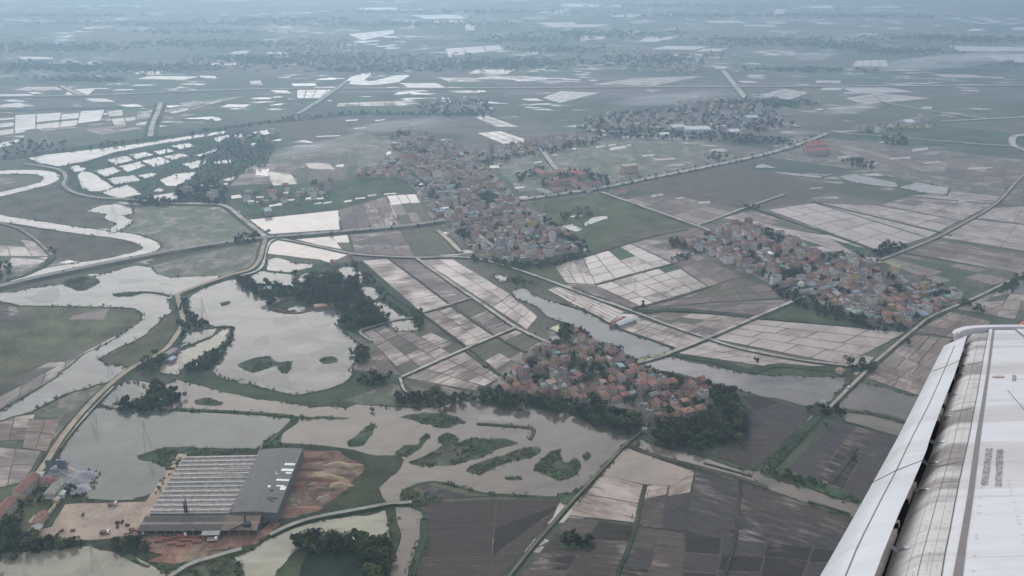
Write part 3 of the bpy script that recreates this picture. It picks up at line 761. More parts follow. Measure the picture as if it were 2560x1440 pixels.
B([(2325, 600), (2640, 648), (2640, 700), (2240, 628)], 3, 5, 'thin brown and green plots in rows', ['brown', 'mud', 'olive', 'mud', 'grey'], 0.40)
B([(2205, 655), (2238, 632), (2560, 690), (2410, 735)], 4, 4, 'olive and grey plots right of the long village', ['olive', 'mud', 'grey', 'olive', 'green'], 0.36, special={(0, 0): ('yellow', 0)})
B([(1560, 500), (1640, 482), (1860, 522), (1745, 560)], 4, 3, 'brown plots with pale patches by the crossroad', ['brown', 'brown', 'pale', 'mud'], 0.36)
B([(1750, 562), (1880, 525), (2060, 585), (1870, 558)], 5, 2, 'pale strips behind the long village', ['pale', 'brown', 'mud', 'olive'], 0.45)
B([(1880, 558), (2060, 588), (2148, 640), (2130, 640)], 2, 1, 'narrow pale strip along the village edge', ['pale'], 0.7)
B([(1610, 600), (1690, 575), (1860, 562), (1700, 606)], 3, 2, 'brown fallow plots at the village head', ['brown', 'mud'], 0.25)
B([(2070, 360), (2220, 380), (2500, 430), (2180, 430)], 5, 4, 'brown plots with pale seams in the haze', ['brown', 'mud', 'pale'], 0.33)
B([(2380, 395), (2560, 410), (2560, 470), (2350, 440)], 4, 4, 'brown hazy plots near the bend in the road', ['brown', 'mud'], 0.36)
# near right: drowned mud
B([(1505, 1184), (1612, 1214), (1590, 1308), (1422, 1290)], 1, 2, 'tan drying field right of the lower road', ['tan'], 0.55, 0.8, wvar=0.05)
B([(1612, 1216), (1735, 1180), (1712, 1330), (1592, 1316)], 2, 3, 'blue-grey muddy field with plough marks', ['slate', 'clay'], 0.30, 0.8, wvar=0.12, special={(0, 0): ('tan', 0.6), (1, 0): ('tan', 0.55)})
B([(1738, 1182), (1850, 1206), (1840, 1350), (1714, 1332)], 1, 3, 'dark grey ploughed plots below the channel', ['slate', 'slate', 'dark'], 0.30, 0.8, wvar=0.1)
B([(1853, 1207), (2160, 1300), (2130, 1380), (1842, 1352)], 1, 2, 'large dark plots under the wing', ['slate', 'umber'], 0.34, 0.8, wvar=0.1)
B([(1590, 1318), (1712, 1332), (1700, 1480), (1530, 1480)], 2, 3, 'grey-brown wet plots at the bottom edge', ['slate', 'clay', 'dark'], 0.30, 0.8)
B([(1714, 1334), (2130, 1382), (2080, 1480), (1702, 1480)], 4, 3, 'dark plots in the bottom corner', ['dark', 'dark', 'slate'], 0.16, 0.8, wvar=0.12)
B([(1420, 1294), (1588, 1314), (1525, 1480), (1270, 1480)], 2, 4, 'brown plots below the tan field', ['clay', 'umber', 'dark'], 0.28, 0.8)
B([(1065, 1256), (1240, 1250), (1220, 1480), (1040, 1480)], 1, 3, 'dark brown ploughed field by the side channel', ['dark', 'umber'], 0.16, 0.6, wvar=0.08)
B([(1242, 1250), (1405, 1246), (1380, 1295), (1300, 1380), (1222, 1480)][:3] + [(1222, 1480)], 1, 3, 'dark brown ploughed field along the lower road', ['dark', 'umber', 'dark'], 0.18, 0.6, wvar=0.08)
B([(1030, 1225), (1080, 1206), (1230, 1240), (1040, 1250)], 4, 1, 'grey strip of plots on the river bank', ['grey', 'olive', 'slate'], 0.35)
B([(2085, 1052), (2250, 1095), (2180, 1262), (1965, 1178)], 3, 2, 'dark plots framed by hedges beside the wing', ['umber', 'dark', 'slate'], 0.30, 0.7, wvar=0.1)
B([(1800, 985), (1900, 992), (2040, 1035), (1890, 1172)], 2, 3, 'purple-brown drowned plots right of the trees', ['umber', 'dark', 'slate'], 0.26, 0.5)
B([(1880, 1082), (1800, 990), (1890, 1172), (1780, 1140)], 1, 2, 'dark drowned ground at the tree edge', ['umber', 'dark'], 0.24, 0.4)
B([(1700, 935), (1800, 962), (1820, 1000), (1770, 980)], 1, 2, 'grey drowned field by the village trees', ['slate', 'grey'], 0.4, 0.4)
# left
B([(0, 992), (340, 812), (352, 824), (-20, 1035)], 7, 1, 'row of grey plots along the river', ['grey', 'slate', 'grey'], 0.5, 0.8, wvar=0.1)
B([(180, 790), (275, 770), (260, 800), (170, 800)], 1, 1, 'grey drying plot in the meadow', ['grey'], 0.45)
B([(0, 765), (40, 767), (60, 800), (-20, 810)], 2, 1, 'small grey plots beside the flooded bend', ['slate', 'pale'], 0.45)
B([(-20, 1045), (90, 1036), (60, 1100), (-20, 1105)], 2, 2, 'muddy grey plots at the dike', ['grey', 'tan', 'brown'], 0.4)
B([(70, 1048), (152, 1048), (118, 1130), (55, 1120)], 2, 2, 'grey-pink plots beside the dike road', ['grey', 'tan'], 0.4)
B([(-20, 1118), (105, 1128), (60, 1205), (-20, 1225)], 2, 2, 'pale blue-grey mud plots under the dike road', ['grey', 'grey', 'pale'], 0.5)
B([(-20, 566), (66, 588), (128, 642), (-20, 640)], 3, 3, 'pale flooded plots left of the bend', ['pale', 'olive', 'grey', 'pale'], 0.6)
B([(-20, 642), (120, 650), (60, 678), (-20, 684)], 3, 2, 'pale plots above the highway', ['pale', 'grey', 'olive'], 0.6)
B([(-20, 444), (30, 446), (45, 455), (-20, 470)], 1, 1, 'small muddy plot in the river loop', ['mud'], 0.35)
B([(575, 465), (625, 412), (830, 400), (740, 455)], 6, 3, 'green plots crossed by bright ditches', ['olive', 'brown', 'green', 'pale', 'mud'], 0.42, along='v', gap=1.6, bund=(0.25, 0.22, 0.19))
B([(770, 400), (900, 380), (890, 445), (740, 455)], 5, 2, 'green plots beside the far houses', ['olive', 'green', 'brown'], 0.28, along='v', gap=1.4, bund=(0.19, 0.17, 0.14))
B([(-20, 292), (262, 275), (250, 305), (-20, 342)], 5, 8, 'large bright flood of far paddies', ['pale', 'pale', 'pale', 'olive', 'pale'], 0.85, 1.5, wvar=0.12)
B([(265, 278), (385, 270), (368, 310), (290, 322)], 3, 6, 'half flooded plots beside the canal', ['pale', 'green', 'olive', 'grey'], 0.6, 1.5)
B([(60, 325), (250, 308), (360, 320), (60, 372)], 5, 5, 'green plots with thin bright seams', ['olive', 'green', 'pale', 'olive'], 0.4, 1.8, bund=(0.2, 0.19, 0.16))
B([(1192, 333), (1252, 328), (1332, 354), (1262, 362)], 3, 3, 'bright flooded plots behind the village', ['pale', 'mud', 'pale'], 0.80, 1.5)
B([(1182, 292), (1222, 290), (1300, 318), (1240, 318)], 2, 3, 'bright narrow plots along the far track', ['pale', 'mud'], 0.75, 1.5)
B([(1355, 245), (1400, 228), (1500, 232), (1400, 258)], 4, 4, 'fan of bright plots in the far fields', ['pale', 'tan'], 0.8, 1.5)
B([(1475, 212), (1590, 195), (1760, 190), (1640, 214)], 6, 5, 'scattered bright plots before the hazy village', ['pale', 'mud', 'brown', 'pale'], 0.62, 1.5)
B([(742, 222), (845, 222), (818, 246), (742, 246)], 4, 3, 'bright plots beside the far causeway', ['pale', 'pale', 'mud'], 0.78, 1.5)
B([(870, 86), (985, 74), (985, 84), (905, 101)], 3, 3, 'bright flooded patch near the hazy horizon', ['pale'], 0.9, 1.5)
B([(1112, 122), (1248, 113), (1262, 124), (1120, 141)], 3, 5, 'striped bright paddies in the far haze', ['pale', 'mud', 'pale'], 0.75, 2.5)
B([(2098, 218), (2200, 216), (2290, 230), (2140, 234)], 3, 3, 'bright far plots in a bent row', ['pale', 'pale'], 0.85, 1.5)
B([(2112, 246), (2190, 232), (2330, 246), (2160, 262)], 4, 3, 'second row of bright far plots', ['pale', 'pale', 'mud'], 0.75, 1.5)
B([(2140, 152), (2215, 150), (2222, 166), (2130, 166)], 4, 2, 'square bright plots beside dark trees', ['pale'], 0.88, 1.5)
B([(1895, 238), (1960, 222), (2022, 232), (1975, 250)], 3, 5, 'ragged bright plots near the road', ['pale', 'pale', 'mud'], 0.75, 1.5)
B([(2370, 115), (2560, 118), (2560, 128), (2400, 128)], 5, 2, 'bright plots at the far edge', ['pale', 'pale'], 0.88, 1.5)
B([(2460, 138), (2640, 134), (2640, 160), (2500, 155)], 4, 4, 'bright hazy plots below a hedge', ['pale', 'mud', 'pale'], 0.8, 1.5)
B([(845, 258), (1010, 252), (1020, 264), (840, 267)], 6, 2, 'streak of pale plots in the far field', ['mud', 'pale', 'brown'], 0.6, 1.5)
B([(412, 272), (560, 245), (610, 240), (430, 286)], 4, 6, 'slanting bright plots above the tree line', ['pale', 'pale', 'olive'], 0.75, 2.0)

SEED = [(690, 512, 36, 5), (655, 502, 30, 5), (722, 500, 30, 4), (705, 508, 26, 5), (790, 496, 40, 5), (812, 490, 18, 4), (795, 508, 16, 4), (818, 506, 22, 4), (900, 495, 26, 4), (930, 488, 22, 4), (975, 484, 30, 4), (870, 502, 20, 5), (1500, 548, 40, 6), (1440, 540, 30, 4), (1760, 505, 30, 5), (1700, 495, 20, 4),
        (1640, 488, 24, 5), (590, 530, 20, 4), (1380, 360, 30, 6), (1500, 366, 22, 5), (1530, 362, 18, 5), (1545, 368, 40, 9), (1430, 372, 24, 5), (1380, 388, 26, 4), (1660, 398, 50, 4), (1690, 412, 40, 4), (1620, 388, 30, 5), (1250, 408, 12, 4), (1345, 405, 20, 4), (1310, 492, 26, 4), (1300, 468, 24, 5), (540, 520, 26, 4),
        (820, 340, 60, 3), (760, 365, 50, 3), (690, 350, 26, 5), (900, 320, 30, 3), (950, 300, 24, 3), (880, 300, 30, 3), (2250, 395, 50, 4), (2330, 405, 40, 5), (2180, 410, 30, 4), (2450, 420, 60, 4), (2300, 372, 40, 8), (2110, 392, 30, 5), (2420, 500, 50, 6), (2040, 470, 30, 3)]
for i, (x, y, w, h) in enumerate(SEED):
    q = ground([(x - w / 2, y + h * .2), (x + w / 2, y - h * .5), (x + w / 2, y + h * .3), (x - w / 2, y + h)])
    tag(sheet('wet_strip', wobble(q, 1.5, 9, 4), LV['plot'] + 0.05 + 0.0005 * i, M['field'], (*PAL['pale'], random.choice([0.95, 0.85, 0.75])), None, 0.2), 'narrow bright strip of standing water in the fields', 'field', 'wet strips in the fields', 'structure')
# scattered far flooded plots, thinner and fainter with distance
FARP = [(945, 22, 95, 5), (1440, 65, 130, 7), (1480, 14, 150, 9), (1100, 42, 110, 9), (1010, 55, 55, 6), (1175, 68, 22, 16), (1380, 30, 60, 6), (90, 145, 75, 6), (50, 158, 85, 7), (250, 251, 55, 8), (420, 195, 120, 10), (370, 182, 60, 8), (600, 132, 38, 8),
        (250, 193, 40, 6), (110, 222, 120, 8), (40, 240, 90, 7), (30, 265, 60, 10), (200, 230, 60, 14), (520, 192, 40, 5), (330, 265, 45, 6), (560, 160, 60, 5), (690, 133, 50, 6), (760, 212, 60, 6), (1060, 215, 95, 14), (1150, 200, 90, 12), (1250, 195, 100, 9),
        (1230, 180, 100, 10), (1160, 230, 60, 6), (1310, 200, 50, 6), (1330, 250, 40, 6), (1560, 40, 60, 5), (1650, 95, 70, 9), (1700, 120, 110, 10), (1780, 125, 60, 7), (1720, 140, 80, 8), (1810, 55, 90, 6), (1900, 65, 80, 5), (1950, 28, 26, 12), (2050, 18, 60, 6),
        (1940, 57, 50, 5), (2060, 58, 45, 6), (2210, 18, 80, 5), (2140, 116, 60, 6), (2470, 48, 30, 4), (2440, 75, 40, 5), (2550, 72, 40, 5), (2290, 124, 28, 5), (2070, 205, 60, 8), (2080, 222, 50, 8), (2400, 190, 110, 9), (1890, 190, 40, 5), (1870, 205, 40, 5),
        (640, 208, 30, 10), (1480, 95, 60, 8), (1400, 62, 90, 10), (1560, 85, 60, 8), (1630, 100, 50, 10), (700, 228, 40, 12), (590, 265, 60, 8), (810, 222, 70, 8), (1120, 55, 70, 6), (850, 415, 20, 6), (655, 433, 30, 16), (705, 445, 60, 30), (800, 416, 60, 16)]
for i in range(70):
    y = random.uniform(4, 300); x = random.uniform(-20, 2580)
    if 640 < x < 1100 and y > 270: continue
    w = random.uniform(8, 34); FARP.append((x, y, w, w * random.uniform(0.07, 0.17) * (0.6 + y / 300)))
for i, (x, y, w, h) in enumerate(FARP):
    s = random.uniform(-0.25, 0.25) * w
    q = ground([(x - w / 2 + s, y - h / 2), (x + w / 2 + s, y - h / 2 + random.uniform(-.2, .2) * h), (x + w / 2 - s, y + h / 2), (x - w / 2 - s, y + h / 2 + random.uniform(-.2, .2) * h)])
    o = sheet('flooded_plot', wobble(q, 4, 30, 15), LV['plot'] + 0.08 + 0.0005 * i, M['field'], (*PAL['pale'], random.choice([0.85, 0.75, 0.65, 0.6])), None, 0.3)
    tag(o, 'bright flooded plot far off in the haze', 'field', 'far flooded plots', 'structure')

# ------------------------------------------------------------------ roads, tracks, dikes
ROADS = []


def road(name, pts, w, label, color=(0.33, 0.31, 0.28), bank=2.2, h=0.8, mat='pave', verge=(0.080, 0.084, 0.052), smooth=5, cat='road', amp=0.25):
    if name == 'track': bank *= 0.6
    P = catmull(ground(pts), smooth)
    P = [jit(p, amp, 18) for p in P]
    ROADS.append((P, w))
    c = P[len(P) // 2]
    L, R = ribbon(P, [w * (1 + 0.16 * noise.noise(Vector((p[0] / 14, p[1] / 14, 2)))) for p in P])
    n = len(P)
    k = 0.004 * (len(ROADS) % 50)
    top = [(p[0] - c[0], p[1] - c[1], k) for p in L] + [(p[0] - c[0], p[1] - c[1], k) for p in R]
    fc = [[n + i, n + i + 1, i + 1, i] for i in range(n - 1)]
    o = mesh_obj(name, top, fc, M[mat], None, (c[0], c[1], 0.62 + h), color)
    tag(o, label, cat, kind='structure')
    if bank:
        L2, R2 = ribbon(P, w + 2 * bank + 0.6); L1, R1 = ribbon(P, w + 0.5)
        L2 = [jit(p, bank * 0.35, 7) for p in L2]; R2 = [jit(p, bank * 0.35, 7) for p in R2]
        vs = []
        for ring, z in ((L2, -h - 0.55), (L1, -0.03), (R1, -0.03), (R2, -h - 0.55)):
            vs += [(p[0] - c[0], p[1] - c[1], z + k) for p in ring]
        fs = []
        for j in range(3):
            for i in range(n - 1):
                fs.append([(j + 1) * n + i, (j + 1) * n + i + 1, j * n + i + 1, j * n + i])
        mesh_obj('verge', vs, fs, M['grass'], o, (0, 0, 0), verge)
    return o


ASPH = (0.27, 0.265, 0.255); CONC = (0.46, 0.43, 0.385); DIRT = (0.40, 0.325, 0.245); TAN = (0.46, 0.37, 0.285)
road('road', [(-60, 733), (0, 720), (100, 696), (300, 655), (480, 622), (600, 605), (665, 597), (760, 590), (900, 578), (1020, 567), (1112, 554)], 9.5, 'grey raised highway crossing the floodplain', ASPH, 6.5, 2.4)
road('road', [(665, 598), (658, 622), (648, 655), (625, 678), (582, 690), (500, 718), (449, 738), (446, 750), (456, 790), (457, 815), (432, 858), (400, 888), (330, 925), (272, 970), (212, 1030), (152, 1105), (110, 1172), (60, 1225), (0, 1290), (-40, 1325)],
     5.0, 'tan earth dike road winding down to the factory', DIRT, 4.5, 2.0, 'earth', (0.062, 0.082, 0.044))
road('canal', [(700, 597), (676, 606), (664, 632), (658, 662), (640, 680), (600, 692)], 3.6, 'pale concrete canal beside the dike road', (0.52, 0.52, 0.50), 1.2, 0.9, cat='canal')
road('canal', [(578, 520), (600, 545), (625, 560), (668, 592)], 2.8, 'pale concrete canal above the junction', (0.55, 0.55, 0.53), 1.0, 0.9, cat='canal')
road('canal', [(1, 1300), (60, 1236), (120, 1170), (163, 1105), (222, 1035), (285, 970)], 2.0, 'pale ditch beside the earth dike road', (0.42, 0.40, 0.36), 1.0, 1.2, cat='ditch')
road('road', [(440, 512), (500, 512), (562, 517), (605, 548), (664, 594)], 6.5, 'pale road running down to the junction', CONC, 4.0, 1.6)
road('road', [(60, 412), (120, 420), (155, 430), (165, 448), (160, 465), (190, 485), (250, 497), (310, 500), (440, 512)], 6.0, 'pale road curving past the river loop', (0.36, 0.35, 0.32), 4.0, 1.6)
road('track', [(662, 601), (700, 599), (790, 617), (880, 636), (950, 642), (1040, 646), (1150, 645), (1220, 655), (1300, 678), (1400, 714), (1480, 745), (1570, 776), (1680, 818), (1768, 848), (1850, 873), (2000, 902), (2130, 918)], 3.4, 'long pale track running across all the paddies', CONC, 2.4, 1.0)
road('track', [(1042, 648), (1130, 710), (1210, 765), (1290, 820), (1376, 861)], 4.0, 'straight pale track between flooded paddies', CONC, 2.2, 1.0)
road('track', [(1055, 784), (1115, 766), (1178, 747)], 2.2, 'short white cross track', (0.48, 0.44, 0.39), 1.2, 0.8)
road('track', [(1003, 945), (1100, 902), (1200, 858), (1292, 819)], 3.0, 'white straight track down to the river trees', (0.55, 0.51, 0.45), 1.6, 0.9)
road('track', [(1000, 946), (1008, 972), (1018, 985)], 2.4, 'short path to the river bank', CONC, 1.2, 0.7)
road('track', [(1050, 790), (1030, 797), (985, 803), (935, 818), (903, 828), (905, 838), (930, 855)], 2.4, 'curving path round the paddy corner', (0.40, 0.37, 0.32), 1.5, 0.8)
road('road', [(1585, 912), (1640, 898), (1690, 879), (1770, 847), (1890, 795), (1960, 765), (2010, 744)], 4.0, 'straight pale road up to the long village', CONC, 1.8, 1.3)
road('road', [(2062, 1034), (2092, 1003), (2150, 946), (2190, 905), (2290, 822), (2320, 798), (2372, 774), (2450, 741), (2560, 686), (2640, 650)], 2.8, 'long field road passing the wing tip', (0.40, 0.36, 0.31), 3.0, 1.2)
road('road', [(1622, 1058), (1598, 1086), (1562, 1116), (1500, 1182), (1420, 1268), (1330, 1372), (1255, 1465)], 1.7, 'narrow road from the riverside village to the corner', (0.17, 0.15, 0.12), 1.3, 0.9, 'earth', (0.055, 0.07, 0.042))
road('track', [(2660, 370), (2560, 438), (2490, 510), (2380, 575), (2320, 605), (2200, 652)], 4.0, 'brown field road into the right haze', (0.30, 0.26, 0.22), 2.6, 1.0, 'earth')
road('road', [(1300, 500), (1350, 494), (1500, 472), (1620, 448), (1760, 420), (1900, 390), (2005, 360), (2068, 335)], 10.0, 'pale tree-lined main road in the middle distance', (0.40, 0.40, 0.38), 5.0, 1.4)
road('road', [(1503, 482), (1560, 502), (1640, 530), (1738, 565), (1800, 590)], 5.0, 'straight pale road branching off the main road', CONC, 3.0, 1.2)
road('track', [(1740, 566), (1800, 545), (1862, 521), (1960, 488)], 3.4, 'pale track to the field bushes', CONC, 2.2, 1.0)
road('road', [(1026, 438), (1052, 460), (1082, 492), (1100, 520), (1118, 546)], 5.0, 'pale street along the edge of the central village', CONC, 1.6, 0.8)
road('road', [(1095, 578), (1120, 600), (1152, 632)], 6.0, 'sandy lane below the central village', (0.50, 0.43, 0.34), 1.5, 0.8, 'earth')
road('road', [(1180, 575), (1210, 600), (1240, 622)], 5.0, 'pale street inside the central village', CONC, 1.0, 0.8)
road('road', [(1352, 372), (1372, 400), (1392, 426)], 9.0, 'pale straight road behind the school', (0.44, 0.42, 0.37), 2.0, 1.0)
road('road', [(-40, 243), (220, 240), (640, 224), (1100, 222), (1600, 219), (2100, 217), (2640, 214)], 10, 'faint far highway across the haze', (0.40, 0.39, 0.37), 6, 1.5, smooth=3)
road('causeway', [(744, 287), (800, 252), (868, 204)], 11, 'straight causeway leading to the horseshoe lake', (0.36, 0.36, 0.33), 6, 1.5, smooth=3)
road('road', [(1808, 178), (1838, 215), (1868, 252)], 14, 'pale straight road down to the hazy village', (0.42, 0.41, 0.38), 5, 1.2, smooth=3)
road('road', [(1925, 285), (1960, 305), (1995, 318)], 12, 'sandy road at the edge of the hazy village', (0.44, 0.37, 0.30), 4, 1.2, smooth=3)
road('road', [(2090, 333), (2160, 338), (2250, 345), (2420, 360), (2560, 368)], 6, 'thin pale road across the hazy fields', (0.36, 0.33, 0.29), 3, 1.0, smooth=3)
road('road', [(2350, 305), (2440, 300), (2600, 292)], 8, 'pale road at the hazy edge', (0.42, 0.41, 0.38), 3, 1.0, smooth=3)
road('track', [(2200, 255), (2330, 280), (2470, 298)], 6, 'thin pale far track', (0.42, 0.41, 0.38), 3, 1.0, smooth=3)
road('road', [(2620, 395), (2570, 380), (2535, 365), (2530, 350), (2545, 340), (2620, 338)], 12, 'bending pale road in the hazy corner', (0.46, 0.44, 0.41), 4, 1.0)
road('canal', [(402, 258), (395, 280), (382, 310), (376, 342)], 10, 'bright straight canal above the long pond', (0.50, 0.47, 0.43), 9, 0.8, verge=(0.045, 0.062, 0.042), smooth=3, cat='canal')
road('canal', [(152, 215), (180, 228), (210, 241)], 14, 'bright diagonal canal in the far fields', (0.50, 0.47, 0.43), 6, 0.6, smooth=3, cat='canal')
road('track', [(395, 1470), (470, 1418), (540, 1395), (605, 1376)], 3.4, 'grey dike track below the factory', (0.34, 0.33, 0.29), 2.4, 1.3)
road('track', [(675, 1342), (720, 1320), (790, 1298), (880, 1281), (970, 1264), (1003, 1262), (1030, 1260)], 3.2, 'grey dike track between pond and river', (0.32, 0.32, 0.28), 2.6, 1.4, verge=(0.05, 0.075, 0.04))
road('track', [(130, 640), (100, 610), (75, 590), (40, 570), (-20, 555)], 3.5, 'earth path along the bend meadow', (0.30, 0.26, 0.20), 2.5, 0.8, 'earth')
road('dike', [(135, 640), (110, 665), (60, 690), (20, 700)], 4, 'dark dike beside the highway', (0.10, 0.09, 0.06), 3, 0.8, 'grass', cat='dike')
DK = [
    ('dark ditch below the long village', [(1590, 782), (1660, 776), (1760, 780), (1900, 795), (2080, 810), (2180, 820)], 7, (0.052, 0.066, 0.042)),
    ('bank from the fork along the channel', [(1566, 1114), (1640, 1142), (1730, 1166), (1830, 1192), (1920, 1222)], 3.5, (0.075, 0.072, 0.048)),
    ('curved bund by the grey pond', [(2085, 1028), (2130, 1030), (2190, 1038), (2250, 1052), (2300, 1075)], 4.0, (0.078, 0.078, 0.05)),
    ('hedge bank beside the field road', [(1928, 1168), (1990, 1098), (2050, 1038)], 5.5, (0.050, 0.070, 0.04)),
    ('bund across the bend', [(425, 742), (400, 735), (360, 732), (320, 735), (285, 738)], 2.4, (0.08, 0.075, 0.05)),
    ('bund in front of the long island', [(1192, 1062), (1260, 1066), (1330, 1073), (1325, 1100)], 2.4, (0.07, 0.075, 0.045)),
    ('bund between lake and river', [(440, 1026), (560, 1031), (735, 1046), (705, 1080), (660, 1118)], 3.0, (0.060, 0.078, 0.042)),
    ('bund round the small ponds', [(584, 820), (560, 818), (540, 820), (500, 826), (470, 832)], 2.0, (0.07, 0.075, 0.045)),
    ('earth bank at the peninsula', [(670, 772), (700, 778), (740, 784), (790, 775), (840, 770)], 2.4, (0.16, 0.11, 0.07)),
    ('second earth bank at the peninsula', [(675, 770), (700, 755), (740, 745), (770, 738)], 2.2, (0.15, 0.105, 0.07)),
    ('line of dark trees and grass above the long pond', [(20, 398), (150, 375), (330, 352), (500, 328), (640, 308), (760, 298), (880, 286), (1000, 285), (1190, 287)], 16, (0.046, 0.066, 0.042)),
    ('far dark hedge line', [(-40, 280), (150, 273), (380, 268)], 9, (0.05, 0.07, 0.045)),
    ('dark line across the far right', [(2215, 171), (2400, 174), (2520, 178)], 14, (0.05, 0.07, 0.045)),
    ('low bank beside the striped paddies', [(1880, 520), (2000, 562), (2130, 605), (2200, 632)], 2.5, (0.06, 0.078, 0.045)),
    ('bund above the striped paddies', [(2030, 505), (2200, 545), (2380, 590)], 2.5, (0.07, 0.078, 0.05)),
    ('bund along the long pond', [(1400, 760), (1470, 782), (1545, 822), (1620, 848), (1684, 872)], 2.4, (0.060, 0.068, 0.042)),
    ('field ridge across the wet paddies', [(1490, 713), (1590, 685), (1684, 660)], 2.6, (0.09, 0.082, 0.055)),
    ('field ridge below the wet paddies', [(1602, 768), (1690, 745), (1772, 718)], 2.6, (0.085, 0.08, 0.052)),
    ('field ridge above the jagged plots', [(1440, 650), (1520, 625), (1640, 590), (1720, 575)], 2.4, (0.085, 0.08, 0.052)),
    ('plough bund beside the tan field', [(1612, 1214), (1602, 1260), (1588, 1320), (1560, 1400), (1540, 1450)], 2.2, (0.05, 0.062, 0.036)),
    ('plough bund in the grey field', [(1850, 1206), (1846, 1270), (1838, 1350), (1810, 1450)], 1.4, (0.055, 0.056, 0.04)),
    ('hedge in the framed plots', [(2140, 1120), (2110, 1165), (2075, 1212)], 3.0, (0.055, 0.06, 0.038)),
    ('low bank in the channel', [(1760, 1160), (1840, 1182), (1880, 1192)], 1.6, (0.06, 0.062, 0.04)),
    ('low weed bank under the wing', [(2020, 1256), (2070, 1270), (2125, 1288)], 1.8, (0.058, 0.06, 0.04)),
    ('ridge between the long strips', [(973, 648), (1050, 705), (1129, 765), (1240, 843)], 1.6, (0.075, 0.07, 0.05)),
    ('ridge on the wood side', [(905, 655), (975, 735), (1056, 786), (1170, 872), (1255, 942)], 2.0, (0.07, 0.075, 0.048)),
    ('ridge of the dark strip', [(1129, 766), (1241, 843), (1372, 915)], 1.6, (0.078, 0.072, 0.05)),
    ('weedy bank above the floodwater', [(1690, 888), (1780, 905), (1870, 930), (1950, 915), (2110, 930)], 6, (0.052, 0.074, 0.04)),
    ('bank beside the green pond', [(976, 1270), (982, 1310), (990, 1345), (972, 1400), (960, 1450)], 5, (0.058, 0.076, 0.042)),
    ('brushy bank of the side channel', [(1060, 1300), (1058, 1345), (1045, 1385), (1030, 1440)], 4, (0.05, 0.068, 0.04)),
]
for lb, pts, w, c in DK:
    road('bund', pts, w, lb, c, w * 0.25, 0.45, 'grass', c, cat='bund', amp=0.8)

# ------------------------------------------------------------------ building parts
class MB:
    def __init__(s): s.v, s.f = [], []
    def quad(s, a, b, c, d):
        n = len(s.v); s.v += [a, b, c, d]; s.f.append([n, n + 1, n + 2, n + 3]); return s
    def poly(s, P):
        n = len(s.v); s.v += list(P); s.f.append(list(range(n, n + len(P)))); return s
    def box(s, x0, y0, z0, x1, y1, z1):
        n = len(s.v)
        s.v += [(x0, y0, z0), (x1, y0, z0), (x1, y1, z0), (x0, y1, z0), (x0, y0, z1), (x1, y0, z1), (x1, y1, z1), (x0, y1, z1)]
        for q in ((3, 2, 1, 0), (4, 5, 6, 7), (0, 1, 5, 4), (1, 2, 6, 5), (2, 3, 7, 6), (3, 0, 4, 7)): s.f.append([n + i for i in q])
        return s
    def tube(s, p, q, r0, r1, n=8, cap=True):
        p, q = Vector(p), Vector(q); d = (q - p).normalized()
        a = d.orthogonal().normalized(); b = d.cross(a); k = len(s.v)
        for c, r in ((p, r0), (q, r1)):
            for i in range(n):
                t = 2 * math.pi * i / n; s.v.append(tuple(c + a * (r * math.cos(t)) + b * (r * math.sin(t))))
        for i in range(n): s.f.append([k + i, k + (i + 1) % n, k + n + (i + 1) % n, k + n + i])
        if cap: s.f.append([k + n + i for i in range(n)]); s.f.append([k + i for i in range(n)][::-1])
        return s
    def mesh(s, name, mat):
        me = bpy.data.meshes.new(name); me.from_pydata([tuple(v) for v in s.v], [], s.f)
        if mat: me.materials.append(mat)
        me.update(); return me
    def obj(s, name, mat, parent=None, loc=None, color=None):
        return link(name, s.mesh(name, mat), parent, loc, color)


def wall_mesh(w, d, h, gable=0.0):
    m = MB()
    x, y = w / 2, d / 2
    m.quad((-x, -y, -0.4), (x, -y, -0.4), (x, -y, h), (-x, -y, h)); m.quad((x, y, -0.4), (-x, y, -0.4), (-x, y, h), (x, y, h))
    if gable:
        m.poly([(x, -y, -0.4), (x, y, -0.4), (x, y, h), (x, 0, h + gable), (x, -y, h)]); m.poly([(-x, y, -0.4), (-x, -y, -0.4), (-x, -y, h), (-x, 0, h + gable), (-x, y, h)])
    else:
        m.quad((x, -y, -0.4), (x, y, -0.4), (x, y, h), (x, -y, h)); m.quad((-x, y, -0.4), (-x, -y, -0.4), (-x, -y, h), (-x, y, h))
        m.quad((-x, -y, h), (x, -y, h), (x, y, h), (-x, y, h))
    return m


def gable_roof(w, d, h, rise, o=0.5, t=0.16):
    m = MB(); x, y = w / 2 + o, d / 2 + o
    k = rise / (d / 2); e = h - o * k + 0.02; r = h + rise + 0.02
    for z, rev in ((t, False), (0, True)):
        A = [(-x, -y, e + z), (x, -y, e + z), (x, 0, r + z), (-x, 0, r + z)]; Bq = [(x, y, e + z), (-x, y, e + z), (-x, 0, r + z), (x, 0, r + z)]
        m.poly(A[::-1] if rev else A); m.poly(Bq[::-1] if rev else Bq)
    m.quad((-x, -y, e), (x, -y, e), (x, -y, e + t), (-x, -y, e + t)); m.quad((x, y, e), (-x, y, e), (-x, y, e + t), (x, y, e + t))
    for s in (1, -1):
        a = [(s * x, -s * y, e), (s * x, 0, r), (s * x, 0, r + t), (s * x, -s * y, e + t)]; m.poly(a)
        a = [(s * x, 0, r), (s * x, s * y, e), (s * x, s * y, e + t), (s * x, 0, r + t)]; m.poly(a)
    return m


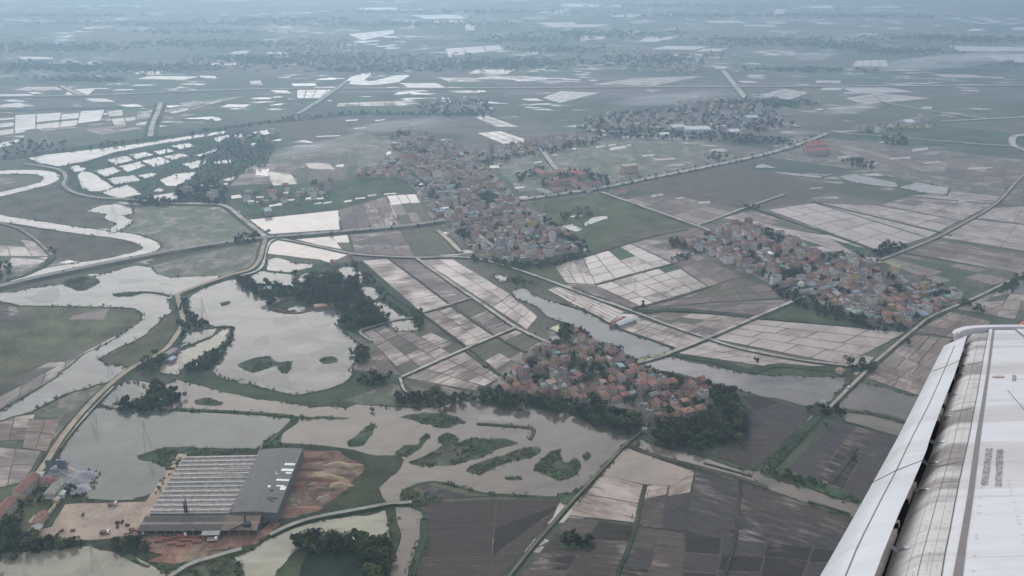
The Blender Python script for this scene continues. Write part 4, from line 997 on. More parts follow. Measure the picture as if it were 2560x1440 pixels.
def hip_roof(w, d, h, rise, o=0.55, t=0.15):
    m = MB(); x, y = w / 2 + o, d / 2 + o; rl = max(0.3, x - y)
    e = h - 0.1; r = h + rise
    a, b, c, dd = (-x, -y, e + t), (x, -y, e + t), (x, y, e + t), (-x, y, e + t); p, q = (-rl, 0, r + t), (rl, 0, r + t)
    m.poly([a, b, q, p]); m.poly([c, dd, p, q]); m.poly([b, c, q]); m.poly([dd, a, p])
    lo = [(-x, -y, e), (x, -y, e), (x, y, e), (-x, y, e)]; up = [a, b, c, dd]
    m.poly(lo[::-1])
    for i in range(4): m.quad(lo[i], lo[(i + 1) % 4], up[(i + 1) % 4], up[i])
    return m


def flat_roof(w, d, h):
    m = MB(); x, y = w / 2, d / 2
    m.box(-x - .3, -y - .3, h + 0.01, x + .3, y + .3, h + 0.22)
    for b in ((-x, -y, x, -y + .2), (-x, y - .2, x, y), (-x, -y + .2, -x + .2, y - .2), (x - .2, -y + .2, x, y - .2)):
        m.box(b[0], b[1], h + 0.2, b[2], b[3], h + 1.0)
    m.box(-x + .4, y - 3.2, h + 0.21, -x + 2.8, y - .5, h + 2.5)
    return m


def mono_roof(w, d, h, rise=0.9, o=0.4, t=0.1):
    m = MB(); x, y = w / 2 + o, d / 2 + o
    for z, rev in ((t, False), (0, True)):
        A = [(-x, -y, h + z), (x, -y, h + z), (x, y, h + rise + z), (-x, y, h + rise + z)]
        m.poly(A[::-1] if rev else A)
    m.quad((-x, -y, h), (x, -y, h), (x, -y, h + t), (-x, -y, h + t))
    return m


WIN = MB().box(-0.55, -0.04, 0.0, 0.55, 0.03, 1.35).mesh('window', M['glass'])
DOOR = MB().box(-0.6, -0.04, 0.0, 0.6, 0.03, 2.2).mesh('door', M['dark'])
FRM = MB()
_o = [(-.66, -.10), (.66, -.10), (.66, 1.45), (-.66, 1.45)]; _i = [(-.5, .05), (.5, .05), (.5, 1.30), (-.5, 1.30)]
FRM.v = [(x, -.055, z) for x, z in _o] + [(x, -.055, z) for x, z in _i] + [(x, -.02, z) for x, z in _o]
FRM.f = [[k, (k + 1) % 4, 4 + (k + 1) % 4, 4 + k] for k in range(4)] + [[8 + k, 8 + (k + 1) % 4, (k + 1) % 4, k] for k in range(4)]
FRM = FRM.mesh('frame', M['white'])

VAR = []
for (w, d, fl, rf) in [(9, 7, 1, 'gable'), (11, 7, 1, 'gable'), (8, 8, 2, 'hip'), (10, 7.5, 2, 'hip'), (7, 9, 2, 'gable'), (6, 11, 3, 'flat'), (7, 9, 2, 'flat'), (9, 6, 1, 'mono'), (12, 6.5, 1, 'gable'), (8, 7, 2, 'gable'), (6.5, 10, 3, 'hip'), (7, 6, 1, 'mono')]:
    h = 3.3 * fl + 0.3
    rise = 0.30 * min(w, d) if rf == 'hip' else 0.27 * d
    wm = wall_mesh(w, d, h, rise if rf == 'gable' else 0.0).mesh('wall', M['wall'])
    if rf == 'gable': rm = gable_roof(w, d, h, rise).mesh('roof', M['tile'])
    elif rf == 'hip': rm = hip_roof(w, d, h, rise).mesh('roof', M['tile'])
    elif rf == 'flat': rm = flat_roof(w, d, h).mesh('roof', M['wall'])
    else: rm = mono_roof(w, d, h).mesh('roof', M['sheet'])
    VAR.append((w, d, fl, rf, h, wm, rm))

ROOFC = dict(orange=(0.33, 0.165, 0.120), terracotta=(0.27, 0.145, 0.118), brown=(0.20, 0.135, 0.118), grey=(0.32, 0.30, 0.295), teal=(0.17, 0.30, 0.30), blue=(0.22, 0.29, 0.36), white=(0.78, 0.78, 0.76), green=(0.20, 0.36, 0.29), rust=(0.30, 0.19, 0.15))
WALLC = dict(cream=(0.58, 0.50, 0.37), grey=(0.40, 0.37, 0.35), white=(0.66, 0.63, 0.58), yellow=(0.58, 0.45, 0.22), pink=(0.50, 0.34, 0.28), brick=(0.33, 0.21, 0.16))
FLW = {1: 'one-storey', 2: 'two-storey', 3: 'three-storey'}

# ------------------------------------------------------------------ the factory and its yard
land('factory_ground', [(460, 1145), (560, 1130), (640, 1128), (660, 1120), (705, 1108), (790, 1114), (880, 1124), (940, 1140), (1000, 1142), (1012, 1150), (1000, 1172), (975, 1195), (952, 1222), (955, 1245), (975, 1266), (880, 1282), (780, 1300), (690, 1335), (640, 1368), (560, 1385), (470, 1418),
                        (400, 1428), (340, 1390), (250, 1375), (210, 1362), (75, 1350), (60, 1300), (100, 1290), (140, 1262), (205, 1250), (330, 1252), (388, 1230), (420, 1186)], (0.056, 0.064, 0.036), 'grassy made ground round the factory', 'grass', 2.0, 14, 6, 'isle')
land('village_ground', [(-40, 1330), (0, 1285), (60, 1225), (115, 1165), (138, 1157), (200, 1166), (250, 1184), (225, 1222), (205, 1252), (140, 1262), (60, 1340), (0, 1392), (-40, 1395)], (0.090, 0.098, 0.055), 'ground round the school below the dike road', 'grass', 1.5, 14, 6, 'isle')
land('factory_yard', [(162, 1262), (375, 1256), (352, 1330), (340, 1338), (250, 1352), (110, 1352), (75, 1345), (100, 1325), (130, 1318)], (0.40, 0.315, 0.25), 'pale pinkish dirt yard beside the factory', 'earth', 1.0, 10, 6, 'yard', cat='yard')
land('factory_yard', [(360, 1262), (448, 1135), (468, 1138), (378, 1290), (345, 1335), (350, 1300)], (0.47, 0.37, 0.29), 'pale dirt strip along the factory side', 'earth', 0.8, 10, 6, 'yard', cat='yard')
land('spoil_ground', [(757, 1128), (850, 1130), (868, 1145), (912, 1170), (905, 1185), (880, 1205), (870, 1225), (840, 1245), (800, 1270), (740, 1295), (690, 1300), (705, 1260), (735, 1180)], (0.165, 0.105, 0.080), 'red and yellow spoil heaps beside the dark roof', 'spoil', 1.5, 8, 4, 'yard', cat='yard')
land('factory_yard', [(340, 1335), (650, 1328), (690, 1300), (700, 1315), (640, 1362), (560, 1375), (420, 1392), (350, 1375), (330, 1350)], (0.24, 0.135, 0.10), 'reddish earth yard before the kiln shed', 'spoil', 1.2, 9, 5, 'yard', cat='yard')
land('gravel_yard', [(118, 1165), (190, 1162), (250, 1175), (225, 1220), (190, 1240), (170, 1215), (120, 1205), (95, 1190)], (0.34, 0.33, 0.33), 'grey gravel yard of the concrete plant', 'earth', 0.8, 8, 5, 'yard', cat='yard')
land('factory_yard', [(370, 1405), (420, 1385), (560, 1380), (520, 1400), (440, 1412)], (0.22, 0.12, 0.09), 'red earth slope by the pond', 'spoil', 1, 9, 5, 'yard', cat='yard')

Z_F = 0.72


def gv(px, py, z): return Vector((*gp(px, py, z), z))


fac = empty('factory', (*gp(505, 1290), Z_F))
tag(fac, 'brick factory under a ribbed pale roof and a wide dark roof', 'factory')
FL = fac.location


def loc_(v): return Vector(v) - FL


def patch(c4, u, v):
    return c4[0].lerp(c4[1], u).lerp(c4[3].lerp(c4[2], u), v)


RC = [gv(462, 1141, 8.0), gv(646, 1137, 8.0), gv(573, 1283, 8.0), gv(374, 1284, 8.0)]      # ribbed roof, corners at the eaves
NB = 13
rng_f = random.Random(3)
for i in range(NB):
    v0, v1 = i / NB, (i + 1) / NB; vm = (v0 + v1) / 2
    m = MB()
    up = Vector((0, 0, 0.6))
    a, b, c, d = (loc_(patch(RC, u, v)) for u, v in ((0, v0), (1, v0), (1, v1), (0, v1)))
    r0, r1 = loc_(patch(RC, 0, vm)) + up, loc_(patch(RC, 1, vm)) + up
    nx = 6
    for k in range(nx):
        s, t = k / nx, (k + 1) / nx
        m.quad(a.lerp(b, s), r0.lerp(r1, s), r0.lerp(r1, t), a.lerp(b, t)); m.quad(r0.lerp(r1, s), d.lerp(c, s), d.lerp(c, t), r0.lerp(r1, t))
    m.poly([a, d, r0]); m.poly([b, r1, c])
    g_ = rng_f.uniform(0.80, 1.1)
    m.obj('roof_panel', M['wall'], fac, None, (0.35 * g_, 0.33 * g_, 0.312 * g_))
    m = MB()                                                                                   # raised ridge vent
    e = Vector((0, 0, 0.6)); wd = (d - a).normalized() * 0.8
    for s in (1,):
        p0, p1 = r0 - wd + Vector((0, 0, -0.1)), r1 - wd + Vector((0, 0, -0.1)); q0, q1 = r0 + wd + Vector((0, 0, -0.1)), r1 + wd + Vector((0, 0, -0.1))
        m.quad(p0 + e, q0 + e, q1 + e, p1 + e); m.quad(q0, q1, q1 + e, q0 + e); m.quad(p1, p0, p0 + e, p1 + e); m.quad(p0, q0, q0 + e, p0 + e); m.quad(q1, p1, p1 + e, q1 + e)
    m.obj('ridge_vent', M['wall'], fac, None, (0.47, 0.44, 0.385) if i not in (7,) else (0.36, 0.36, 0.34))
# patched darker sheets on some bays
for i in (3, 4, 5):
    v0, v1 = (i - 0.5) / NB + 0.012, (i + 0.5) / NB - 0.012
    m = MB(); lift = Vector((0, 0, 0.62))
    m.poly([loc_(patch(RC, u, v)) + lift for u, v in ((0.62, v0), (0.97, v0), (0.97, v0 + 0.03), (0.62, v0 + 0.03))])
    m.obj('roof_sheet', M['sheet'], fac, None, (0.27, 0.265, 0.25))
m = MB()
for (p, q) in ((0, 1), (1, 2), (2, 3), (3, 0)):
    a, b = loc_(RC[p]), loc_(RC[q]); m.quad(Vector((a.x, a.y, 0)), Vector((b.x, b.y, 0)), b, a)
m.obj('wall', M['wall'], fac, None, (0.22, 0.20, 0.19))
# dark roof
DC = [gv(648, 1124, 9.0), gv(757, 1121, 9.0), gv(692, 1282, 9.0), gv(575, 1281, 9.0)]
m = MB(); up = Vector((0, 0, 1.1))
for i in range(8):
    v0, v1 = i / 8, (i + 1) / 8
    for (u0, u1, h0, h1) in ((0, .5, 0, 1), (.5, 1, 1, 0)):
        m.quad(loc_(patch(DC, u0, v0)) + up * h0, loc_(patch(DC, u0, v1)) + up * h0, loc_(patch(DC, u1, v1)) + up * h1, loc_(patch(DC, u1, v0)) + up * h1)
m.obj('dark_roof', M['sheet'], fac, None, (0.055, 0.056, 0.061))['label'] = 'wide dark grey metal roof'
m = MB()
for (p, q) in ((0, 1), (1, 2), (2, 3), (3, 0)):
    a, b = loc_(DC[p]), loc_(DC[q]); m.quad(Vector((a.x, a.y, 0)), Vector((b.x, b.y, 0)), b, a)
for v in (0, 1):
    a, b = loc_(patch(DC, 0, v)), loc_(patch(DC, 1, v)); m.poly([a, b, loc_(patch(DC, .5, v)) + up])
m.obj('wall', M['wall'], fac, None, (0.16, 0.165, 0.16))
for (u0, u1, v0, v1) in ((.74, .97, .255, .29), (.72, .985, .345, .385), (.84, .97, .40, .425), (.70, .98, .51, .54), (.76, .93, .605, .625), (.86, .98, .62, .675), (.58, .64, .615, .645), (.60, .63, .4, .41), (.62, .7, .43, .437)):
    m = MB(); f = lambda u, v: loc_(patch(DC, u, v)) + up * (2 - 2 * u) + Vector((0, 0, 0.12))
    m.poly([f(u0, v0), f(u0, v1), f(u1, v1), f(u1, v0)]); m.obj('white_roof_sheet', M['white'], fac)
for (u0, u1, v0, v1) in ((.66, .73, .68, .70), (.69, .84, .79, .80), (.67, .78, .815, .825), (.75, .86, .835, .845), (.80, .9, .80, .81)):
    m = MB(); m.poly([f(u0, v0), f(u0, v1), f(u1, v1), f(u1, v0)]); m.obj('roof_gap', M['dark'], fac)
# front kiln shed: sooty double roof on posts, open towards the yard
KC = [gv(368, 1286, 6.5), gv(657, 1285, 6.5), gv(642, 1326, 5.0), gv(343, 1328, 5.0)]
m = MB(); up = Vector((0, 0, 1.3))
vs = [(0, 0), (.22, 1), (.45, .15), (.47, .1), (.7, 1.0), (1, 0)]
for i in range(5):
    (v0, h0), (v1, h1) = vs[i], vs[i + 1]
    m.quad(loc_(patch(KC, 0, v0)) + up * h0, loc_(patch(KC, 0, v1)) + up * h1, loc_(patch(KC, .70, v1)) + up * h1, loc_(patch(KC, .70, v0)) + up * h0)
m.obj('kiln_roof', M['sheet'], fac, None, (0.115, 0.098, 0.088))
m = MB()
for i in range(5):
    (v0, h0), (v1, h1) = vs[i], vs[i + 1]
    m.quad(loc_(patch(KC, .70, v0)) + up * h0, loc_(patch(KC, .70, v1)) + up * h1, loc_(patch(KC, 1, v1)) + up * h1, loc_(patch(KC, 1, v0)) + up * h0)
m.obj('kiln_roof', M['earth'], fac, None, (0.235, 0.185, 0.14))['label'] = 'dusty tan end of the kiln roof'
m = MB(); a, b = loc_(KC[1]), loc_(KC[2]); m.quad(Vector((a.x, a.y, 0)), Vector((b.x, b.y, 0)), b, a)
a, b = loc_(KC[3]), loc_(KC[0]); m.quad(Vector((a.x, a.y, 0)), Vector((b.x, b.y, 0)), b, a)
a, b = loc_(patch(KC, 0, .62)), loc_(patch(KC, 1, .62)); m.quad(Vector((a.x, a.y, 0)), Vector((b.x, b.y, 0)), b, a)
m.obj('wall', M['wall'], fac, None, (0.12, 0.10, 0.095))
for k in range(14):
    p = loc_(patch(KC, k / 13, .985)); MB().box(p.x - .2, p.y - .2, 0, p.x + .2, p.y + .2, p.z - 0.05).obj('post', M['conc'], fac)
for px, y0, y1 in ((464, 1284, 1258), (469, 1284, 1253), (613, 1302, 1285)):
    b = loc_(gv(px, y0, 7.0)); hh = (y0 - y1) * 0.40
    MB().tube((b.x, b.y, -0.5 - 6), (b.x, b.y, b.z + hh), 0.75, 0.5, 10).obj('chimney', M['rust'], fac); MB().tube((b.x, b.y, b.z + hh - 1.2), (b.x, b.y, b.z + hh - 0.7), 0.62, 0.62, 10).obj('band', M['steel'], fac.children[-1] if False else [c for c in fac.children if c.name.startswith('chimney')][-1])
b = loc_(gv(618, 1312, 7.0)); m = MB().box(b.x - 2.5, b.y - 1.5, b.z - 1, b.x + 2.5, b.y + 1.5, b.z + 1.6).tube((b.x - 2, b.y, b.z + 1), (b.x - 12, b.y - 6, b.z - 1.2), .6, .6).obj('exhaust_fan', M['rust'], fac)
# pale green lean-to in front
LC = [gv(508, 1324, 5.2), gv(551, 1324, 5.2), gv(548, 1338, 4.2), gv(502, 1338, 4.2)]
lo = empty('lean_to', (*gp(526, 1340), Z_F)); tag(lo, 'small pale green roofed lean-to before the kiln shed', 'shed')
m = MB().poly([v - lo.location for v in (LC[3], LC[2], LC[1], LC[0])]); m.obj('roof', M['sheet'], lo, None, (0.33, 0.38, 0.32))
for k, (u, v) in enumerate(((0.04, .95), (.5, .95), (.96, .95), (.04, .05), (.96, .05))):
    p = patch(LC, u, v) - lo.location; MB().box(p.x - .15, p.y - .15, -0.3, p.x + .15, p.y + .15, p.z - .03).obj('post', M['conc'], lo)

# ------------------------------------------------------------------ special buildings
def long_building(name, a, b, width, h, rise, roof_c, wall_c, label, cat, z0=0.75, storeys=2, roof='gable', nwin=8, mat='tile', side=-1):
    """a = photo point of one end of the ridge line at ground level, b = the other"""
    A, Bp = Vector(gp(*a)), Vector(gp(*b)); L = (Bp - A).length; c = (A + Bp) / 2; ang = math.atan2(Bp.y - A.y, Bp.x - A.x)
    if math.sin(ang) < 0 and abs(ang) > 3.0: ang += math.pi
    r = empty(name, (c.x, c.y, z0), ang)
    tag(r, label, cat)
    wall_mesh(L, width, h, rise if roof == 'gable' else 0).obj('wall', M['wall'], r, None, wall_c)
    (gable_roof if roof == 'gable' else hip_roof if roof == 'hip' else flat_roof)(*((L, width, h, rise) if roof != 'flat' else (L, width, h))).obj('roof', M[mat], r, None, roof_c)
    # windows on the long side that looks at the viewer
    n = Vector((-math.sin(ang), math.cos(ang))); s = 1 if n.dot(Vector((-c.x, -c.y))) > 0 else -1
    for f in range(storeys):
        for k in range(nwin):
            o = link('window', WIN, r, (-L / 2 + L * (k + .5) / nwin, s * (width / 2), 0.9 + 3.3 * f)); o.rotation_euler = (0, 0, 0 if s < 0 else math.pi); o.scale = (L / nwin * 0.45, 1, 1.15); link('frame', FRM, o)
    return r


RED = (0.27, 0.125, 0.10)
long_building('school', (92, 1207), (46, 1253), 8.0, 7.2, 2.0, RED, WALLC['cream'], 'long red-roofed school with cream galleries by the dike road', 'school', nwin=9)
long_building('school', (34, 1268), (-6, 1312), 8.0, 7.2, 2.0, RED, WALLC['cream'], 'red-roofed school wing at the photo edge', 'school', nwin=7)
long_building('hall', (156, 1213), (125, 1250), 7.5, 4.5, 1.3, (0.30, 0.275, 0.235), WALLC['white'], 'long hall with grey roof beside the gravel yard', 'hall', storeys=1, nwin=6)
long_building('hall', (106, 1212), (152, 1216), 6.0, 4.5, 1.6, RED, WALLC['cream'], 'red-roofed cross wing joining the school yard', 'hall', storeys=1, nwin=7)
long_building('workshop', (112, 1292), (90, 1322), 6.5, 3.6, 1.4, RED, (0.60, 0.58, 0.30), 'low red-roofed workshop beside the yellow wall', 'workshop', storeys=1, nwin=5)
long_building('gatehouse', (98, 1326), (88, 1340), 7.0, 4.0, 0.8, (0.26, 0.26, 0.25), WALLC['grey'], 'grey gatehouse at the corner of the dirt yard', 'gatehouse', storeys=1, nwin=2, mat='sheet')
long_building('shed', (112, 1198), (80, 1200), 6.0, 4.0, 0.6, (0.33, 0.44, 0.42), WALLC['grey'], 'teal shed between school and concrete plant', 'shed', storeys=1, nwin=3, mat='sheet')
long_building('cabin', (160, 1238), (155, 1248), 4.0, 3.0, 0.8, (0.36, 0.46, 0.38), WALLC['white'], 'small green-roofed cabin by the lake', 'cabin', storeys=1, nwin=2, mat='sheet')
long_building('cabin', (146, 1254), (140, 1262), 3.6, 3.0, 0.8, (0.38, 0.36, 0.30), WALLC['yellow'], 'small tan cabin above the yellow wall', 'cabin', storeys=1, nwin=1, mat='sheet')
A, Bp = Vector(gp(141, 1268)), Vector(gp(97, 1318)); ang = math.atan2(Bp.y - A.y, Bp.x - A.x); L = (Bp - A).length
w_ = tag(MB().box(0, -0.2, -0.3, L, 0.2, 2.6).box(0, -0.3, 2.6, L, 0.3, 2.75).obj('boundary_wall', M['wall'], None, (A.x, A.y, Z_F), (0.66, 0.64, 0.40)), 'long pale yellow wall edging the dirt yard', 'wall'); w_.rotation_euler.z = ang
water('pool', [(72, 1304), (86, 1290), (97, 1291), (84, 1308), (74, 1310)], (0.24, 0.28, 0.2), 'small green pool behind the workshop', 0.2, 5, 4, 1.0, layer='yard', shrubs=0, bank_color=(0.3, 0.29, 0.25), cat='pool')

# concrete plant
cp = empty('concrete_plant', (*gp(145, 1182), Z_F)); tag(cp, 'concrete plant with blue-grey silos and a conveyor', 'plant')
for x in (-7, -4.4, 2, 4.6, 7.2):
    m = MB().tube((x, 0, 4.0), (x, 0, 11.5), 1.25, 1.25, 12).tube((x, 0, 2.2), (x, 0, 4.0), 0.4, 1.25, 12)
    m.obj('silo', M['sheet'], cp, None, (0.19, 0.21, 0.26))
    for a in (0.8, 2.4, 3.9, 5.5): MB().box(x + math.cos(a) - .1, math.sin(a) - .1, -0.2, x + math.cos(a) + .1, math.sin(a) + .1, 4.2).obj('leg', M['steel'], cp)
MB().box(-3, -5, 2.5, 3, -1.6, 6.0).obj('mixer_house', M['wall'], cp, None, (0.30, 0.31, 0.33))
MB().tube((3, -4, 5), (15, -9, 1.0), .7, .7, 4).obj('conveyor', M['steel'], cp)
for i in range(4): MB().box(-12 + i * 3.2, -11, 0, -9.4 + i * 3.2, -7.5, 2.6).obj('hopper', M['conc'], cp)


def heap(name, px, py, rx, ry, h, col, label, mat='earth'):
    x, y = gp(px, py); vs, fs = [], []; n, R = 14, 4
    vs.append((0, 0, h))
    for r in range(1, R + 1):
        for k in range(n):
            t = 2 * math.pi * k / n; q = r / R; w = 1 + 0.18 * math.sin(3 * t + px) + 0.1 * random.uniform(-1, 1)
            vs.append((rx * q * w * math.cos(t), ry * q * w * math.sin(t), h * (1 - q) ** 1.15 - (0.3 if r == R else 0)))
    for k in range(n): fs.append([0, 1 + k, 1 + (k + 1) % n])
    for r in range(R - 1):
        for k in range(n): fs.append([1 + r * n + k, 1 + (r + 1) * n + k, 1 + (r + 1) * n + (k + 1) % n, 1 + r * n + (k + 1) % n])
    o = mesh_obj(name, vs, fs, M[mat], None, (x, y, Z_F + 0.05), col, smooth=True)
    return tag(o, label, 'heap')


heap('gravel_heap', 208, 1192, 11, 9, 4.5, (0.33, 0.33, 0.35), 'large grey gravel heap at the lake')
heap('gravel_heap', 190, 1205, 9, 8, 3.6, (0.29, 0.29, 0.31), 'darker grey gravel heap behind the conveyor')
heap('gravel_heap', 203, 1226, 8, 7, 3.0, (0.32, 0.32, 0.33), 'grey gravel heap on the shore')
heap('sand_heap', 172, 1178, 6, 5, 2.0, (0.46, 0.40, 0.32), 'pale sand heap by the silos')
for i, (px, py, rx, ry, h, c) in enumerate([(728, 1252, 3.4, 3.2, 1.8, 0), (745, 1257, 2.8, 2.6, 1.6, 0), (735, 1266, 2.8, 2.6, 1.4, 0), (800, 1248, 3.2, 3, 1.7, 0), (815, 1244, 3, 2.8, 1.6, 0), (810, 1254, 3, 2.6, 1.5, 0), (845, 1163, 12, 4, 2, 1), (820, 1195, 13, 4, 2.2, 1), (850, 1215, 10, 4, 2, 1),
                                            (780, 1150, 14, 4, 1.8, 2), (790, 1200, 16, 4, 2.2, 2), (800, 1225, 12, 4, 1.6, 3), (770, 1175, 14, 3.5, 1.8, 3), (880, 1165, 9, 3, 1.6, 1), (760, 1275, 14, 5, 1.6, 4), (865, 1190, 12, 4, 1.4, 3), (745, 1215, 8, 5, 1.6, 2), (730, 1150, 5, 9, 1.4, 4)]):
    cc = [(0.27, 0.24, 0.21), (0.34, 0.26, 0.17), (0.17, 0.085, 0.062), (0.15, 0.105, 0.085), (0.25, 0.15, 0.10)][c]
    nm = ['grey rubble', 'yellow sand', 'dark red clay', 'brown earth', 'orange clay'][c]
    heap('spoil_heap', px, py, rx, ry, h, cc, f'{nm} heap beside the dark roof, ' + ['at the roof corner', 'second at the roof corner', 'foremost at the corner', 'in the round group', 'topmost of the round group', 'foremost of the round group', 'at the green edge', 'in the middle of the spoil', 'below the middle', 'at the far end', 'in the middle', 'below the red clay', 'above the red clay', 'outermost on the grass', 'along the track', 'widest on the grass side', 'against the roof', 'at the back wall'][i])
# rows of stacked brick before the shed
for i, (px, py, L) in enumerate([(400, 1352, 9), (425, 1349, 10), (450, 1356, 12), (470, 1348, 9), (418, 1364, 8), (440, 1368, 7), (385, 1358, 6), (480, 1360, 7), (430, 1340, 6), (330, 1331, 5), (322, 1328, 4), (505, 1350, 6)]):
    x, y = gp(px, py); m = MB(); nb = int(L * 1.4)
    for k in range(nb):
        hh = random.uniform(1.0, 1.7); m.box(k * .72, 0, 0, k * .72 + .64, 1.6, hh)
    o = m.obj('brick_stack', M['wall'], None, (x, y, Z_F), (0.30, 0.145, 0.095)); o.rotation_euler.z = random.uniform(-.08, .08)
    tag(o, 'red brick stack in the yard, ' + ['longest row start', 'behind the first row', 'widest of the rows', 'nearest the lean-to', 'lower row', 'lowest of all', 'outermost by the trees', 'end of the second row', 'by the kiln wall', 'beside the lorry', 'smallest by the lorry', 'past the lean-to'][i], 'bricks', 'stacks of brick before the kiln shed')

# other single buildings
SB = [
    ('school', (1370, 468), (1440, 455), 11, 7, 2.4, RED, 'pink', 'front wing of the red-roofed school on the main road', 'gable', 2, 9), ('school', (1432, 462), (1472, 482), 10, 7, 2.4, RED, 'white', 'slanting wing of the red-roofed school', 'gable', 2, 7),
    ('school', (1445, 474), (1498, 466), 11, 7, 2.4, RED, 'pink', 'end wing of the red-roofed school', 'gable', 2, 6), ('gymnasium', (1385, 478), (1398, 484), 14, 5, 1.8, RED, 'pink', 'square red hall in the school yard', 'hip', 1, 3),
    ('hall', (1345, 480), (1375, 490), 12, 5, 1.2, (0.33, 0.32, 0.34), 'white', 'grey-roofed hall at the school gate', 'gable', 1, 5), ('temple', (1340, 432), (1362, 445), 12, 6, 3.0, (0.42, 0.16, 0.11), 'pink', 'orange-roofed temple behind the school', 'gable', 1, 4),
    ('hall', (1372, 440), (1408, 434), 10, 5, 1.8, (0.40, 0.19, 0.12), 'yellow', 'low orange-roofed hall behind the trees', 'gable', 1, 5), ('mansion', (1425, 440), (1460, 446), 12, 8, 2.6, (0.43, 0.15, 0.1), 'yellow', 'yellow mansion with orange roof among trees', 'hip', 2, 6),
    ('office', (1555, 432), (1590, 428), 14, 12, 1.6, (0.48, 0.42, 0.30), 'yellow', 'tall yellow block standing alone by the road', 'hip', 3, 6), ('pavilion', (1538, 487), (1566, 482), 8, 4, 1.6, (0.38, 0.2, 0.16), 'white', 'low pavilion at the road fork', 'gable', 1, 4),
    ('barracks', (2012, 388), (2070, 384), 14, 9, 2.6, (0.44, 0.15, 0.1), 'pink', 'red-roofed hall in the walled compound', 'gable', 2, 8), ('barracks', (2010, 376), (2062, 372), 12, 9, 2.4, (0.44, 0.15, 0.1), 'pink', 'rear red-roofed hall in the walled compound', 'gable', 2, 8),
    ('barracks', (2018, 368), (2050, 365), 10, 8, 2.2, (0.44, 0.15, 0.1), 'pink', 'third red-roofed hall in the walled compound', 'gable', 2, 5), ('warehouse', (1710, 331), (1772, 331), 30, 9, 2.5, (0.50, 0.60, 0.54), 'white', 'pale green long warehouse before the hazy village', 'gable', 1, 6),
    ('warehouse', (1675, 327), (1705, 325), 28, 9, 3, (0.45, 0.55, 0.52), 'white', 'pale green stepped warehouse', 'gable', 1, 3), ('warehouse', (1648, 342), (1670, 341), 16, 6, 1.5, (0.75, 0.75, 0.72), 'white', 'small white warehouse by the fields', 'gable', 1, 3),
    ('warehouse', (1862, 302), (1890, 300), 24, 8, 2.5, (0.48, 0.56, 0.50), 'white', 'green-roofed warehouse inside the hazy village', 'gable', 1, 3), ('warehouse', (1818, 338), (1842, 335), 20, 8, 2.5, (0.70, 0.70, 0.68), 'white', 'pale shed at the hazy village edge', 'gable', 1, 3),
    ('warehouse', (2256, 314), (2276, 311), 22, 8, 2.5, (0.72, 0.74, 0.74), 'white', 'white shed alone in the far fields', 'gable', 1, 3), ('warehouse', (662, 537), (678, 535), 18, 7, 2.0, (0.20, 0.33, 0.38), 'pink', 'blue-roofed workshop above the bright flooded field', 'gable', 1, 3),
    ('greenhouse', (1542, 818), (1583, 802), 9, 3, 0.6, (0.38, 0.42, 0.42), 'grey', 'long grey-blue shed on the pond bank', 'gable', 1, 6), ('farmhouse', (1538, 812), (1560, 800), 5, 3, 1.0, (0.36, 0.16, 0.12), 'brick', 'narrow red shed behind the pond', 'gable', 1, 3),
    ('villa', (838, 734), (858, 730), 8, 5.5, 2.2, (0.46, 0.15, 0.085), 'yellow', 'orange-roofed villa in the lake wood', 'hip', 1, 4), ('shed', (786, 772), (822, 768), 7, 3.2, 0.9, (0.42, 0.22, 0.14), 'pink', 'long orange shed on the lake shore', 'gable', 1, 6),
    ('shed', (826, 768), (836, 767), 7, 3.5, 0.9, (0.34, 0.21, 0.15), 'brick', 'short brown shed on the lake shore', 'gable', 1, 2), ('farmhouse', (828, 664), (842, 662), 9, 4, 1.5, (0.36, 0.18, 0.15), 'pink', 'pinkish farmhouse above the pond wood', 'flat', 1, 2),
    ('farmhouse', (873, 644), (880, 643), 6, 4, 1.2, (0.44, 0.16, 0.11), 'pink', 'small red hut beside the long track', 'hip', 1, 1), ('shed', (648, 728), (680, 726), 8, 3.5, 1.0, (0.27, 0.33, 0.33), 'grey', 'grey shed in the tree row', 'gable', 1, 4),
    ('shed', (418, 893), (440, 880), 6, 3.2, 0.9, (0.28, 0.22, 0.2), 'grey', 'brown hut by the dike road', 'gable', 1, 3), ('shed', (424, 908), (436, 900), 5, 3, 0.8, (0.30, 0.42, 0.46), 'grey', 'blue-roofed hut by the dike road', 'gable', 1, 2),
    ('shed', (365, 1008), (376, 996), 6, 3.2, 1.0, (0.30, 0.20, 0.16), 'brick', 'brown hut in the pond trees', 'gable', 1, 3), ('shed', (2122, 788), (2144, 782), 12, 4.5, 1.2, (0.46, 0.55, 0.5), 'white', 'pale green shed below the long village', 'gable', 1, 3),
    ('shed', (2085, 768), (2118, 760), 12, 4.5, 1.2, (0.44, 0.46, 0.45), 'white', 'long grey shed below the long village', 'gable', 1, 4), ('hut', (2050, 1012), (2060, 1012), 5, 3, 1.0, (0.4, 0.4, 0.38), 'white', 'tiny hut under the roadside trees', 'gable', 1, 1),
    ('bus_shelter', (1605, 1080), (1616, 1080), 4, 2.8, 0.6, (0.35, 0.30, 0.24), 'grey', 'small hut at the end of the village road', 'gable', 1, 1), ('farmhouse', (1528, 818), (1536, 815), 5, 3.5, 1.2, (0.30, 0.16, 0.13), 'brick', 'little brown hut at the pond bank', 'gable', 1, 1),
    ('shrine', (2095, 935), (2105, 930), 6, 3.2, 1.2, (0.38, 0.24, 0.17), 'cream', 'small shrine by the road trees', 'hip', 1, 1),]
for (nm, a, b, w, h, rise, rc, wc, lb, rf, st, nw) in SB:
    long_building(nm, a, b, w, h, rise, rc, WALLC[wc], lb, nm.replace('_', ' '), 0.6, st, rf, nw, 'sheet' if nm in ('warehouse', 'greenhouse', 'shed') else 'tile')

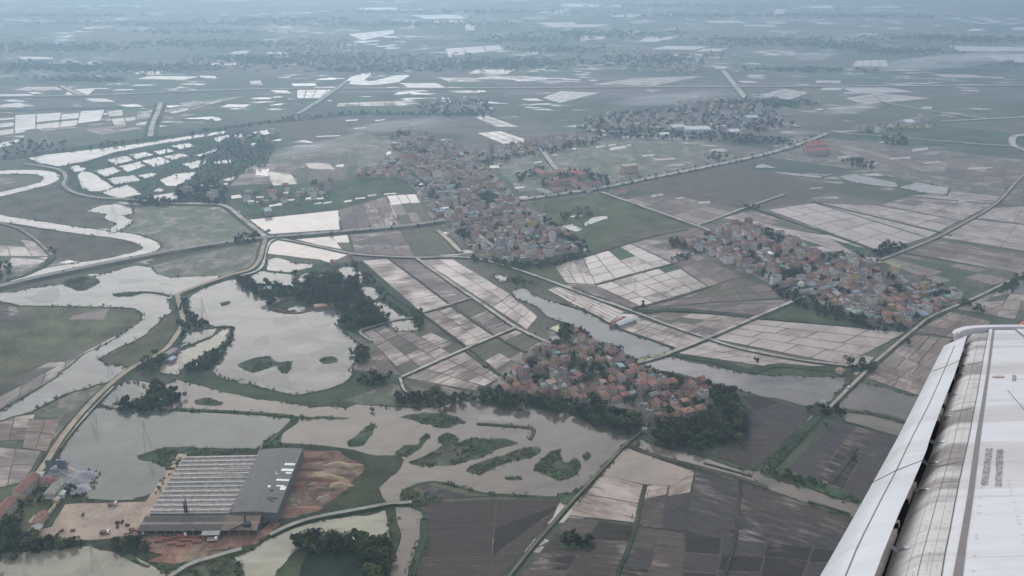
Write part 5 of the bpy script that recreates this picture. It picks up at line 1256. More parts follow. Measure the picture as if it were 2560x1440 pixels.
# ------------------------------------------------------------------ villages
VILL = {
    'riverside village': dict(pts=[(1238, 968), (1290, 915), (1320, 882), (1365, 866), (1402, 828), (1440, 832), (1480, 850), (1520, 868), (1556, 888), (1582, 918), (1640, 936), (1700, 965), (1772, 962), (1770, 1010), (1745, 1048), (1680, 1066), (1622, 1058), (1600, 1022), (1540, 1012), (1480, 1004), (1420, 1008), (1350, 998), (1290, 988)],
                              cell=10.4, ang=0.42, holes=[[(1455, 925), (1500, 930), (1510, 950), (1465, 968), (1450, 950)], [(1330, 905), (1350, 905), (1350, 920), (1330, 920)], [(1310, 960), (1335, 945), (1345, 960), (1320, 972)], [(1660, 945), (1690, 950), (1680, 965)]],
                              roofs=dict(orange=8, terracotta=11, brown=6, grey=5, teal=3, rust=4, white=.3, blue=.6), marks=[('by the long pond', (1480, 850)), ('beside the field track', (1320, 890)), ('near the river trees', (1340, 990)), ('round the wooded middle', (1480, 950)), ('by the grey floodwater', (1680, 955)), ('at the flooded road end', (1700, 1040))]),
    'long village': dict(pts=[(1690, 606), (1760, 592), (1850, 562), (1905, 566), (1990, 602), (2060, 642), (2130, 642), (2200, 682), (2300, 702), (2402, 732), (2392, 752), (2320, 790), (2272, 816), (2180, 802), (2100, 772), (2020, 742), (1960, 726), (1900, 692), (1820, 662), (1740, 632)],
                         cell=11.4, ang=0.30, holes=[[(1930, 590), (1965, 590), (1960, 618), (1930, 612)], [(1945, 690), (2005, 675), (2010, 700), (1950, 710)], [(2050, 650), (2090, 640), (2090, 660)], [(2010, 665), (2050, 672), (2030, 690)]],
                         roofs=dict(orange=4, terracotta=8, brown=6, grey=9, teal=3, rust=4, white=.7, blue=1.5), marks=[('at the upper end', (1760, 610)), ('near the green strip', (1960, 600)), ('in the middle', (2020, 690)), ('at the ditch side', (2050, 760)), ('by the pale paddies', (2230, 700)), ('at the straight road end', (2330, 770))]),
    'central village': dict(pts=[(985, 352), (1060, 336), (1120, 350), (1180, 390), (1205, 412), (1262, 472), (1312, 520), (1372, 560), (1440, 602), (1460, 636), (1330, 656), (1232, 650), (1160, 612), (1112, 560), (1090, 538), (1040, 470), (1000, 442), (890, 447), (922, 426), (980, 412)],
                            cell=12.2, ang=0.36, holes=[[(1195, 492), (1230, 490), (1235, 515), (1200, 515)], [(1130, 465), (1160, 465), (1160, 480), (1135, 482)], [(1115, 590), (1180, 580), (1190, 612), (1150, 610)], [(1040, 385), (1070, 380), (1070, 392)]],
                            roofs=dict(orange=2, terracotta=6, brown=6, grey=12, teal=2.5, rust=4, white=.6, blue=2.5), marks=[('at the lower edge', (1300, 640)), ('near the green meadow', (1400, 590)), ('by the olive plots', (1150, 600)), ('in the middle', (1230, 540)), ('along the pale street', (1080, 490)), ('at the far end', (1060, 380))]),
    'roadside row': dict(pts=[(1180, 388), (1330, 358), (1450, 338), (1505, 345), (1440, 366), (1330, 382), (1200, 402)], cell=14, ang=0.1, holes=[], roofs=dict(terracotta=4, brown=5, grey=6, rust=4), marks=[('along the hedge', (1330, 370))]),
    'hazy village': dict(pts=[(1440, 302), (1560, 286), (1680, 272), (1780, 250), (1880, 250), (1930, 280), (1992, 318), (1900, 332), (1790, 322), (1640, 318), (1500, 322)], cell=17, ang=0.2, holes=[], roofs=dict(terracotta=3, brown=4, grey=9, rust=3, teal=1, white=.3), marks=[('in the haze', (1700, 300))]),
    'far hamlet': dict(pts=[(1050, 262), (1120, 250), (1200, 250), (1232, 275), (1150, 285), (1060, 277)], cell=18, ang=0.1, holes=[], roofs=dict(brown=4, grey=6, rust=2), marks=[('far off', (1150, 265))]),
    'farthest village': dict(pts=[(1500, 128), (1600, 122), (1760, 165), (1760, 190), (1560, 180), (1580, 150)], cell=24, ang=0.1, holes=[], roofs=dict(brown=4, grey=6, rust=2), marks=[('far off', (1640, 150))]),
    'left hazy village': dict(pts=[(690, 120), (860, 110), (960, 150), (1180, 140), (1180, 175), (900, 180), (760, 165)], cell=26, ang=0.1, holes=[], roofs=dict(brown=4, grey=7), marks=[('far off', (900, 150))]),
    'wooded hamlet': dict(pts=[(452, 472), (560, 462), (565, 506), (452, 502)], cell=19, ang=0.1, holes=[], roofs=dict(grey=6, brown=3, rust=2), marks=[('among dark trees', (500, 490))]),
    'scattered hamlet': dict(pts=[(600, 485), (700, 465), (830, 458), (828, 500), (690, 518), (610, 512)], cell=21, ang=0.15, holes=[], roofs=dict(grey=5, terracotta=2, rust=2, white=2, blue=1), marks=[('on the green plots', (700, 490))]),
    'far road hamlet': dict(pts=[(2120, 325), (2330, 305), (2340, 318), (2140, 338)], cell=19, ang=0.1, holes=[], roofs=dict(grey=6, brown=3, rust=2), marks=[('by the far road', (2200, 320))]),
    'fish farm huts': dict(pts=[(590, 340), (680, 335), (680, 365), (600, 370)], cell=26, ang=0.1, holes=[], roofs=dict(grey=4, terracotta=2, white=1), marks=[('by the fish farm', (640, 350))]),
}
HOUSES = []
TREES = []      # x, y, height, crown radius, wood name


def weighted(dct, r):
    ks = list(dct); t = sum(dct.values()) * r
    for k in ks:
        t -= dct[k]
        if t <= 0: return k
    return ks[-1]


ROADPTS = np.array([p for P, w in ROADS for p in P])
for vn, V in VILL.items():
    P = ground(V['pts']); holes = [ground(h) for h in V['holes']]
    near = V['cell'] < 16
    if near:
        tag(sheet('village_ground', wobble(offset(P, 5), 3, 18, 7), zz('land') + 0.35, M['mudgrass'], (0.115, 0.105, 0.078)), f'trodden earth and yards under the {vn}', 'ground', kind='structure')
    xs = [p[0] for p in P]; ys = [p[1] for p in P]; cx, cy = sum(xs) / len(xs), sum(ys) / len(ys)
    R = max(max(xs) - min(xs), max(ys) - min(ys)); cell = V['cell']; ca, sa = math.cos(V['ang']), math.sin(V['ang'])
    n = int(R / cell) + 2
    r = random.Random(len(vn))
    for i in range(-n, n):
        for k in range(-n, n):
            u = (i + r.uniform(-.2, .2) + (0.25 if k % 2 else 0)) * cell; v = (k + r.uniform(-.2, .2)) * cell * 0.95
            x, y = cx + u * ca - v * sa, cy + u * sa + v * ca
            if not in_poly(np.array([x]), np.array([y]), P)[0]: continue
            if any(in_poly(np.array([x]), np.array([y]), h)[0] for h in holes):
                TREES.append((x, y, r.uniform(6, 10), r.uniform(3, 4.6), f'trees inside the {vn}')); continue
            if np.min(np.hypot(ROADPTS[:, 0] - x, ROADPTS[:, 1] - y)) < 4.5: continue
            nz = noise.noise(Vector((x / 45, y / 45, 5)))
            if r.random() < (0.16 if near else 0.35) + 0.25 * max(0, nz):
                if r.random() < 0.75: TREES.append((x, y, r.uniform(5, 9), r.uniform(2.4, 4.2), f'trees inside the {vn}'))
                continue
            roof = weighted(V['roofs'], r.random())
            if roof in ('teal', 'white', 'blue', 'green'): vi = r.choice([7, 11, 7])
            elif roof == 'grey': vi = r.choice([5, 6, 6, 5, 7, 1])
            elif roof == 'rust': vi = r.choice([7, 11, 0, 8])
            else: vi = r.choice([0, 1, 2, 3, 4, 8, 9, 9, 2, 0, 10])
            wall = r.choice(['cream', 'grey', 'white', 'white', 'yellow', 'pink', 'brick', 'grey', 'cream', 'white'])
            HOUSES.append(dict(x=x, y=y, rz=V['ang'] + r.choice([0, 0, math.pi / 2, math.pi / 2, math.pi]) + r.uniform(-.12, .12), v=vi, roof=roof, wall=wall, s=r.uniform(.74, 1.2) * cell / 12.4 if near else r.uniform(.9, 1.15), vill=vn, jitter=r.uniform(.75, 1.2)))
            if r.random() < 0.22: TREES.append((x + r.uniform(4, 7) * r.choice([-1, 1]), y + r.uniform(4, 7) * r.choice([-1, 1]), r.uniform(4, 7), r.uniform(1.8, 3), f'trees inside the {vn}'))

for h in HOUSES:
    h['px'], h['py'], h['dep'] = px_of(h['x'], h['y'], 3)
    h['vis'] = -20 < h['px'] < 2580 and h['py'] < 1460
    if h['px'] > 2410 and h['py'] > 840: h['vis'] = False
    h['size'] = VAR[h['v']][0] * h['s'] / h['dep']
HOUSES = [h for h in HOUSES if h['vis']]
HOUSES.sort(key=lambda h: -h['size'] * (1 + 0.15 * VAR[h['v']][2]))
NEAR, FARH = HOUSES[:300], HOUSES[300:]
print('houses', len(HOUSES), 'trees in villages', len(TREES))

def ordinal(i):
    ones = ['zeroth', 'first', 'second', 'third', 'fourth', 'fifth', 'sixth', 'seventh', 'eighth', 'ninth', 'tenth', 'eleventh', 'twelfth', 'thirteenth', 'fourteenth', 'fifteenth', 'sixteenth', 'seventeenth', 'eighteenth', 'nineteenth']
    if i < 20: return ones[i]
    tens = {2: ('twenty', 'twentieth'), 3: ('thirty', 'thirtieth'), 4: ('forty', 'fortieth'), 5: ('fifty', 'fiftieth'), 6: ('sixty', 'sixtieth'), 7: ('seventy', 'seventieth'), 8: ('eighty', 'eightieth'), 9: ('ninety', 'ninetieth')}[i // 10]
    return tens[1] if i % 10 == 0 else tens[0] + '-' + ones[i % 10]


ORD = ['', 'second', 'third', 'fourth', 'fifth', 'sixth', 'seventh', 'eighth', 'ninth', 'tenth', 'eleventh', 'twelfth', 'thirteenth', 'fourteenth', 'fifteenth']
RFN = dict(gable='gable', hip='hipped', flat='flat', mono='lean-to')
fam = {}
for h in NEAR:
    ms = VILL[h['vill']]['marks']
    h['zone'] = min(ms, key=lambda m: (m[1][0] - h['px']) ** 2 + (2.2 * (m[1][1] - h['py'])) ** 2)[0]
    w, d, fl, rf = VAR[h['v']][:4]
    h['key'] = f"{FLW[fl]} {h['wall']} house, {h['roof']} {RFN[rf]} roof, {h['zone']}, {h['vill']}"
    fam.setdefault(h['key'], []).append(h)
for key, hs in fam.items():
    hs.sort(key=lambda h: h['px'])
    for i, h in enumerate(hs):
        h['label'] = key if len(hs) == 1 else key + (', leftmost' if i == 0 else f', {ORD[min(i, 14)]} from left')


def make_house(h, windows):
    w, d, fl, rf, hh, wm, rm = VAR[h['v']]
    r = empty('house', (h['x'], h['y'], 0.62), h['rz'])
    r.scale = (h['s'], h['s'], h['s'] * (0.97 + 0.06 * h['jitter']))
    j = h['jitter']
    rc = tuple(min(0.85, c * j) for c in ROOFC[h['roof']]); wc = tuple(min(.8, c * (0.9 + 0.12 * j)) for c in WALLC[h['wall']])
    link('wall', wm, r, None, wc)
    if rf == 'flat': rc = tuple(c * 0.9 for c in ROOFC['grey'])
    link('roof', rm, r, None, rc)
    tag(r, h['label'], 'house', f"houses of the {h['vill']}")
    if not windows: return r
    # openings on the two walls that look at the viewer
    for ang, ww, dd in ((0, w, d), (math.pi, w, d), (math.pi / 2, d, w), (-math.pi / 2, d, w)):
        nx, ny = math.sin(ang + h['rz']), -math.cos(ang + h['rz'])
        if nx * -h['x'] + ny * -h['y'] < 0.45 * math.hypot(h['x'], h['y']): continue
        q = 0
        for f in range(fl):
            for k in range(2 if ww < 9 else 3):
                n = 2 if ww < 9 else 3
                u = -ww / 2 + ww * (k + .5) / n
                me = DOOR if (f == 0 and k == 0) else WIN
                z = 0.02 if me is DOOR else 0.95 + 3.3 * f
                o = link('door' if me is DOOR else 'window', me, r, (u * math.cos(ang) + (dd / 2) * math.sin(ang), u * math.sin(ang) - (dd / 2) * math.cos(ang), z))
                o.rotation_euler = (0, 0, ang)
                if me is WIN and windows > 1: link('frame', FRM, o)
    return r


for i, h in enumerate(NEAR):
    make_house(h, 2 if i < 24 else 1 if i < 145 else 0)
# stainless water tanks on a few near flat roofs read as bright specks

# the rest of the houses, too small and too many to tell apart: one mass per village
BYV = {}
for h in FARH: BYV.setdefault(h['vill'], []).append(h)
for vn, hs in BYV.items():
    vs, fs, cols = [], [], []
    for h in hs:
        w, d, fl, rf = VAR[h['v']][:4]; s = h['s'] * 1.05; hh = VAR[h['v']][4] * s
        rise = 0.0 if rf == 'flat' else (0.5 if rf == 'mono' else 0.27 * d)
        m = wall_mesh(w * s, d * s, hh, rise if rise else 0); nw = len(m.f)
        if rise: rr = gable_roof(w * s, d * s, hh, rise)
        else: rr = flat_roof(w * s, d * s, hh)
        c, sn = math.cos(h['rz']), math.sin(h['rz'])
        for mm, col in ((m, tuple(x * (0.9 + .12 * h['jitter']) for x in WALLC[h['wall']])), (rr, tuple(x * h['jitter'] for x in ROOFC[h['roof']]))):
            k = len(vs)
            vs += [(h['x'] + v[0] * c - v[1] * sn, h['y'] + v[0] * sn + v[1] * c, v[2] + 0.6) for v in mm.v]
            fs += [[k + i for i in f] for f in mm.f]; cols += [col] * len(mm.f)
    x0, y0 = hs[0]['x'], hs[0]['y']
    o = mesh_obj('distant_houses', [(v[0] - x0, v[1] - y0, v[2]) for v in vs], fs, M['attr'], None, (x0, y0, 0))
    a = o.data.attributes.new('Col', 'FLOAT_COLOR', 'FACE')
    a.data.foreach_set('color', np.array([(*c, 1) for c in cols], dtype=np.float32).ravel())
    tag(o, f'crowd of small roofs of the {vn}', 'houses', kind='stuff')

# ------------------------------------------------------------------ trees
WOODS = [
    ('trees of the river belt under the riverside village', [(1200, 992), (1245, 985), (1300, 1000), (1400, 1012), (1500, 1020), (1560, 1040), (1600, 1062), (1590, 1085), (1560, 1080), (1500, 1070), (1440, 1040), (1340, 1022), (1230, 1016), (1200, 1006)], 7.0, 7, 11),
    ('trees at the flooded end of the riverside village', [(1640, 1075), (1690, 1066), (1760, 1050), (1790, 1000), (1775, 968), (1830, 988), (1858, 1040), (1868, 1078), (1845, 1108), (1760, 1128), (1680, 1128), (1640, 1110)], 8.0, 7, 12),
    ('trees between the riverside village and the floodwater', [(1545, 866), (1562, 884), (1582, 906), (1640, 932), (1700, 955), (1772, 962), (1800, 985), (1772, 975), (1690, 962), (1600, 925), (1560, 900)], 6.5, 6, 9),
    ('trees at the top of the riverside village', [(1395, 835), (1410, 818), (1440, 822), (1462, 835), (1490, 850), (1478, 856), (1440, 836), (1405, 846)], 5.5, 5, 8),
    ('trees of the bank below the paddies', [(975, 994), (1010, 988), (1100, 990), (1180, 994), (1200, 1006), (1120, 1016), (1000, 1012)], 6.5, 6, 10),
    ('tall trees round the dark pond field', [(745, 1372), (755, 1362), (820, 1360), (880, 1362), (950, 1364), (968, 1366), (968, 1378), (880, 1377), (800, 1377), (748, 1376)], 4.0, 9, 13),
    ('trees along the side channel', [(930, 1385), (966, 1378), (958, 1480), (905, 1480), (920, 1420)], 4.6, 8, 12),
    ('trees in the corner below the school', [(-20, 1330), (0, 1318), (50, 1305), (72, 1345), (110, 1358), (205, 1360), (212, 1368), (100, 1376), (-20, 1390)], 5.5, 6, 10),
    ('trees in front of the dirt yard', [(100, 1352), (160, 1353), (225, 1355), (225, 1360), (110, 1358)], 4.2, 4, 6),
    ('trees left of the brick stacks', [(260, 1358), (290, 1348), (330, 1352), (372, 1362), (372, 1380), (300, 1376), (265, 1370)], 5.5, 5, 8),
    ('trees of the school yard', [(95, 1220), (128, 1215), (118, 1240), (100, 1262), (70, 1290), (40, 1300), (55, 1262)], 9.0, 4, 7),
    ('trees on the gravel shore', [(165, 1220), (185, 1215), (200, 1240), (205, 1250), (170, 1255)], 6.0, 4, 6),
    ('trees round the pond hut', [(300, 1015), (370, 1000), (382, 965), (420, 975), (455, 1000), (430, 1020), (380, 1028), (310, 1026)], 6.5, 6, 10),
    ('trees at the dike bend', [(338, 910), (395, 886), (420, 896), (402, 926), (345, 935)], 7.0, 6, 9),
    ('trees of the hook-shaped hedge', [(460, 930), (500, 905), (510, 890), (545, 880), (572, 850), (580, 830), (584, 850), (562, 880), (545, 905), (505, 932), (465, 940)], 5.5, 5, 8),
    ('trees along the dike canal', [(446, 770), (466, 752), (474, 790), (520, 812), (505, 822), (470, 835), (455, 848), (450, 800)], 7.5, 5, 8),
    ('trees of the lake peninsula', [(735, 735), (745, 718), (770, 702), (800, 694), (840, 694), (880, 700), (900, 725), (912, 750), (950, 785), (990, 800), (950, 815), (915, 820), (880, 826), (860, 812), (880, 795), (850, 770), (800, 765), (770, 760), (740, 755)], 7.5, 8, 13),
    ('trees on the western tip of the peninsula', [(588, 695), (640, 706), (690, 716), (735, 728), (740, 745), (700, 745), (672, 760), (640, 745), (608, 720)], 8.0, 6, 10),
    ('hedge trees beside the pale paddies', [(850, 660), (890, 655), (940, 705), (970, 745), (1000, 775), (1030, 795), (1010, 795), (960, 755), (920, 712), (880, 672)], 8.0, 4, 7),
    ('trees on the lake shore plots', [(880, 885), (905, 870), (930, 895), (915, 912), (890, 905)], 6.5, 6, 9),
    ('trees by the lower lake shore', [(890, 955), (930, 935), (975, 945), (960, 965), (900, 970)], 7.0, 6, 9),
    ('trees by the pond end track', [(1030, 790), (1050, 786), (1060, 805), (1045, 825), (1035, 800)], 5.5, 6, 8),
    ('trees at the pond head', [(1260, 700), (1300, 698), (1330, 712), (1290, 716)], 6.5, 4, 7),
    ('trees under the central village', [(1160, 650), (1230, 654), (1330, 660), (1450, 638), (1470, 645), (1380, 668), (1300, 676), (1220, 662)], 8.0, 6, 10),
    ('trees on the meadow side of the central village', [(1330, 540), (1372, 552), (1440, 595), (1475, 632), (1455, 632), (1400, 590)], 8.5, 6, 9),
    ('trees in the small village square', [(1195, 492), (1230, 490), (1235, 515), (1200, 515)], 8.0, 6, 9),
    ('trees at the head of the long village', [(1672, 605), (1700, 602), (1730, 622), (1712, 632), (1680, 618)], 7.5, 6, 9),
    ('bushes above the wet paddies', [(1668, 648), (1700, 640), (1728, 632), (1720, 650), (1685, 660)], 7.5, 4, 7),
    ('trees on the ditch side of the long village', [(1935, 715), (2010, 745), (2100, 778), (2180, 805), (2275, 822), (2260, 835), (2180, 828), (2080, 800), (1990, 765), (1930, 728)], 9.5, 6, 9),
    ('trees in the middle of the long village', [(1940, 695), (2005, 675), (2010, 700), (1950, 712)], 7.5, 6, 9),
    ('trees behind the long village', [(2080, 640), (2130, 632), (2200, 655), (2190, 665), (2120, 650)], 8.5, 5, 8),
    ('field trees behind the long village', [(2180, 632), (2220, 612), (2265, 618), (2240, 632), (2195, 645)], 7.5, 6, 9),
    ('trees at the straight road end', [(2390, 755), (2440, 760), (2470, 785), (2420, 780)], 8.5, 5, 8),
    ('roadside trees under the wing tip', [(2490, 735), (2540, 695), (2570, 690), (2560, 705), (2510, 735)], 8.0, 5, 8),
    ('roadside trees left of the wing', [(2045, 1025), (2062, 1015), (2092, 1020), (2112, 1035), (2090, 1042), (2055, 1035)], 6.0, 6, 9),
    ('roadside trees at the crossing', [(2120, 912), (2142, 908), (2190, 912), (2180, 925), (2135, 932)], 6.5, 6, 9),
    ('bushes along the framed plots', [(1905, 1172), (1940, 1162), (1990, 1190), (2050, 1205), (2040, 1215), (1980, 1205), (1920, 1190)], 7.0, 3, 6),
    ('lone clump in the brown plots', [(1402, 1355), (1415, 1338), (1440, 1334), (1458, 1352), (1478, 1358), (1470, 1370), (1440, 1368), (1405, 1366)], 5.0, 4, 7),
    ('trees of the river meadow', [(120, 622), (140, 622), (138, 632), (122, 632)], 8.0, 5, 8),
    ('dark trees at the left edge', [(-20, 660), (20, 662), (30, 685), (0, 700), (-20, 700)], 9.0, 6, 9),
    ('trees beside the junction', [(580, 600), (640, 588), (655, 596), (640, 608), (585, 612)], 8.0, 6, 9),
    ('trees on the upper road', [(318, 505), (370, 497), (440, 502), (440, 515), (330, 516)], 9.0, 6, 9),
    ('trees of the wooded hamlet', [(446, 468), (560, 458), (568, 512), (446, 508)], 12.0, 7, 11),
    ('trees of the fish farm', [(500, 392), (560, 352), (600, 332), (690, 345), (690, 372), (660, 422), (560, 452), (470, 472), (490, 432)], 12.0, 4, 7),
    ('trees round the red school', [(1340, 470), (1400, 450), (1420, 425), (1480, 430), (1530, 455), (1520, 470), (1500, 462), (1440, 450), (1390, 465)], 12.0, 6, 10),
    ('trees on the school back field', [(1290, 440), (1340, 425), (1360, 420), (1350, 440), (1300, 460)], 12.0, 6, 10),
    ('trees in the village meadow', [(1395, 540), (1430, 530), (1470, 520), (1485, 540), (1440, 545), (1410, 555)], 10.0, 5, 8),
    ('bushes beyond the crossroad', [(1855, 520), (1880, 515), (1900, 525), (1870, 532)], 8.5, 5, 7),
    ('hedge of the far row houses', [(1200, 402), (1330, 385), (1500, 350), (1500, 358), (1340, 395), (1210, 412)], 14.0, 6, 10),
    ('belt before the hazy village', [(1440, 320), (1600, 325), (1800, 335), (1960, 350), (2000, 365), (1850, 360), (1700, 352), (1500, 345)], 15.0, 7, 11),
    ('trees of the hazy village', [(1440, 300), (1680, 270), (1880, 248), (1990, 318), (1900, 332), (1640, 320), (1500, 325)], 24.0, 7, 11),
    ('trees by the compound', [(2090, 405), (2150, 400), (2185, 412), (2180, 425), (2130, 418)], 12.0, 6, 9),
    ('trees in the hazy fields', [(2205, 345), (2250, 340), (2275, 358), (2240, 372), (2210, 365)], 14.0, 6, 10),
    ('hedges between the fish ponds', [(290, 392), (560, 340), (590, 352), (480, 430), (360, 480), (340, 460), (420, 425), (260, 412)], 22.0, 3, 5),
    ('trees behind the fish ponds', [(1750, 392), (1790, 385), (1830, 400), (1780, 405)], 13.0, 6, 9),
    ('left far wood', [(0, 370), (60, 352), (160, 362), (120, 380), (0, 400)], 18.0, 6, 10),
    ('dark line above the long pond', [(60, 388), (200, 370), (400, 345), (560, 322), (700, 303), (700, 308), (560, 328), (400, 350), (200, 376)], 13.0, 6, 10),
    ('dark line above the brown fields', [(700, 300), (870, 282), (1000, 283), (1190, 285), (1190, 290), (1000, 289), (870, 289), (700, 306)], 15.0, 6, 10),
    ('trees of the far hamlet', [(1040, 265), (1120, 250), (1230, 255), (1240, 290), (1120, 292), (1045, 280)], 22.0, 7, 11),
    ('head trees of the central village', [(975, 345), (1010, 322), (1030, 325), (1020, 345)], 14.0, 7, 11),
]
REAL = []
for wn_, pts, sp, h0, h1 in WOODS:
    P = ground(pts); xs = [p[0] for p in P]; ys = [p[1] for p in P]
    r = random.Random(len(pts) * 7 + int(pts[0][0]))
    A = abs(area2(P)) / 2; n = int(A / (sp * sp) * 1.15) + 1
    got = []
    for t in range(n * 12):
        if len(got) >= n: break
        x, y = r.uniform(min(xs), max(xs)), r.uniform(min(ys), max(ys))
        if not in_poly(np.array([x]), np.array([y]), P)[0]: continue
        if any((x - a) ** 2 + (y - b) ** 2 < (sp * 0.62) ** 2 for a, b in got): continue
        got.append((x, y))
    for x, y in got:
        h = r.uniform(h0, h1) * (0.7 + 0.3 * r.random()); TREES.append((x, y, h, h * r.uniform(0.40, 0.52), wn_))
# rows of small trees along the roads
def row(name, pts, step, side, h):
    P = catmull(ground(pts), 10); L, R = ribbon(P, side * 2); acc = 0
    for Q in (L, R):
        acc = 0
        for a, b in zip(Q, Q[1:]):
            acc += math.hypot(b[0] - a[0], b[1] - a[1])
            if acc > step * random.uniform(.7, 1.5): TREES.append((*b, h * random.uniform(.7, 1.2), h * .42, name)); acc = 0
row('small street trees along the main road', [(1300, 500), (1350, 494), (1500, 472), (1620, 448), (1760, 420), (1900, 390), (2005, 360), (2068, 335)], 16, 7.5, 5)
row('small street trees along the highway', [(680, 596), (760, 590), (900, 578), (1020, 567), (1112, 554)], 26, 7, 4.5)
row('bushes along the straight track', [(1290, 820), (1376, 861)], 18, 3.5, 3)
row('small trees along the village street', [(1026, 438), (1052, 460), (1082, 492), (1100, 520), (1118, 546)], 14, 5, 5)
for px, py, h, nm in [(735, 690, 7, 'round tree between two ponds'), (2180, 928, 8, 'lone tree at the road crossing'), (1590, 777, 6, 'bush at the track fork'), (1605, 772, 6, 'taller bush at the track fork'), (2025, 1025, 7, 'lone round tree in the floodwater'), (1350, 560, 6, 'lone tree at the meadow edge'),
                      (670, 583, 6, 'bare tree beside the flooded field'), (1215, 925, 5, 'small tree by the field ridge'), (755, 1045, 3, 'lone bush on the river bar'), (930, 1030, 3.5, 'lone bush standing in the river'), (1325, 1090, 4, 'bush at the end of the bund'), (2065, 1068, 4, 'bush in the framed plot'),
                      (2135, 1150, 4, 'bush on the framed plot hedge'), (1465, 782, 3, 'bush on the pond bund'), (1890, 905, 5, 'bush on the weedy bank'), (2270, 860, 6, 'tree beside the straight road')]:
    TREES.append((*gp(px, py), h, h * .5, nm))

LEAF = (0.030, 0.051, 0.024)


def leaf_cloud(n, r, size, seed, flat=0.8, lobes=7):
    """leaf-clump faces spread through several lobes; unit crown of radius 1 centred on the origin"""
    g = np.random.default_rng(seed)
    c = g.normal(size=(lobes, 3)) * np.array([0.52, 0.52, 0.36]); rad = g.uniform(0.34, 0.62, lobes)
    i = g.integers(0, lobes, n)
    d = g.normal(size=(n, 3)); d /= np.linalg.norm(d, axis=1)[:, None]
    p = c[i] + d * (rad[i] * g.uniform(0.55, 1.05, n) ** 0.6)[:, None]
    p[:, 2] *= flat
    nrm = d * 0.8 + g.normal(size=(n, 3)) * 0.6 + np.array([0, 0, 0.35]); nrm /= np.linalg.norm(nrm, axis=1)[:, None]
    t = np.cross(nrm, g.normal(size=(n, 3))); t /= np.linalg.norm(t, axis=1)[:, None]
    b = np.cross(nrm, t); s = size * g.uniform(0.6, 1.35, n)[:, None]; e = g.uniform(0.6, 1.2, n)[:, None]
    q = np.stack([p - t * s - b * s * e * .6, p + t * s * .7 - b * s * e, p + t * s + b * s * e * .7, p - t * s * .6 + b * s * e], 1)
    return q.reshape(-1, 3)


def quads_mesh(name, V, mat):
    me = bpy.data.meshes.new(name); n = len(V) // 4
    me.vertices.add(len(V)); me.vertices.foreach_set('co', np.asarray(V, np.float32).ravel())
    me.loops.add(len(V)); me.loops.foreach_set('vertex_index', np.arange(len(V), dtype=np.int32))
    me.polygons.add(n); me.polygons.foreach_set('loop_start', np.arange(0, len(V), 4, dtype=np.int32)); me.polygons.foreach_set('loop_total', np.full(n, 4, np.int32))
    me.materials.append(mat); me.update(calc_edges=True); return me


CROWNS = [quads_mesh('crown', leaf_cloud(620, 1, 0.105, 50 + k, 0.78 + 0.12 * (k % 3), 6 + k % 4), M['leaf']) for k in range(8)]
TRUNKS = []
for k in range(3):
    rr = random.Random(k); m = MB().tube((0, 0, -0.05), (0.02, 0, 0.5), 0.045, 0.03, 7)
    for a in range(4):
        t = a * 1.6 + k; m.tube((0.02, 0, 0.42 + 0.05 * a), (0.22 * math.cos(t), 0.22 * math.sin(t), 0.72 + .04 * a), 0.02, 0.008, 5)
    TRUNKS.append(m.mesh('trunk', M['bark']))

WOODC = {}
T2 = []
for (x, y, h, r, nm) in TREES:
    a, b, dep = px_of(x, y, h / 2)
    if not (-25 < a < 2585 and b < 1465): continue
    if a > 2330 and b > 870: continue
    if len(ROADPTS) and np.min(np.hypot(ROADPTS[:, 0] - x, ROADPTS[:, 1] - y)) < 2.2: continue
    T2.append((h / dep, x, y, h, r, nm, a))
T2.sort(reverse=True)
print('trees', len(T2))
byname = {}
for t in T2[:300]: byname.setdefault(t[5], []).append(t)
SINGLE = {nm: ts for nm, ts in byname.items()}
k = 0
for nm, ts in byname.items():
    ts.sort(key=lambda t: t[6])
    single = not (nm.startswith('trees') or ' trees ' in nm or nm.startswith('bushes') or nm.startswith('tall trees') or 'small' in nm.split()[:1] and 'trees' in nm or nm.startswith('hedge') or nm.startswith('dark') or nm.startswith('row') or 'clump' in nm)
    base = nm.replace('small street trees', 'small street tree').replace('tall trees', 'tall tree').replace('hedge trees', 'hedge tree').replace('roadside trees', 'roadside tree').replace('field trees', 'field tree').replace('head trees', 'head tree').replace('dark trees', 'dark tree').replace('small trees', 'small tree')
    base = base.replace('trees ', 'tree ').replace('bushes ', 'bush ')
    for i, (sz, x, y, h, r, _, a) in enumerate(ts):
        o = empty('tree', (x, y, 0.62), random.uniform(0, 6.28)); k += 1
        lean = random.uniform(.85, 1.15)
        t = link('trunk', TRUNKS[k % 3], o); t.scale = (h, h, h)
        c = link('crown', CROWNS[k % 8], o, (0, 0, h * 0.60), (lambda q, w: (LEAF[0] * q * w, LEAF[1] * q, LEAF[2] * q))(random.uniform(.75, 1.45), random.uniform(.85, 1.3))); c.scale = (r * lean * 1.12, r / lean * 1.12, h * 0.52)
        shade = 'tall' if h > 9.5 else 'low' if h < 5.5 else 'mid-sized'
        lab = base if single else f'{shade} dark green {base}'
        if not single and len(ts) > 1: lab = f'{shade} {base}, ' + ('leftmost' if i == 0 else 'rightmost' if i == len(ts) - 1 else f'{ordinal(i + 1)} from left')
        tag(o, lab, 'tree', None if single and len(ts) == 1 else nm)

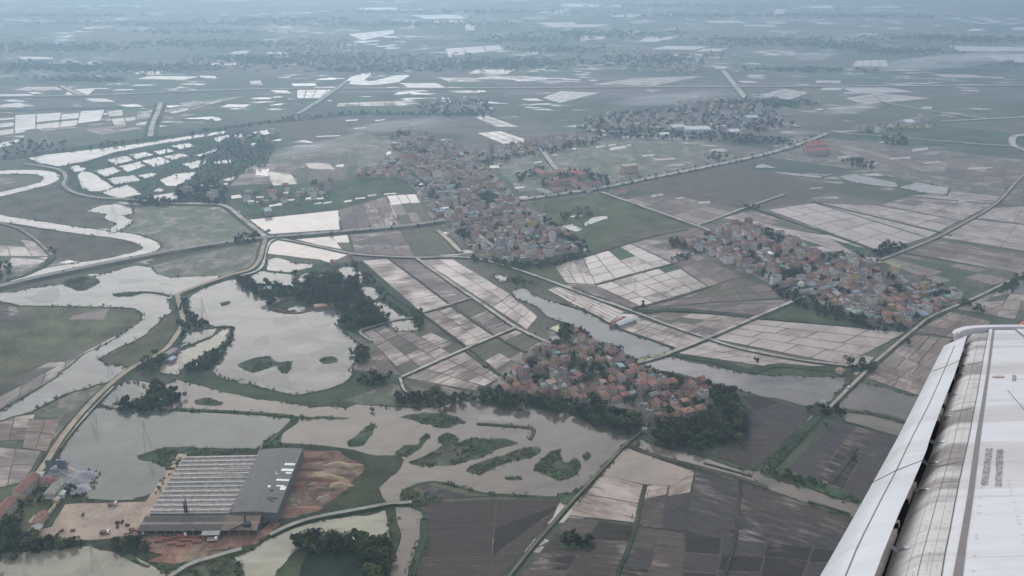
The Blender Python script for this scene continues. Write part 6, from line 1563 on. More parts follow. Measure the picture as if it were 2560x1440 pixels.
# what stands too far or too thick to tell apart: one mass of crowns per wood
rest = {}
for t in T2[300:]: rest.setdefault(t[5], []).append(t)
for nm, ts in rest.items():
    out = []
    for (sz, x, y, h, r, _, a) in ts:
        nq = 150 if sz * F_PX > 16 else 80 if sz * F_PX > 8 else 46
        q = leaf_cloud(nq, 1, 0.17 if nq > 100 else 0.24, int(x * 7 + y * 13) & 0xffff, 0.9, 5)
        out.append(q * np.array([r * 1.1, r * 1.1, h * 0.55]) + np.array([x, y, 0.6 + h * 0.52]))
    V = np.concatenate(out); o0 = np.array([ts[0][1], ts[0][2], 0]); me = quads_mesh('treeline', V - o0, M['leaf'])
    o = link('treeline', me, None, tuple(o0), tuple(v * random.uniform(.9, 1.1) for v in LEAF)); tag(o, f'mass of crowns, {nm}', 'trees', kind='stuff')

# far woods under the haze: many small crowns scattered in long smears
out = []
g = np.random.default_rng(5)
FW = [(800, 150, 330, 16), (1250, 160, 260, 14), (1640, 150, 160, 18), (1500, 85, 260, 10), (300, 170, 420, 12), (120, 120, 300, 12), (1000, 60, 330, 8), (2000, 110, 300, 8), (2250, 130, 160, 10), (2480, 100, 200, 8), (1900, 260, 160, 10), (560, 110, 360, 10), (620, 150, 160, 10), (1300, 100, 180, 9), (1400, 125, 160, 9), (60, 165, 160, 10),
      (1180, 30, 420, 6), (400, 60, 420, 6), (2100, 40, 380, 6), (1750, 40, 300, 6), (200, 200, 150, 8), (880, 175, 120, 8), (2120, 118, 120, 6), (1000, 170, 200, 9), (2330, 95, 220, 8), (150, 40, 300, 6), (2000, 175, 200, 5), (500, 80, 250, 6), (1650, 15, 300, 5), (1900, 100, 260, 7), (700, 50, 260, 6), (2450, 160, 160, 6)]
for (cx, cy, w, hh) in FW:
    n = int(w * hh / 11)
    for px, py in zip(g.normal(cx, w / 2.6, n), g.normal(cy, hh / 2.2, n)):
        if py < -40: continue
        x, y = gp(px, py); h = g.uniform(5, 10); r = g.uniform(4, 10)
        q = leaf_cloud(26, 1, 0.30, int(px * 31 + py * 17) & 0xffff, 0.9, 4); out.append(q * np.array([r, r, h * .5]) + np.array([x, y, h * .5]))
V = np.concatenate(out); print('far wood quads', len(V) // 4)
o = link('treeline', quads_mesh('treeline', V, M['leaf']), None, (0, 0, 0), LEAF); tag(o, 'far-off belts of trees lost in the haze', 'trees', kind='stuff')

# shrubs on banks and islands
out = []
g = np.random.default_rng(9)


def tuft(x, y, r, h, nq=14):
    q = leaf_cloud(nq, 1, 0.34, int(x * 11 + y * 5) & 0xffff, 0.9, 4); out.append(q * np.array([r, r, h * .7]) + np.array([x, y, 0.6 + h * .4]))


for P, s in EDGE:
    for i in range(len(P)):
        a, b = P[i], P[(i + 1) % len(P)]
        L = math.hypot(b[0] - a[0], b[1] - a[1])
        for t in range(int(L / 5) + 1):
            x, y = lerp2(a, b, g.uniform()); d = px_of(x, y)
            if d[2] > 2200 or not -20 < d[0] < 2580 or d[1] > 1460: continue
            if noise.noise(Vector((x / 30, y / 30, 1))) < 0.12 - 0.25 * s: continue
            if g.uniform() < 0.7 * s: tuft(x + g.normal() * 1.2, y + g.normal() * 1.2, g.uniform(.8, 2.2), g.uniform(.8, 2.2))
for P in ISLE_P:
    xs = [p[0] for p in P]; ys = [p[1] for p in P]; A = abs(area2(P)) / 2
    n = int(A / 7)
    X, Y = g.uniform(min(xs), max(xs), n * 3), g.uniform(min(ys), max(ys), n * 3); ok = in_poly(X, Y, P)
    for x, y in list(zip(X[ok], Y[ok]))[:n]:
        if noise.noise(Vector((x / 16, y / 16, 7))) > -0.12: tuft(x, y, g.uniform(.9, 2.0), g.uniform(.5, 1.5))
for P, w in ROADS:
    L, R = ribbon(P, w + 5)
    for Q in (L, R):
        for a, b in zip(Q, Q[1:]):
            ll = math.hypot(b[0] - a[0], b[1] - a[1])
            for t in range(int(ll / 9) + 1):
                x, y = lerp2(a, b, g.uniform()); d = px_of(x, y)
                if d[2] > 1800 or not -20 < d[0] < 2580 or d[1] > 1460: continue
                if noise.noise(Vector((x / 40, y / 40, 4))) > 0.05 and g.uniform() < .5: tuft(x, y, g.uniform(.6, 1.4), g.uniform(.6, 1.5), 10)
V = np.concatenate(out); print('shrub quads', len(V) // 4)
o = link('undergrowth', quads_mesh('undergrowth', V, M['leaf']), None, (0, 0, 0), (0.036, 0.057, 0.027)); tag(o, 'low weeds and shrubs on banks, islands and road edges', 'undergrowth', kind='stuff')

# ------------------------------------------------------------------ small things
land('meadow', [(765, 1380), (915, 1376), (925, 1400), (905, 1480), (735, 1480), (750, 1420)], (0.024, 0.038, 0.024), 'dark green field behind the row of tall trees', 'grass', 1, 9, 5, 'isle')
land('meadow', [(690, 1430), (722, 1402), (750, 1384), (770, 1382), (752, 1420), (740, 1480), (680, 1480)], (0.075, 0.095, 0.05), 'grassy bank round the dark field', 'grass', 1, 9, 5, 'isle')


def wheel_pair(parent, x, w, r):
    for s in (-1, 1):
        MB().tube((x, s * w - .15, r), (x, s * w + .15, r), r, r, 12).obj('wheel', M['rubber'], parent)


PAINT = {}
def paint(c):
    if c not in PAINT: PAINT[c] = plain('vehicle_paint', c, 0.35, 0.5)
    return PAINT[c]


def lorry(px, py, rz, cab, bed, label):
    r = empty('lorry', (*gp(px, py), Z_F + .02), rz); tag(r, label, 'lorry', 'lorries in the factory yard')
    m = MB().box(-3.4, -.5, .7, 3.3, .5, .95); m.obj('chassis', M['rust'], r)
    m = MB(); m.poly([(1.7, -1.15, .9), (3.4, -1.15, .9), (3.4, -1.15, 1.9), (3.0, -1.15, 2.9), (1.7, -1.15, 2.9)]); m.poly([(1.7, 1.15, .9), (1.7, 1.15, 2.9), (3.0, 1.15, 2.9), (3.4, 1.15, 1.9), (3.4, 1.15, .9)])
    P = [(1.7, .9), (3.4, .9), (3.4, 1.9), (3.0, 2.9), (1.7, 2.9)]
    for i in range(5):
        a, b = P[i], P[(i + 1) % 5]; m.quad((a[0], -1.15, a[1]), (a[0], 1.15, a[1]), (b[0], 1.15, b[1]), (b[0], -1.15, b[1]))
    m.obj('cab', paint(cab), r)
    MB().quad((3.405, -1.0, 1.95), (3.405, 1.0, 1.95), (3.05, 1.0, 2.8), (3.05, -1.0, 2.8)).obj('windscreen', M['glass'], r)
    m = MB().box(-3.5, -1.2, .98, 1.5, 1.2, 1.12)
    for b in ((-3.5, -1.2, 1.5, -1.1), (-3.5, 1.1, 1.5, 1.2), (-3.5, -1.1, -3.4, 1.1), (1.4, -1.1, 1.5, 1.1)): m.box(b[0], b[1], 1.12, b[2], b[3], 2.1)
    m.obj('cargo_bed', paint(bed), r)
    MB().box(-3.35, -1.05, 1.13, 1.35, 1.05, 1.75).obj('load', M['wall'], r, None, (0.28, 0.14, 0.10))
    for x in (2.5, -1.5, -2.6): wheel_pair(r, x, 1.0, .5)


def car(px, py, rz, c, label, z=1.5):
    r = empty('car', (*gp(px, py), z), rz); tag(r, label, 'car', 'cars on the roads')
    m = MB(); P = [(-2.1, .35), (2.1, .35), (2.15, .8), (1.2, .95), (.5, 1.45), (-1.3, 1.45), (-2.0, .95)]
    m.poly([(p[0], -.85, p[1]) for p in P]); m.poly([(p[0], .85, p[1]) for p in P][::-1])
    for i in range(len(P)):
        a, b = P[i], P[(i + 1) % len(P)]; m.quad((b[0], -.85, b[1]), (a[0], -.85, a[1]), (a[0], .85, a[1]), (b[0], .85, b[1]))
    m.obj('body', paint(c), r)
    MB().quad((1.18, -.75, .99), (1.18, .75, .99), (.56, .75, 1.42), (.56, -.75, 1.42)).obj('windscreen', M['glass'], r)
    for x in (1.3, -1.35): wheel_pair(r, x, .78, .34)


lorry(264, 1336, 0.05, (.75, .75, .74), (.05, .05, .055), 'black lorry with white cab at the yard edge')
lorry(283, 1265, 0.1, (.75, .75, .74), (.3, .31, .33), 'grey lorry with white cab at the back of the yard')
lorry(456, 1344, 0.2, (.78, .78, .76), (.35, .1, .07), 'white-cabbed lorry among the brick stacks')
lorry(533, 1354, 0.1, (.8, .8, .8), (.7, .7, .69), 'all-white lorry past the lean-to')
lorry(667, 1308, 1.0, (.12, .13, .15), (.06, .06, .06), 'dark lorry beside the tan kiln roof end')
lorry(350, 1341, 0.4, (.8, .8, .8), (.25, .25, .27), 'white-cabbed lorry at the kiln shed corner')
for i, (px, py, rz, c, lb) in enumerate([(745, 590, .1, (.55, .12, .06), 'orange-red car on the highway by the flooded field'), (690, 595, .3, (.03, .03, .035), 'dark car at the highway junction'), (568, 611, .2, (.02, .02, .025), 'black car on the highway before the junction'), (1430, 483, .2, (.7, .7, .7), 'white car on the main road by the school'),
                                          (1640, 443, .2, (.08, .08, .1), 'dark car on the tree-lined main road'), (1840, 404, .2, (.6, .6, .6), 'pale car at the far end of the main road'), (2120, 974, .9, (.7, .7, .68), 'white car on the field road near the wing'), (330, 648, .2, (.5, .5, .52), 'silver car on the raised highway'), (430, 631, .2, (.6, .6, .58), 'white car on the raised highway'), (850, 582, .1, (.1, .1, .12), 'dark car on the highway below the village'), (980, 570, .1, (.6, .6, .6), 'white car nearing the central village'), (160, 683, .2, (.25, .05, .04), 'red car at the far left of the highway')]):
    car(px, py, rz, c, lb, 3.1 if i in (0, 1, 2, 7, 8, 9, 10, 11) else 2.05)
# drums, pallets and crates lying about the yard
for i, (px, py, c, nm) in enumerate([(210, 1293, (.12, .10, .10), 'dark grey'), (177, 1332, (.25, .10, .12), 'dark red'), (115, 1347, (.05, .05, .05), 'black'), (150, 1334, (.2, .12, .08), 'brown'), (288, 1312, (.05, .05, .05), 'black'), (297, 1322, (.12, .06, .05), 'rust brown'), (308, 1311, (.06, .06, .06), 'sooty'), (325, 1316, (.1, .05, .05), 'dark brown')]):
    x, y = gp(px, py); m = MB()
    for k in range(3):
        for q in range(3): m.box(k * 1.0, 0, q * .5, k * 1.0 + .92, 1.6, q * .5 + .44)
    o = m.obj('crate_stack', M['wall'], None, (x, y, Z_F), c); o.rotation_euler.z = random.uniform(0, 3)
    tag(o, f'{nm} stack of crates on the dirt yard, ' + ['in the middle', 'near the front edge', 'by the gatehouse', 'near the gatehouse', 'beside the lorry', 'behind the lorry', 'by the kiln end', 'nearest the kiln shed'][i], 'crates', 'crate stacks on the dirt yard')


def pylon(px, py, h, label):
    r = empty('pylon', (*gp(px, py), 0.55), random.uniform(0, .6)); tag(r, label, 'pylon', 'power line towers')
    b, t = h * .11, h * .02
    cs = [(-1, -1), (1, -1), (1, 1), (-1, 1)]
    def at(k, f):
        w = b + (t - b) * min(1, f / .75) if f < .75 else t
        return Vector((cs[k][0] * w, cs[k][1] * w, h * f))
    for k in range(4): MB().tube(at(k, 0), at(k, .75), .075, .055, 4).tube(at(k, .75), at(k, 1), .055, .04, 4).obj('leg', M['steel'], r)
    m = MB(); lv = [0, .2, .36, .5, .62, .75, .87, 1]
    for i in range(len(lv) - 1):
        for k in range(4):
            m.tube(at(k, lv[i]), at((k + 1) % 4, lv[i + 1]), .03, .03, 3, False); m.tube(at((k + 1) % 4, lv[i]), at(k, lv[i + 1]), .03, .03, 3, False); m.tube(at(k, lv[i + 1]), at((k + 1) % 4, lv[i + 1]), .03, .03, 3, False)
    m.obj('lattice', M['steel'], r)
    for f, L in ((.74, .15), (.85, .19), (.95, .13)):
        for s in (-1, 1):
            MB().tube((0, 0, h * f), (s * h * L, 0, h * f), .07, .04, 4).tube((0, 0, h * (f + .045)), (s * h * L, 0, h * f), .04, .03, 3).obj('arm', M['steel'], r)


for px, py, h, lb in [(371, 1124, 27, 'thin grey power tower in the green lake'), (512, 800, 27, 'thin power tower rising from the shallow lake'), (457, 938, 26, 'power tower above the curved pond'), (232, 1046, 25, 'power tower at the lake corner'), (244, 1442, 26, 'power tower in the yellow-green pond'),
                      (286, 542, 26, 'power tower in the river side arm'), (279, 946, 24, 'power tower by the flooded bend'), (1586, 748, 26, 'power tower in the wide flooded paddies'), (184, 306, 40, 'power tower in the far flooded plots'), (8, 345, 40, 'power tower at the left edge of the far plots'), (1355, 548, 24, 'power tower on the green meadow')]:
    pylon(px, py, h, lb)


def smoke(px, py, L, w, h, dens, rz, label):
    m, nt, b = new_mat('smoke'); nt.nodes.clear(); g_ = G(nt)
    out = g_.n('ShaderNodeOutputMaterial'); pv = g_.n('ShaderNodeVolumePrincipled')
    tc = g_.n('ShaderNodeTexCoord').outputs['Object']
    ln = g_.n('ShaderNodeVectorMath', operation='LENGTH'); g_.put(ln.inputs[0], tc)
    sep = g_.n('ShaderNodeSeparateXYZ'); g_.put(sep.inputs[0], tc)
    fall = g_.ramp(ln.outputs['Value'], 0.25, 0.98, 1, 0)
    head = g_.ramp(sep.outputs[0], -1, 0.9, 1.6, 0.12, False)
    n_ = g_.ramp(g_.noise(g_.scale(tc, (2.0, 3.5, 3.5)), 1.0, 4, .6, .5), 0.38, 0.7)
    d = g_.math('MULTIPLY', g_.math('MULTIPLY', fall, n_), g_.math('MULTIPLY', head, dens))
    g_.put(pv.inputs['Density'], d); pv.inputs['Color'].default_value = (0.92, 0.93, 0.95, 1)
    nt.links.new(pv.outputs[0], out.inputs['Volume'])
    me = bpy.data.meshes.new('smoke'); bm = bmesh.new(); bmesh.ops.create_icosphere(bm, subdivisions=2, radius=1.0); bm.to_mesh(me); bm.free(); me.materials.append(m)
    x, y = gp(px, py); o = link('smoke', me, None, (x + L * .9 * math.cos(rz), y + L * .9 * math.sin(rz), h * .9 + 2)); o.scale = (L, w, h); o.rotation_euler = (0, -0.06, rz)
    tag(o, label, 'smoke', kind='stuff')


smoke(855, 338, 150, 22, 16, 0.16, 0.15, 'white smoke drifting over the brown fields')
smoke(665, 400, 95, 18, 14, 0.13, 0.4, 'thin smoke beside the fish farm')
smoke(1505, 270, 200, 26, 18, 0.10, 0.1, 'smoke trailing behind the hazy village')
smoke(2046, 292, 100, 16, 12, 0.2, 0.3, 'short smoke plume in the far green fields')
smoke(2150, 180, 330, 34, 28, 0.11, 0.1, 'long smoke plume by the square bright plots')
smoke(1975, 157, 110, 22, 18, 0.1, 0.2, 'faint smoke far off')

# ------------------------------------------------------------------ the wing of the aircraft the picture is taken from
def cp_(px, py, h=0.0):
    """camera-space point of the wing's reference plane (raised by h) seen at a photo point"""
    x, y = (px - 1280) / F_PX, -(py - 720) / F_PX
    d = (1.9 - h) / (0.0867 - y)
    return Vector((x * d, y * d, -d))


ROOT_C = cp_(2150, 1700)
wing = bpy.data.objects.new('airplane_wing', None); COL.objects.link(wing)
wing.matrix_world = CAM_M @ Matrix.Translation(ROOT_C)
tag(wing, 'white airliner wing with open slat, grey walkway line and red tip', 'airplane wing')


def wl_(px, py, h=0.0): return cp_(px, py, h) - ROOT_C


def wing_paint(name, base, dirt, bands, rough=0.35, streak=1.0):
    """white paint with grime: bands across the chord behind the slat tracks, fine streaks, darker rivet rows"""
    m, nt, b = new_mat(name); g_ = G(nt)
    tc = g_.n('ShaderNodeTexCoord').outputs['Object']
    chord = g_.scale(tc, (0.18, 0.4, 1.15)); fine = g_.scale(tc, (0.8, 0.8, 7.0))
    n1 = g_.noise(chord, 1.35, 3, .55, .25); n2 = g_.noise(fine, 1.3, 4, .65); n3 = g_.noise(tc, 5.0, 4, .6)
    f1 = g_.math('MULTIPLY', g_.ramp(n1, 0.47, 0.60), bands)
    f2 = g_.math('MULTIPLY', g_.ramp(n2, 0.48, 0.72), 0.30 * streak)
    f3 = g_.math('MULTIPLY', g_.ramp(n3, 0.5, 0.8), 0.22 * streak)
    f = g_.math('ADD', g_.math('ADD', f1, f2), f3, clamp=True)
    g_.put(b.inputs['Base Color'], g_.mix(f, rgba(base), rgba(dirt)))
    b.inputs['Roughness'].default_value = rough; b.inputs['Specular IOR Level'].default_value = 0.68
    return m


W_SKIN = wing_paint('wing_skin_paint', (0.535, 0.565, 0.615), (0.31, 0.285, 0.275), 0.46, 0.38, 0.8)
W_NOSE = wing_paint('wing_nose_metal', (0.47, 0.475, 0.485), (0.14, 0.127, 0.122), 0.85, 0.40, 1.9)
W_SLAT = wing_paint('slat_paint', (0.515, 0.555, 0.61), (0.34, 0.33, 0.32), 0.26, 0.40, 0.9)
W_LINE = plain('walkway_paint', (0.155, 0.15, 0.16), 0.6, 0.3, 0.08, 6)
W_SEAM = plain('seam_sealant', (0.10, 0.095, 0.09), 0.8, 0.2)
W_RED = plain('red_paint', (0.72, 0.045, 0.03), 0.35, 0.5)
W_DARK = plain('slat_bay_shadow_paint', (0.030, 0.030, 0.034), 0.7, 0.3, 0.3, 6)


def curve(pts):
    pts = sorted(pts, key=lambda p: p[1]); ys = [p[1] for p in pts]; xs = [p[0] for p in pts]
    s = (xs[-1] - xs[-2]) / (ys[-1] - ys[-2]); s0 = (xs[1] - xs[0]) / (ys[1] - ys[0])
    def f(y):
        if y > ys[-1]: return xs[-1] + s * (y - ys[-1])
        if y < ys[0]: return xs[0] + s0 * (y - ys[0])
        return float(np.interp(y, ys, xs))
    return f


LE = curve([(2050, 1440), (2083, 1383), (2151, 1263), (2241, 1100), (2291, 1002), (2335, 913), (2359, 866)])
MID = curve([(2113, 1440), (2146, 1360), (2201, 1251), (2241, 1175), (2276, 1100), (2318, 1020), (2358, 931), (2388, 860)])
TE = curve([(2186, 1440), (2208, 1381), (2236, 1312), (2257, 1260), (2288, 1194), (2321, 1114), (2324, 1098), (2340, 1055), (2358, 1007), (2378, 958), (2391, 924), (2404, 884), (2418, 837)])
SEAM = curve([(2352, 1440), (2361, 1383), (2373, 1327), (2387, 1251), (2401, 1183), (2420, 1100), (2444, 976), (2459, 887), (2471, 827)])
GL = curve([(2382, 1440), (2397, 1360), (2418, 1242), (2438, 1100), (2464, 947), (2481, 822)])
GR = curve([(2406, 1440), (2415, 1360), (2433, 1239), (2450, 1100), (2471, 947), (2487, 822)])
ymap = lambda a, b: (lambda t: float(np.interp(t, a, b)))
Y_LE = ymap([838, 902, 1151, 1370, 1700], [864, 930, 1206, 1440, 1800])
Y_MID = ymap([838, 902, 1151, 1370, 1700], [851, 917, 1176, 1400, 1745])


def section_slat(t):
    """chordwise points of the slat at row t, from its trailing edge round the nose to the underside"""
    a, m_, l = (TE(t), t), (MID(Y_MID(t)), Y_MID(t)), (LE(Y_LE(t)), Y_LE(t))
    pts = []
    for k in range(5):
        s = k / 4; pts.append(wl_(a[0] + (m_[0] - a[0]) * s, a[1] + (m_[1] - a[1]) * s, 0.02 - 0.03 * s * s))
    for k in range(1, 8):
        s = k / 7; pts.append(wl_(m_[0] + (l[0] - m_[0]) * s, m_[1] + (l[1] - m_[1]) * s, -0.01 - 0.13 * s ** 2.0))
    u = pts[-1] + Vector((0.02, -0.10, 0)); pts.append(u)
    v = pts[0] + Vector((-0.02, -0.05, 0)); pts.append(u.lerp(v, .5) + Vector((0, 0.02, 0))); pts.append(v)
    return pts


def loft(rows, name, mat, closed=False, cap=True):
    n = len(rows[0]); vs = [p for r in rows for p in r]; fs = []
    for i in range(len(rows) - 1):
        for k in range(n if closed else n - 1):
            q = (k + 1) % n; fs.append([i * n + k, i * n + q, (i + 1) * n + q, (i + 1) * n + k])
    if cap and closed: fs.append(list(range(n))); fs.append([(len(rows) - 1) * n + k for k in range(n)][::-1])
    o = mesh_obj(name, vs, fs, mat, wing, (0, 0, 0))
    me = o.data; bm = bmesh.new(); bm.from_mesh(me); bmesh.ops.recalc_face_normals(bm, faces=bm.faces); bm.to_mesh(me); bm.free()
    me.polygons.foreach_set('use_smooth', [True] * len(me.polygons))
    es = me.attributes.new('sharp_edge', 'BOOLEAN', 'EDGE') if 'sharp_edge' not in me.attributes else me.attributes['sharp_edge']
    bm = bmesh.new(); bm.from_mesh(me); sh = [len(e.link_faces) == 2 and e.calc_face_angle(0) > 0.7 for e in bm.edges]; bm.free()
    es.data.foreach_set('value', sh)
    return o


for (t0, t1) in ((838, 900.5), (902, 1149.5), (1152, 1740)):
    n = 10
    loft([section_slat(t0 + (t1 - t0) * i / n) for i in range(n + 1)], 'slat', W_SLAT, True)
# groove along the slat
def strip(fn, ys, w, name, mat, h=0.012):
    a, b = [], []
    for y in ys:
        x = fn(y); a.append(wl_(x - w(y) / 2, y, h)); b.append(wl_(x + w(y) / 2, y, h))
    n = len(a); return mesh_obj(name, a + b, [[i, n + i, n + i + 1, i + 1] for i in range(n - 1)], mat, wing, (0, 0, 0))


strip(MID, np.linspace(864, 1700, 24), lambda y: 1.2 + (y - 860) / 400, 'slat_groove', W_SEAM, -0.004)
# fixed leading edge: curves down under the slat
NOSE_DROP = 0.20
NG = lambda t: 3.5 + max(0, t - 838) * 0.040


def section_nose(t):
    x1 = SEAM(t); yl = t + 0.05 * (t - 820) + 4
    x0 = TE(yl) + NG(t); pts = []
    for k in range(13):
        s = k / 12; pts.append(wl_(x1 + (x0 - x1) * s, t + (yl - t) * s, -NOSE_DROP * s ** 3.8 * (0.55 + 0.45 * (t - 830) / 600)))
    pts.append(pts[-1] + Vector((0.02, -0.10, 0))); pts.append(pts[0] + Vector((0.1, -0.45, 0)))
    return pts


loft([section_nose(t) for t in np.linspace(832, 1740, 40)], 'leading_edge', W_NOSE, True)
# dark slat bay between nose and slat
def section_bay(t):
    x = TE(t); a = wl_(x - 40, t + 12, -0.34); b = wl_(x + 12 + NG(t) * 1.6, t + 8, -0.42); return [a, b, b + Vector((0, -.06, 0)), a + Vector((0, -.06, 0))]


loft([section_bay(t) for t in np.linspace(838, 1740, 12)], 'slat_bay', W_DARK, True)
# slat tracks and brackets in the gap
def nose_at(t, s, h=0.004):
    x1 = SEAM(t); yl = t + 0.05 * (t - 820) + 4; x0 = TE(yl) + NG(t)
    return wl_(x1 + (x0 - x1) * s, t + (yl - t) * s, -NOSE_DROP * s ** 3.8 * (0.55 + 0.45 * (t - 830) / 600) + h)


for t in (856, 880, 905, 927, 975, 1029, 1090, 1140, 1205, 1345):
    hw = Vector((0, 0, 0.018)); dn = Vector((0, -0.03, 0))
    pts = [wl_(TE(t + 6) - 3, t + 6, -0.07), nose_at(t, 0.93, 0.03), nose_at(t, 0.80, 0.022), nose_at(t, 0.70, 0.010)]
    vs = []
    for p in pts: vs += [p - hw, p + hw, p - hw + dn, p + hw + dn]
    fs = []
    for k in range(3):
        b_ = 4 * k; fs += [[b_, b_ + 4, b_ + 5, b_ + 1], [b_ + 1, b_ + 5, b_ + 7, b_ + 3], [b_ + 2, b_ + 6, b_ + 4, b_]]
    mesh_obj('slat_track', vs, fs, W_SLAT, wing, (0, 0, 0))
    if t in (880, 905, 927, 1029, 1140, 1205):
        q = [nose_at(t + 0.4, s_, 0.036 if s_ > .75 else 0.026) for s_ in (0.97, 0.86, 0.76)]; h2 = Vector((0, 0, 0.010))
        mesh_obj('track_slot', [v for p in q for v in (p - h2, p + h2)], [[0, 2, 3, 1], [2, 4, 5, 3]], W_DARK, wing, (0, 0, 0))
BRK = plain('bracket_metal', (0.40, 0.37, 0.33), 0.6, 0.4, 0.2, 8)
for t0, t1, w in ((1205, 1248, 9), (1300, 1308, 9), (1322, 1440, 12), (870, 880, 4), (940, 948, 4), (985, 1010, 5), (1020, 1052, 6)):
    n = 4; a = [wl_(TE(t0 + (t1 - t0) * i / n) - 4, t0 + (t1 - t0) * i / n, -0.05) for i in range(n + 1)]; b = [wl_(TE(t0 + (t1 - t0) * i / n) + w, t0 + (t1 - t0) * i / n, -0.09) for i in range(n + 1)]
    c = [p + Vector((0, -.04, 0)) for p in b]; m = n + 1
    mesh_obj('bracket', a + b + c, [[i, m + i, m + i + 1, i + 1] for i in range(n)] + [[m + i, 2 * m + i, 2 * m + i + 1, m + i + 1] for i in range(n)], BRK, wing, (0, 0, 0))


# main upper skin, camber and lower skin, right back to the trailing edge
def chord(t):
    d = -cp_(SEAM(t), t).z
    return max(1.15, 4.9 - 0.29 * d)


def section_skin(t):
    p = wl_(SEAM(t) + 0.6, t); c = chord(t); pts = []
    for k in range(12):
        s = k / 11; pts.append(p + Vector((c * s, 0.045 * c * (s - s * s) * 1.2 - 0.05 * c * s * s, 0)))
    pts.append(pts[-1] + Vector((0, -0.03, 0))); pts.append(p + Vector((c * 0.4, -0.09 * c - .05, 0))); pts.append(p + Vector((0, -0.10 * c - 0.03, 0)))
    return pts


TROW = list(np.linspace(823, 1740, 44))
loft([section_skin(t) for t in TROW], 'upper_skin', W_SKIN, True)


def on_skin(px, py, h=0.006):
    """point of the cambered skin seen at a photo point (a few steps of correction)"""
    hh = 0.0
    for _ in range(5):
        q = cp_(px, py, hh); t = py
        for _ in range(3):
            p = cp_(SEAM(t), t); t = t
        # row of the skin at this depth
        lo_, hi_ = 815.0, 1900.0
        for _ in range(30):
            mid_ = (lo_ + hi_) / 2
            if -cp_(SEAM(mid_), mid_).z > -q.z: lo_ = mid_
            else: hi_ = mid_
        c = chord(mid_); s = max(0.0, min(1.0, (q.x - cp_(SEAM(mid_), mid_).x) / c)); hh = 0.045 * c * (s - s * s) * 1.2 - 0.05 * c * s * s + h
    return cp_(px, py, hh) - ROOT_C


def skin_strip(pts_a, pts_b, name, mat, h=0.006):
    a = [on_skin(*p, h) for p in pts_a]; b = [on_skin(*p, h) for p in pts_b]; n = len(a)
    return mesh_obj(name, a + b, [[i, n + i, n + i + 1, i + 1] for i in range(n - 1)], mat, wing, (0, 0, 0))


YS = np.linspace(823, 1600, 26)
skin_strip([(GL(y), y) for y in YS], [(GR(y), y) for y in YS], 'walkway_line', W_LINE)
skin_strip([(2481 + i * 6, 821.5) for i in range(10)], [(2481 + i * 6, 823.2) for i in range(10)], 'walkway_line', W_LINE, 0.008)
skin_strip([(2535 + i * 6, 822 + i * 5.0) for i in range(14)], [(2540 + i * 6, 822 + i * 5.0) for i in range(14)], 'walkway_line', W_LINE, 0.008)
skin_strip([(SEAM(y) - .2, y) for y in YS], [(SEAM(y) + 1.0 + (y - 820) / 320, y) for y in YS], 'panel_joint', W_SEAM, 0.004)
skin_strip([(2518 + i * 8, 975 + i * 9.2) for i in range(7)], [(2519.4 + i * 8, 975 + i * 9.2) for i in range(7)], 'panel_joint', W_SEAM, 0.004)
for y0 in (868, 918, 1000, 1105, 1240, 1390):
    skin_strip([(x, y0 - (x - 2450) * 0.02) for x in range(int(GR(y0)) + 3, 2640, 12)], [(x, y0 + 0.5 - (x - 2450) * 0.02) for x in range(int(GR(y0)) + 3, 2640, 12)], 'panel_joint', plain('faint_joint', (0.56, 0.56, 0.57), 0.6, 0.3), 0.003)
# nose panel joints and rivet rows
def nose_line(s0, w, t0, t1, name='panel_joint', mat=W_SEAM):
    ts = np.linspace(t0, t1, 24); a = [nose_at(t, s0) for t in ts]; b = [nose_at(t, s0 - w) for t in ts]; n = len(a)
    mesh_obj(name, a + b, [[i, n + i, n + i + 1, i + 1] for i in range(n - 1)], mat, wing, (0, 0, 0))


nose_line(0.42, 0.010, 840, 1600); nose_line(0.20, 0.004, 900, 1600); nose_line(0.62, 0.004, 950, 1600)
for t in (1151, 1018, 905):
    a = [nose_at(t + 0.02 * 0, s) for s in np.linspace(0, .8, 10)]; b = [nose_at(t + 1.0, s) for s in np.linspace(0, .8, 10)]; n = 10
    mesh_obj('panel_joint', a + b, [[i, n + i, n + i + 1, i + 1] for i in range(n - 1)], W_SEAM, wing, (0, 0, 0))
m = MB(); rr_ = random.Random(4)
for s in (0.10, 0.28, 0.50):
    for t in np.arange(1000, 1440, 6.0):
        if rr_.random() < .5: continue
        p = nose_at(t, s, 0.005); m.quad(p + Vector((-.006, 0, .003)), p + Vector((.006, 0, .003)), p + Vector((.006, 0, -.003)), p + Vector((-.006, 0, -.003)))
for x0, sl in ((2455, -.10), (2520, .26)):
    for y in np.arange(1200, 1440, 9.0):
        if rr_.random() < .6: continue
        x = x0 + (y - 1200) * sl
        if x > 2600: continue
        p = on_skin(x, y, 0.005); m.quad(p + Vector((-.010, 0, .003)), p + Vector((.010, 0, .003)), p + Vector((.010, 0, -.003)), p + Vector((-.010, 0, -.003)))
o = m.obj('rivets', plain('worn_rivet', (0.24, 0.235, 0.235), 0.6, 0.3), wing); o['kind'] = 'stuff'


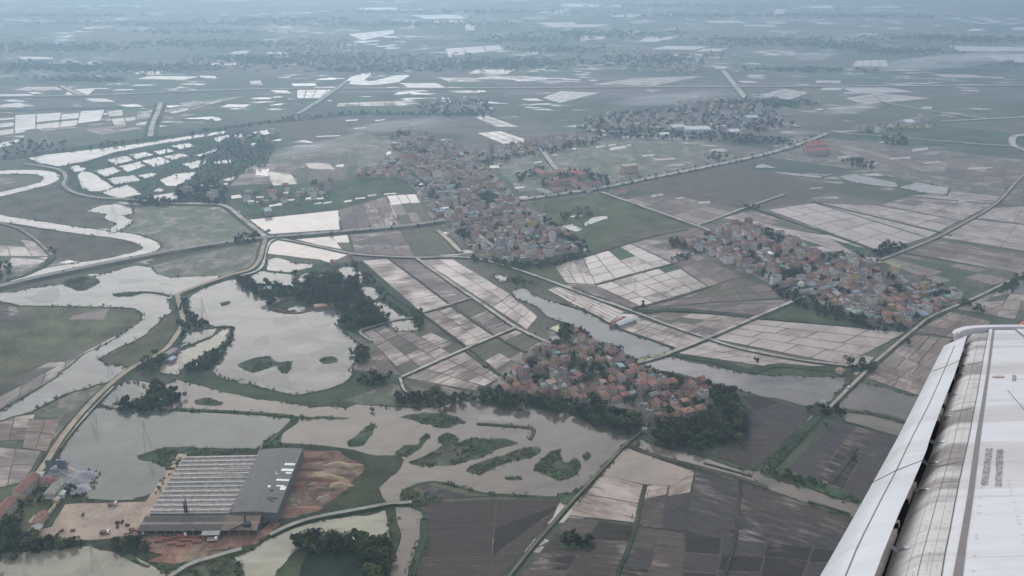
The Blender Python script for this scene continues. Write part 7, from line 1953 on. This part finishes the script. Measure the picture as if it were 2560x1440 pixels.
def lettering(text, p_start, p_end, up_hint, width_px):
    cu = bpy.data.curves.new('lettering', 'FONT'); cu.body = text; cu.size = 1.0; cu.resolution_u = 2; cu.offset = 0.015
    ob = bpy.data.objects.new('lettering_tmp', cu); COL.objects.link(ob)
    dg = bpy.context.evaluated_depsgraph_get(); me = bpy.data.meshes.new_from_object(ob.evaluated_get(dg)); bpy.data.objects.remove(ob)
    co = np.empty(len(me.vertices) * 3); me.vertices.foreach_get('co', co); co = co.reshape(-1, 3)
    w = co[:, 0].max(); h = co[:, 1].max()
    out_ = []
    for v in co:
        u, q = v[0] / w, v[1] / h
        px = p_start[0] + (p_end[0] - p_start[0]) * u + up_hint * width_px * q; py = p_start[1] + (p_end[1] - p_start[1]) * u
        out_.append(on_skin(px, py, 0.008))
    me.vertices.foreach_set('co', np.array([tuple(v) for v in out_]).ravel()); me.materials.clear(); me.materials.append(plain('stencil_ink', (0.12, 0.12, 0.13), 0.7, 0.3)); me.update()
    link('lettering', me, wing, (0, 0, 0))


lettering('DO NOT WALK OUTSIDE THIS AREA', (2465, 1120), (2452, 1212), 1, 17)
lettering('DO NOT WALK OUTSIDE THIS AREA', (2504, 1214), (2508, 1122), -1, 17)
lettering('0702', (2530, 952), (2531, 937), 1, 10)
# oval access panel
e = [on_skin(2496 + 16 * math.cos(a), 941 + 2.6 * math.sin(a), 0.006) for a in np.linspace(0, 2 * math.pi, 20, endpoint=False)]
mesh_obj('access_panel', e, [list(range(20))[::-1]], plain('grimy_panel', (0.33, 0.29, 0.28), 0.6, 0.3), wing, (0, 0, 0))
# tip fairing and the red fin behind it
def tip_row(px, py, dz, drop):
    p = wl_(px, py); return [p + Vector((0, 0.03, 0)), p + Vector((0, 0.05, -dz * .5)), p + Vector((0, 0.0, -dz)), p + Vector((0, -drop, -dz * .8)), p + Vector((0, -drop, 0))]


loft([tip_row(2398, 839, .12, .10), tip_row(2404, 832, .30, .14), tip_row(2420, 827, .42, .16), tip_row(2440, 824, .50, .17), tip_row(2470, 822.5, .58, .18), tip_row(2500, 821.5, .62, .18), tip_row(2540, 821, .64, .17), tip_row(2600, 820.5, .62, .14), tip_row(2680, 820, .5, .08)], 'wing_tip', W_SKIN, True)
pc = cp_(2540, 815); p = pc * ((-pc.z + .55) / -pc.z) - ROOT_C
fin = [(0, -.03), (.16, .07), (.45, .30), (1.0, 1.0), (1.35, 1.05), (1.2, .3), (1.1, -.03)]
a = [p + Vector((x, y, -0.15 * y)) for x, y in fin]; b = [q + Vector((0, 0, -.05)) for q in a]; n = len(a)
mesh_obj('winglet', a + b, [list(range(n)), [2 * n - 1 - i for i in range(n)]] + [[i, n + i, n + (i + 1) % n, (i + 1) % n] for i in range(n)], W_RED, wing, (0, 0, 0))

# ------------------------------------------------------------------ the hazy air
m, nt, b = new_mat('hazy_air'); nt.nodes.clear()
out = nt.nodes.new('ShaderNodeOutputMaterial'); pv = nt.nodes.new('ShaderNodeVolumePrincipled')
pv.inputs['Color'].default_value = (0.54, 0.77, 1.0, 1); pv.inputs['Density'].default_value = HAZE_D
pv.inputs['Anisotropy'].default_value = 0.68
nt.links.new(pv.outputs[0], out.inputs['Volume'])
hz = MB().box(-13500, -3000, -1.5, 13500, 22500, 412).obj('haze', m)
tag(hz, 'pale blue haze over the delta', 'haze', kind='stuff')
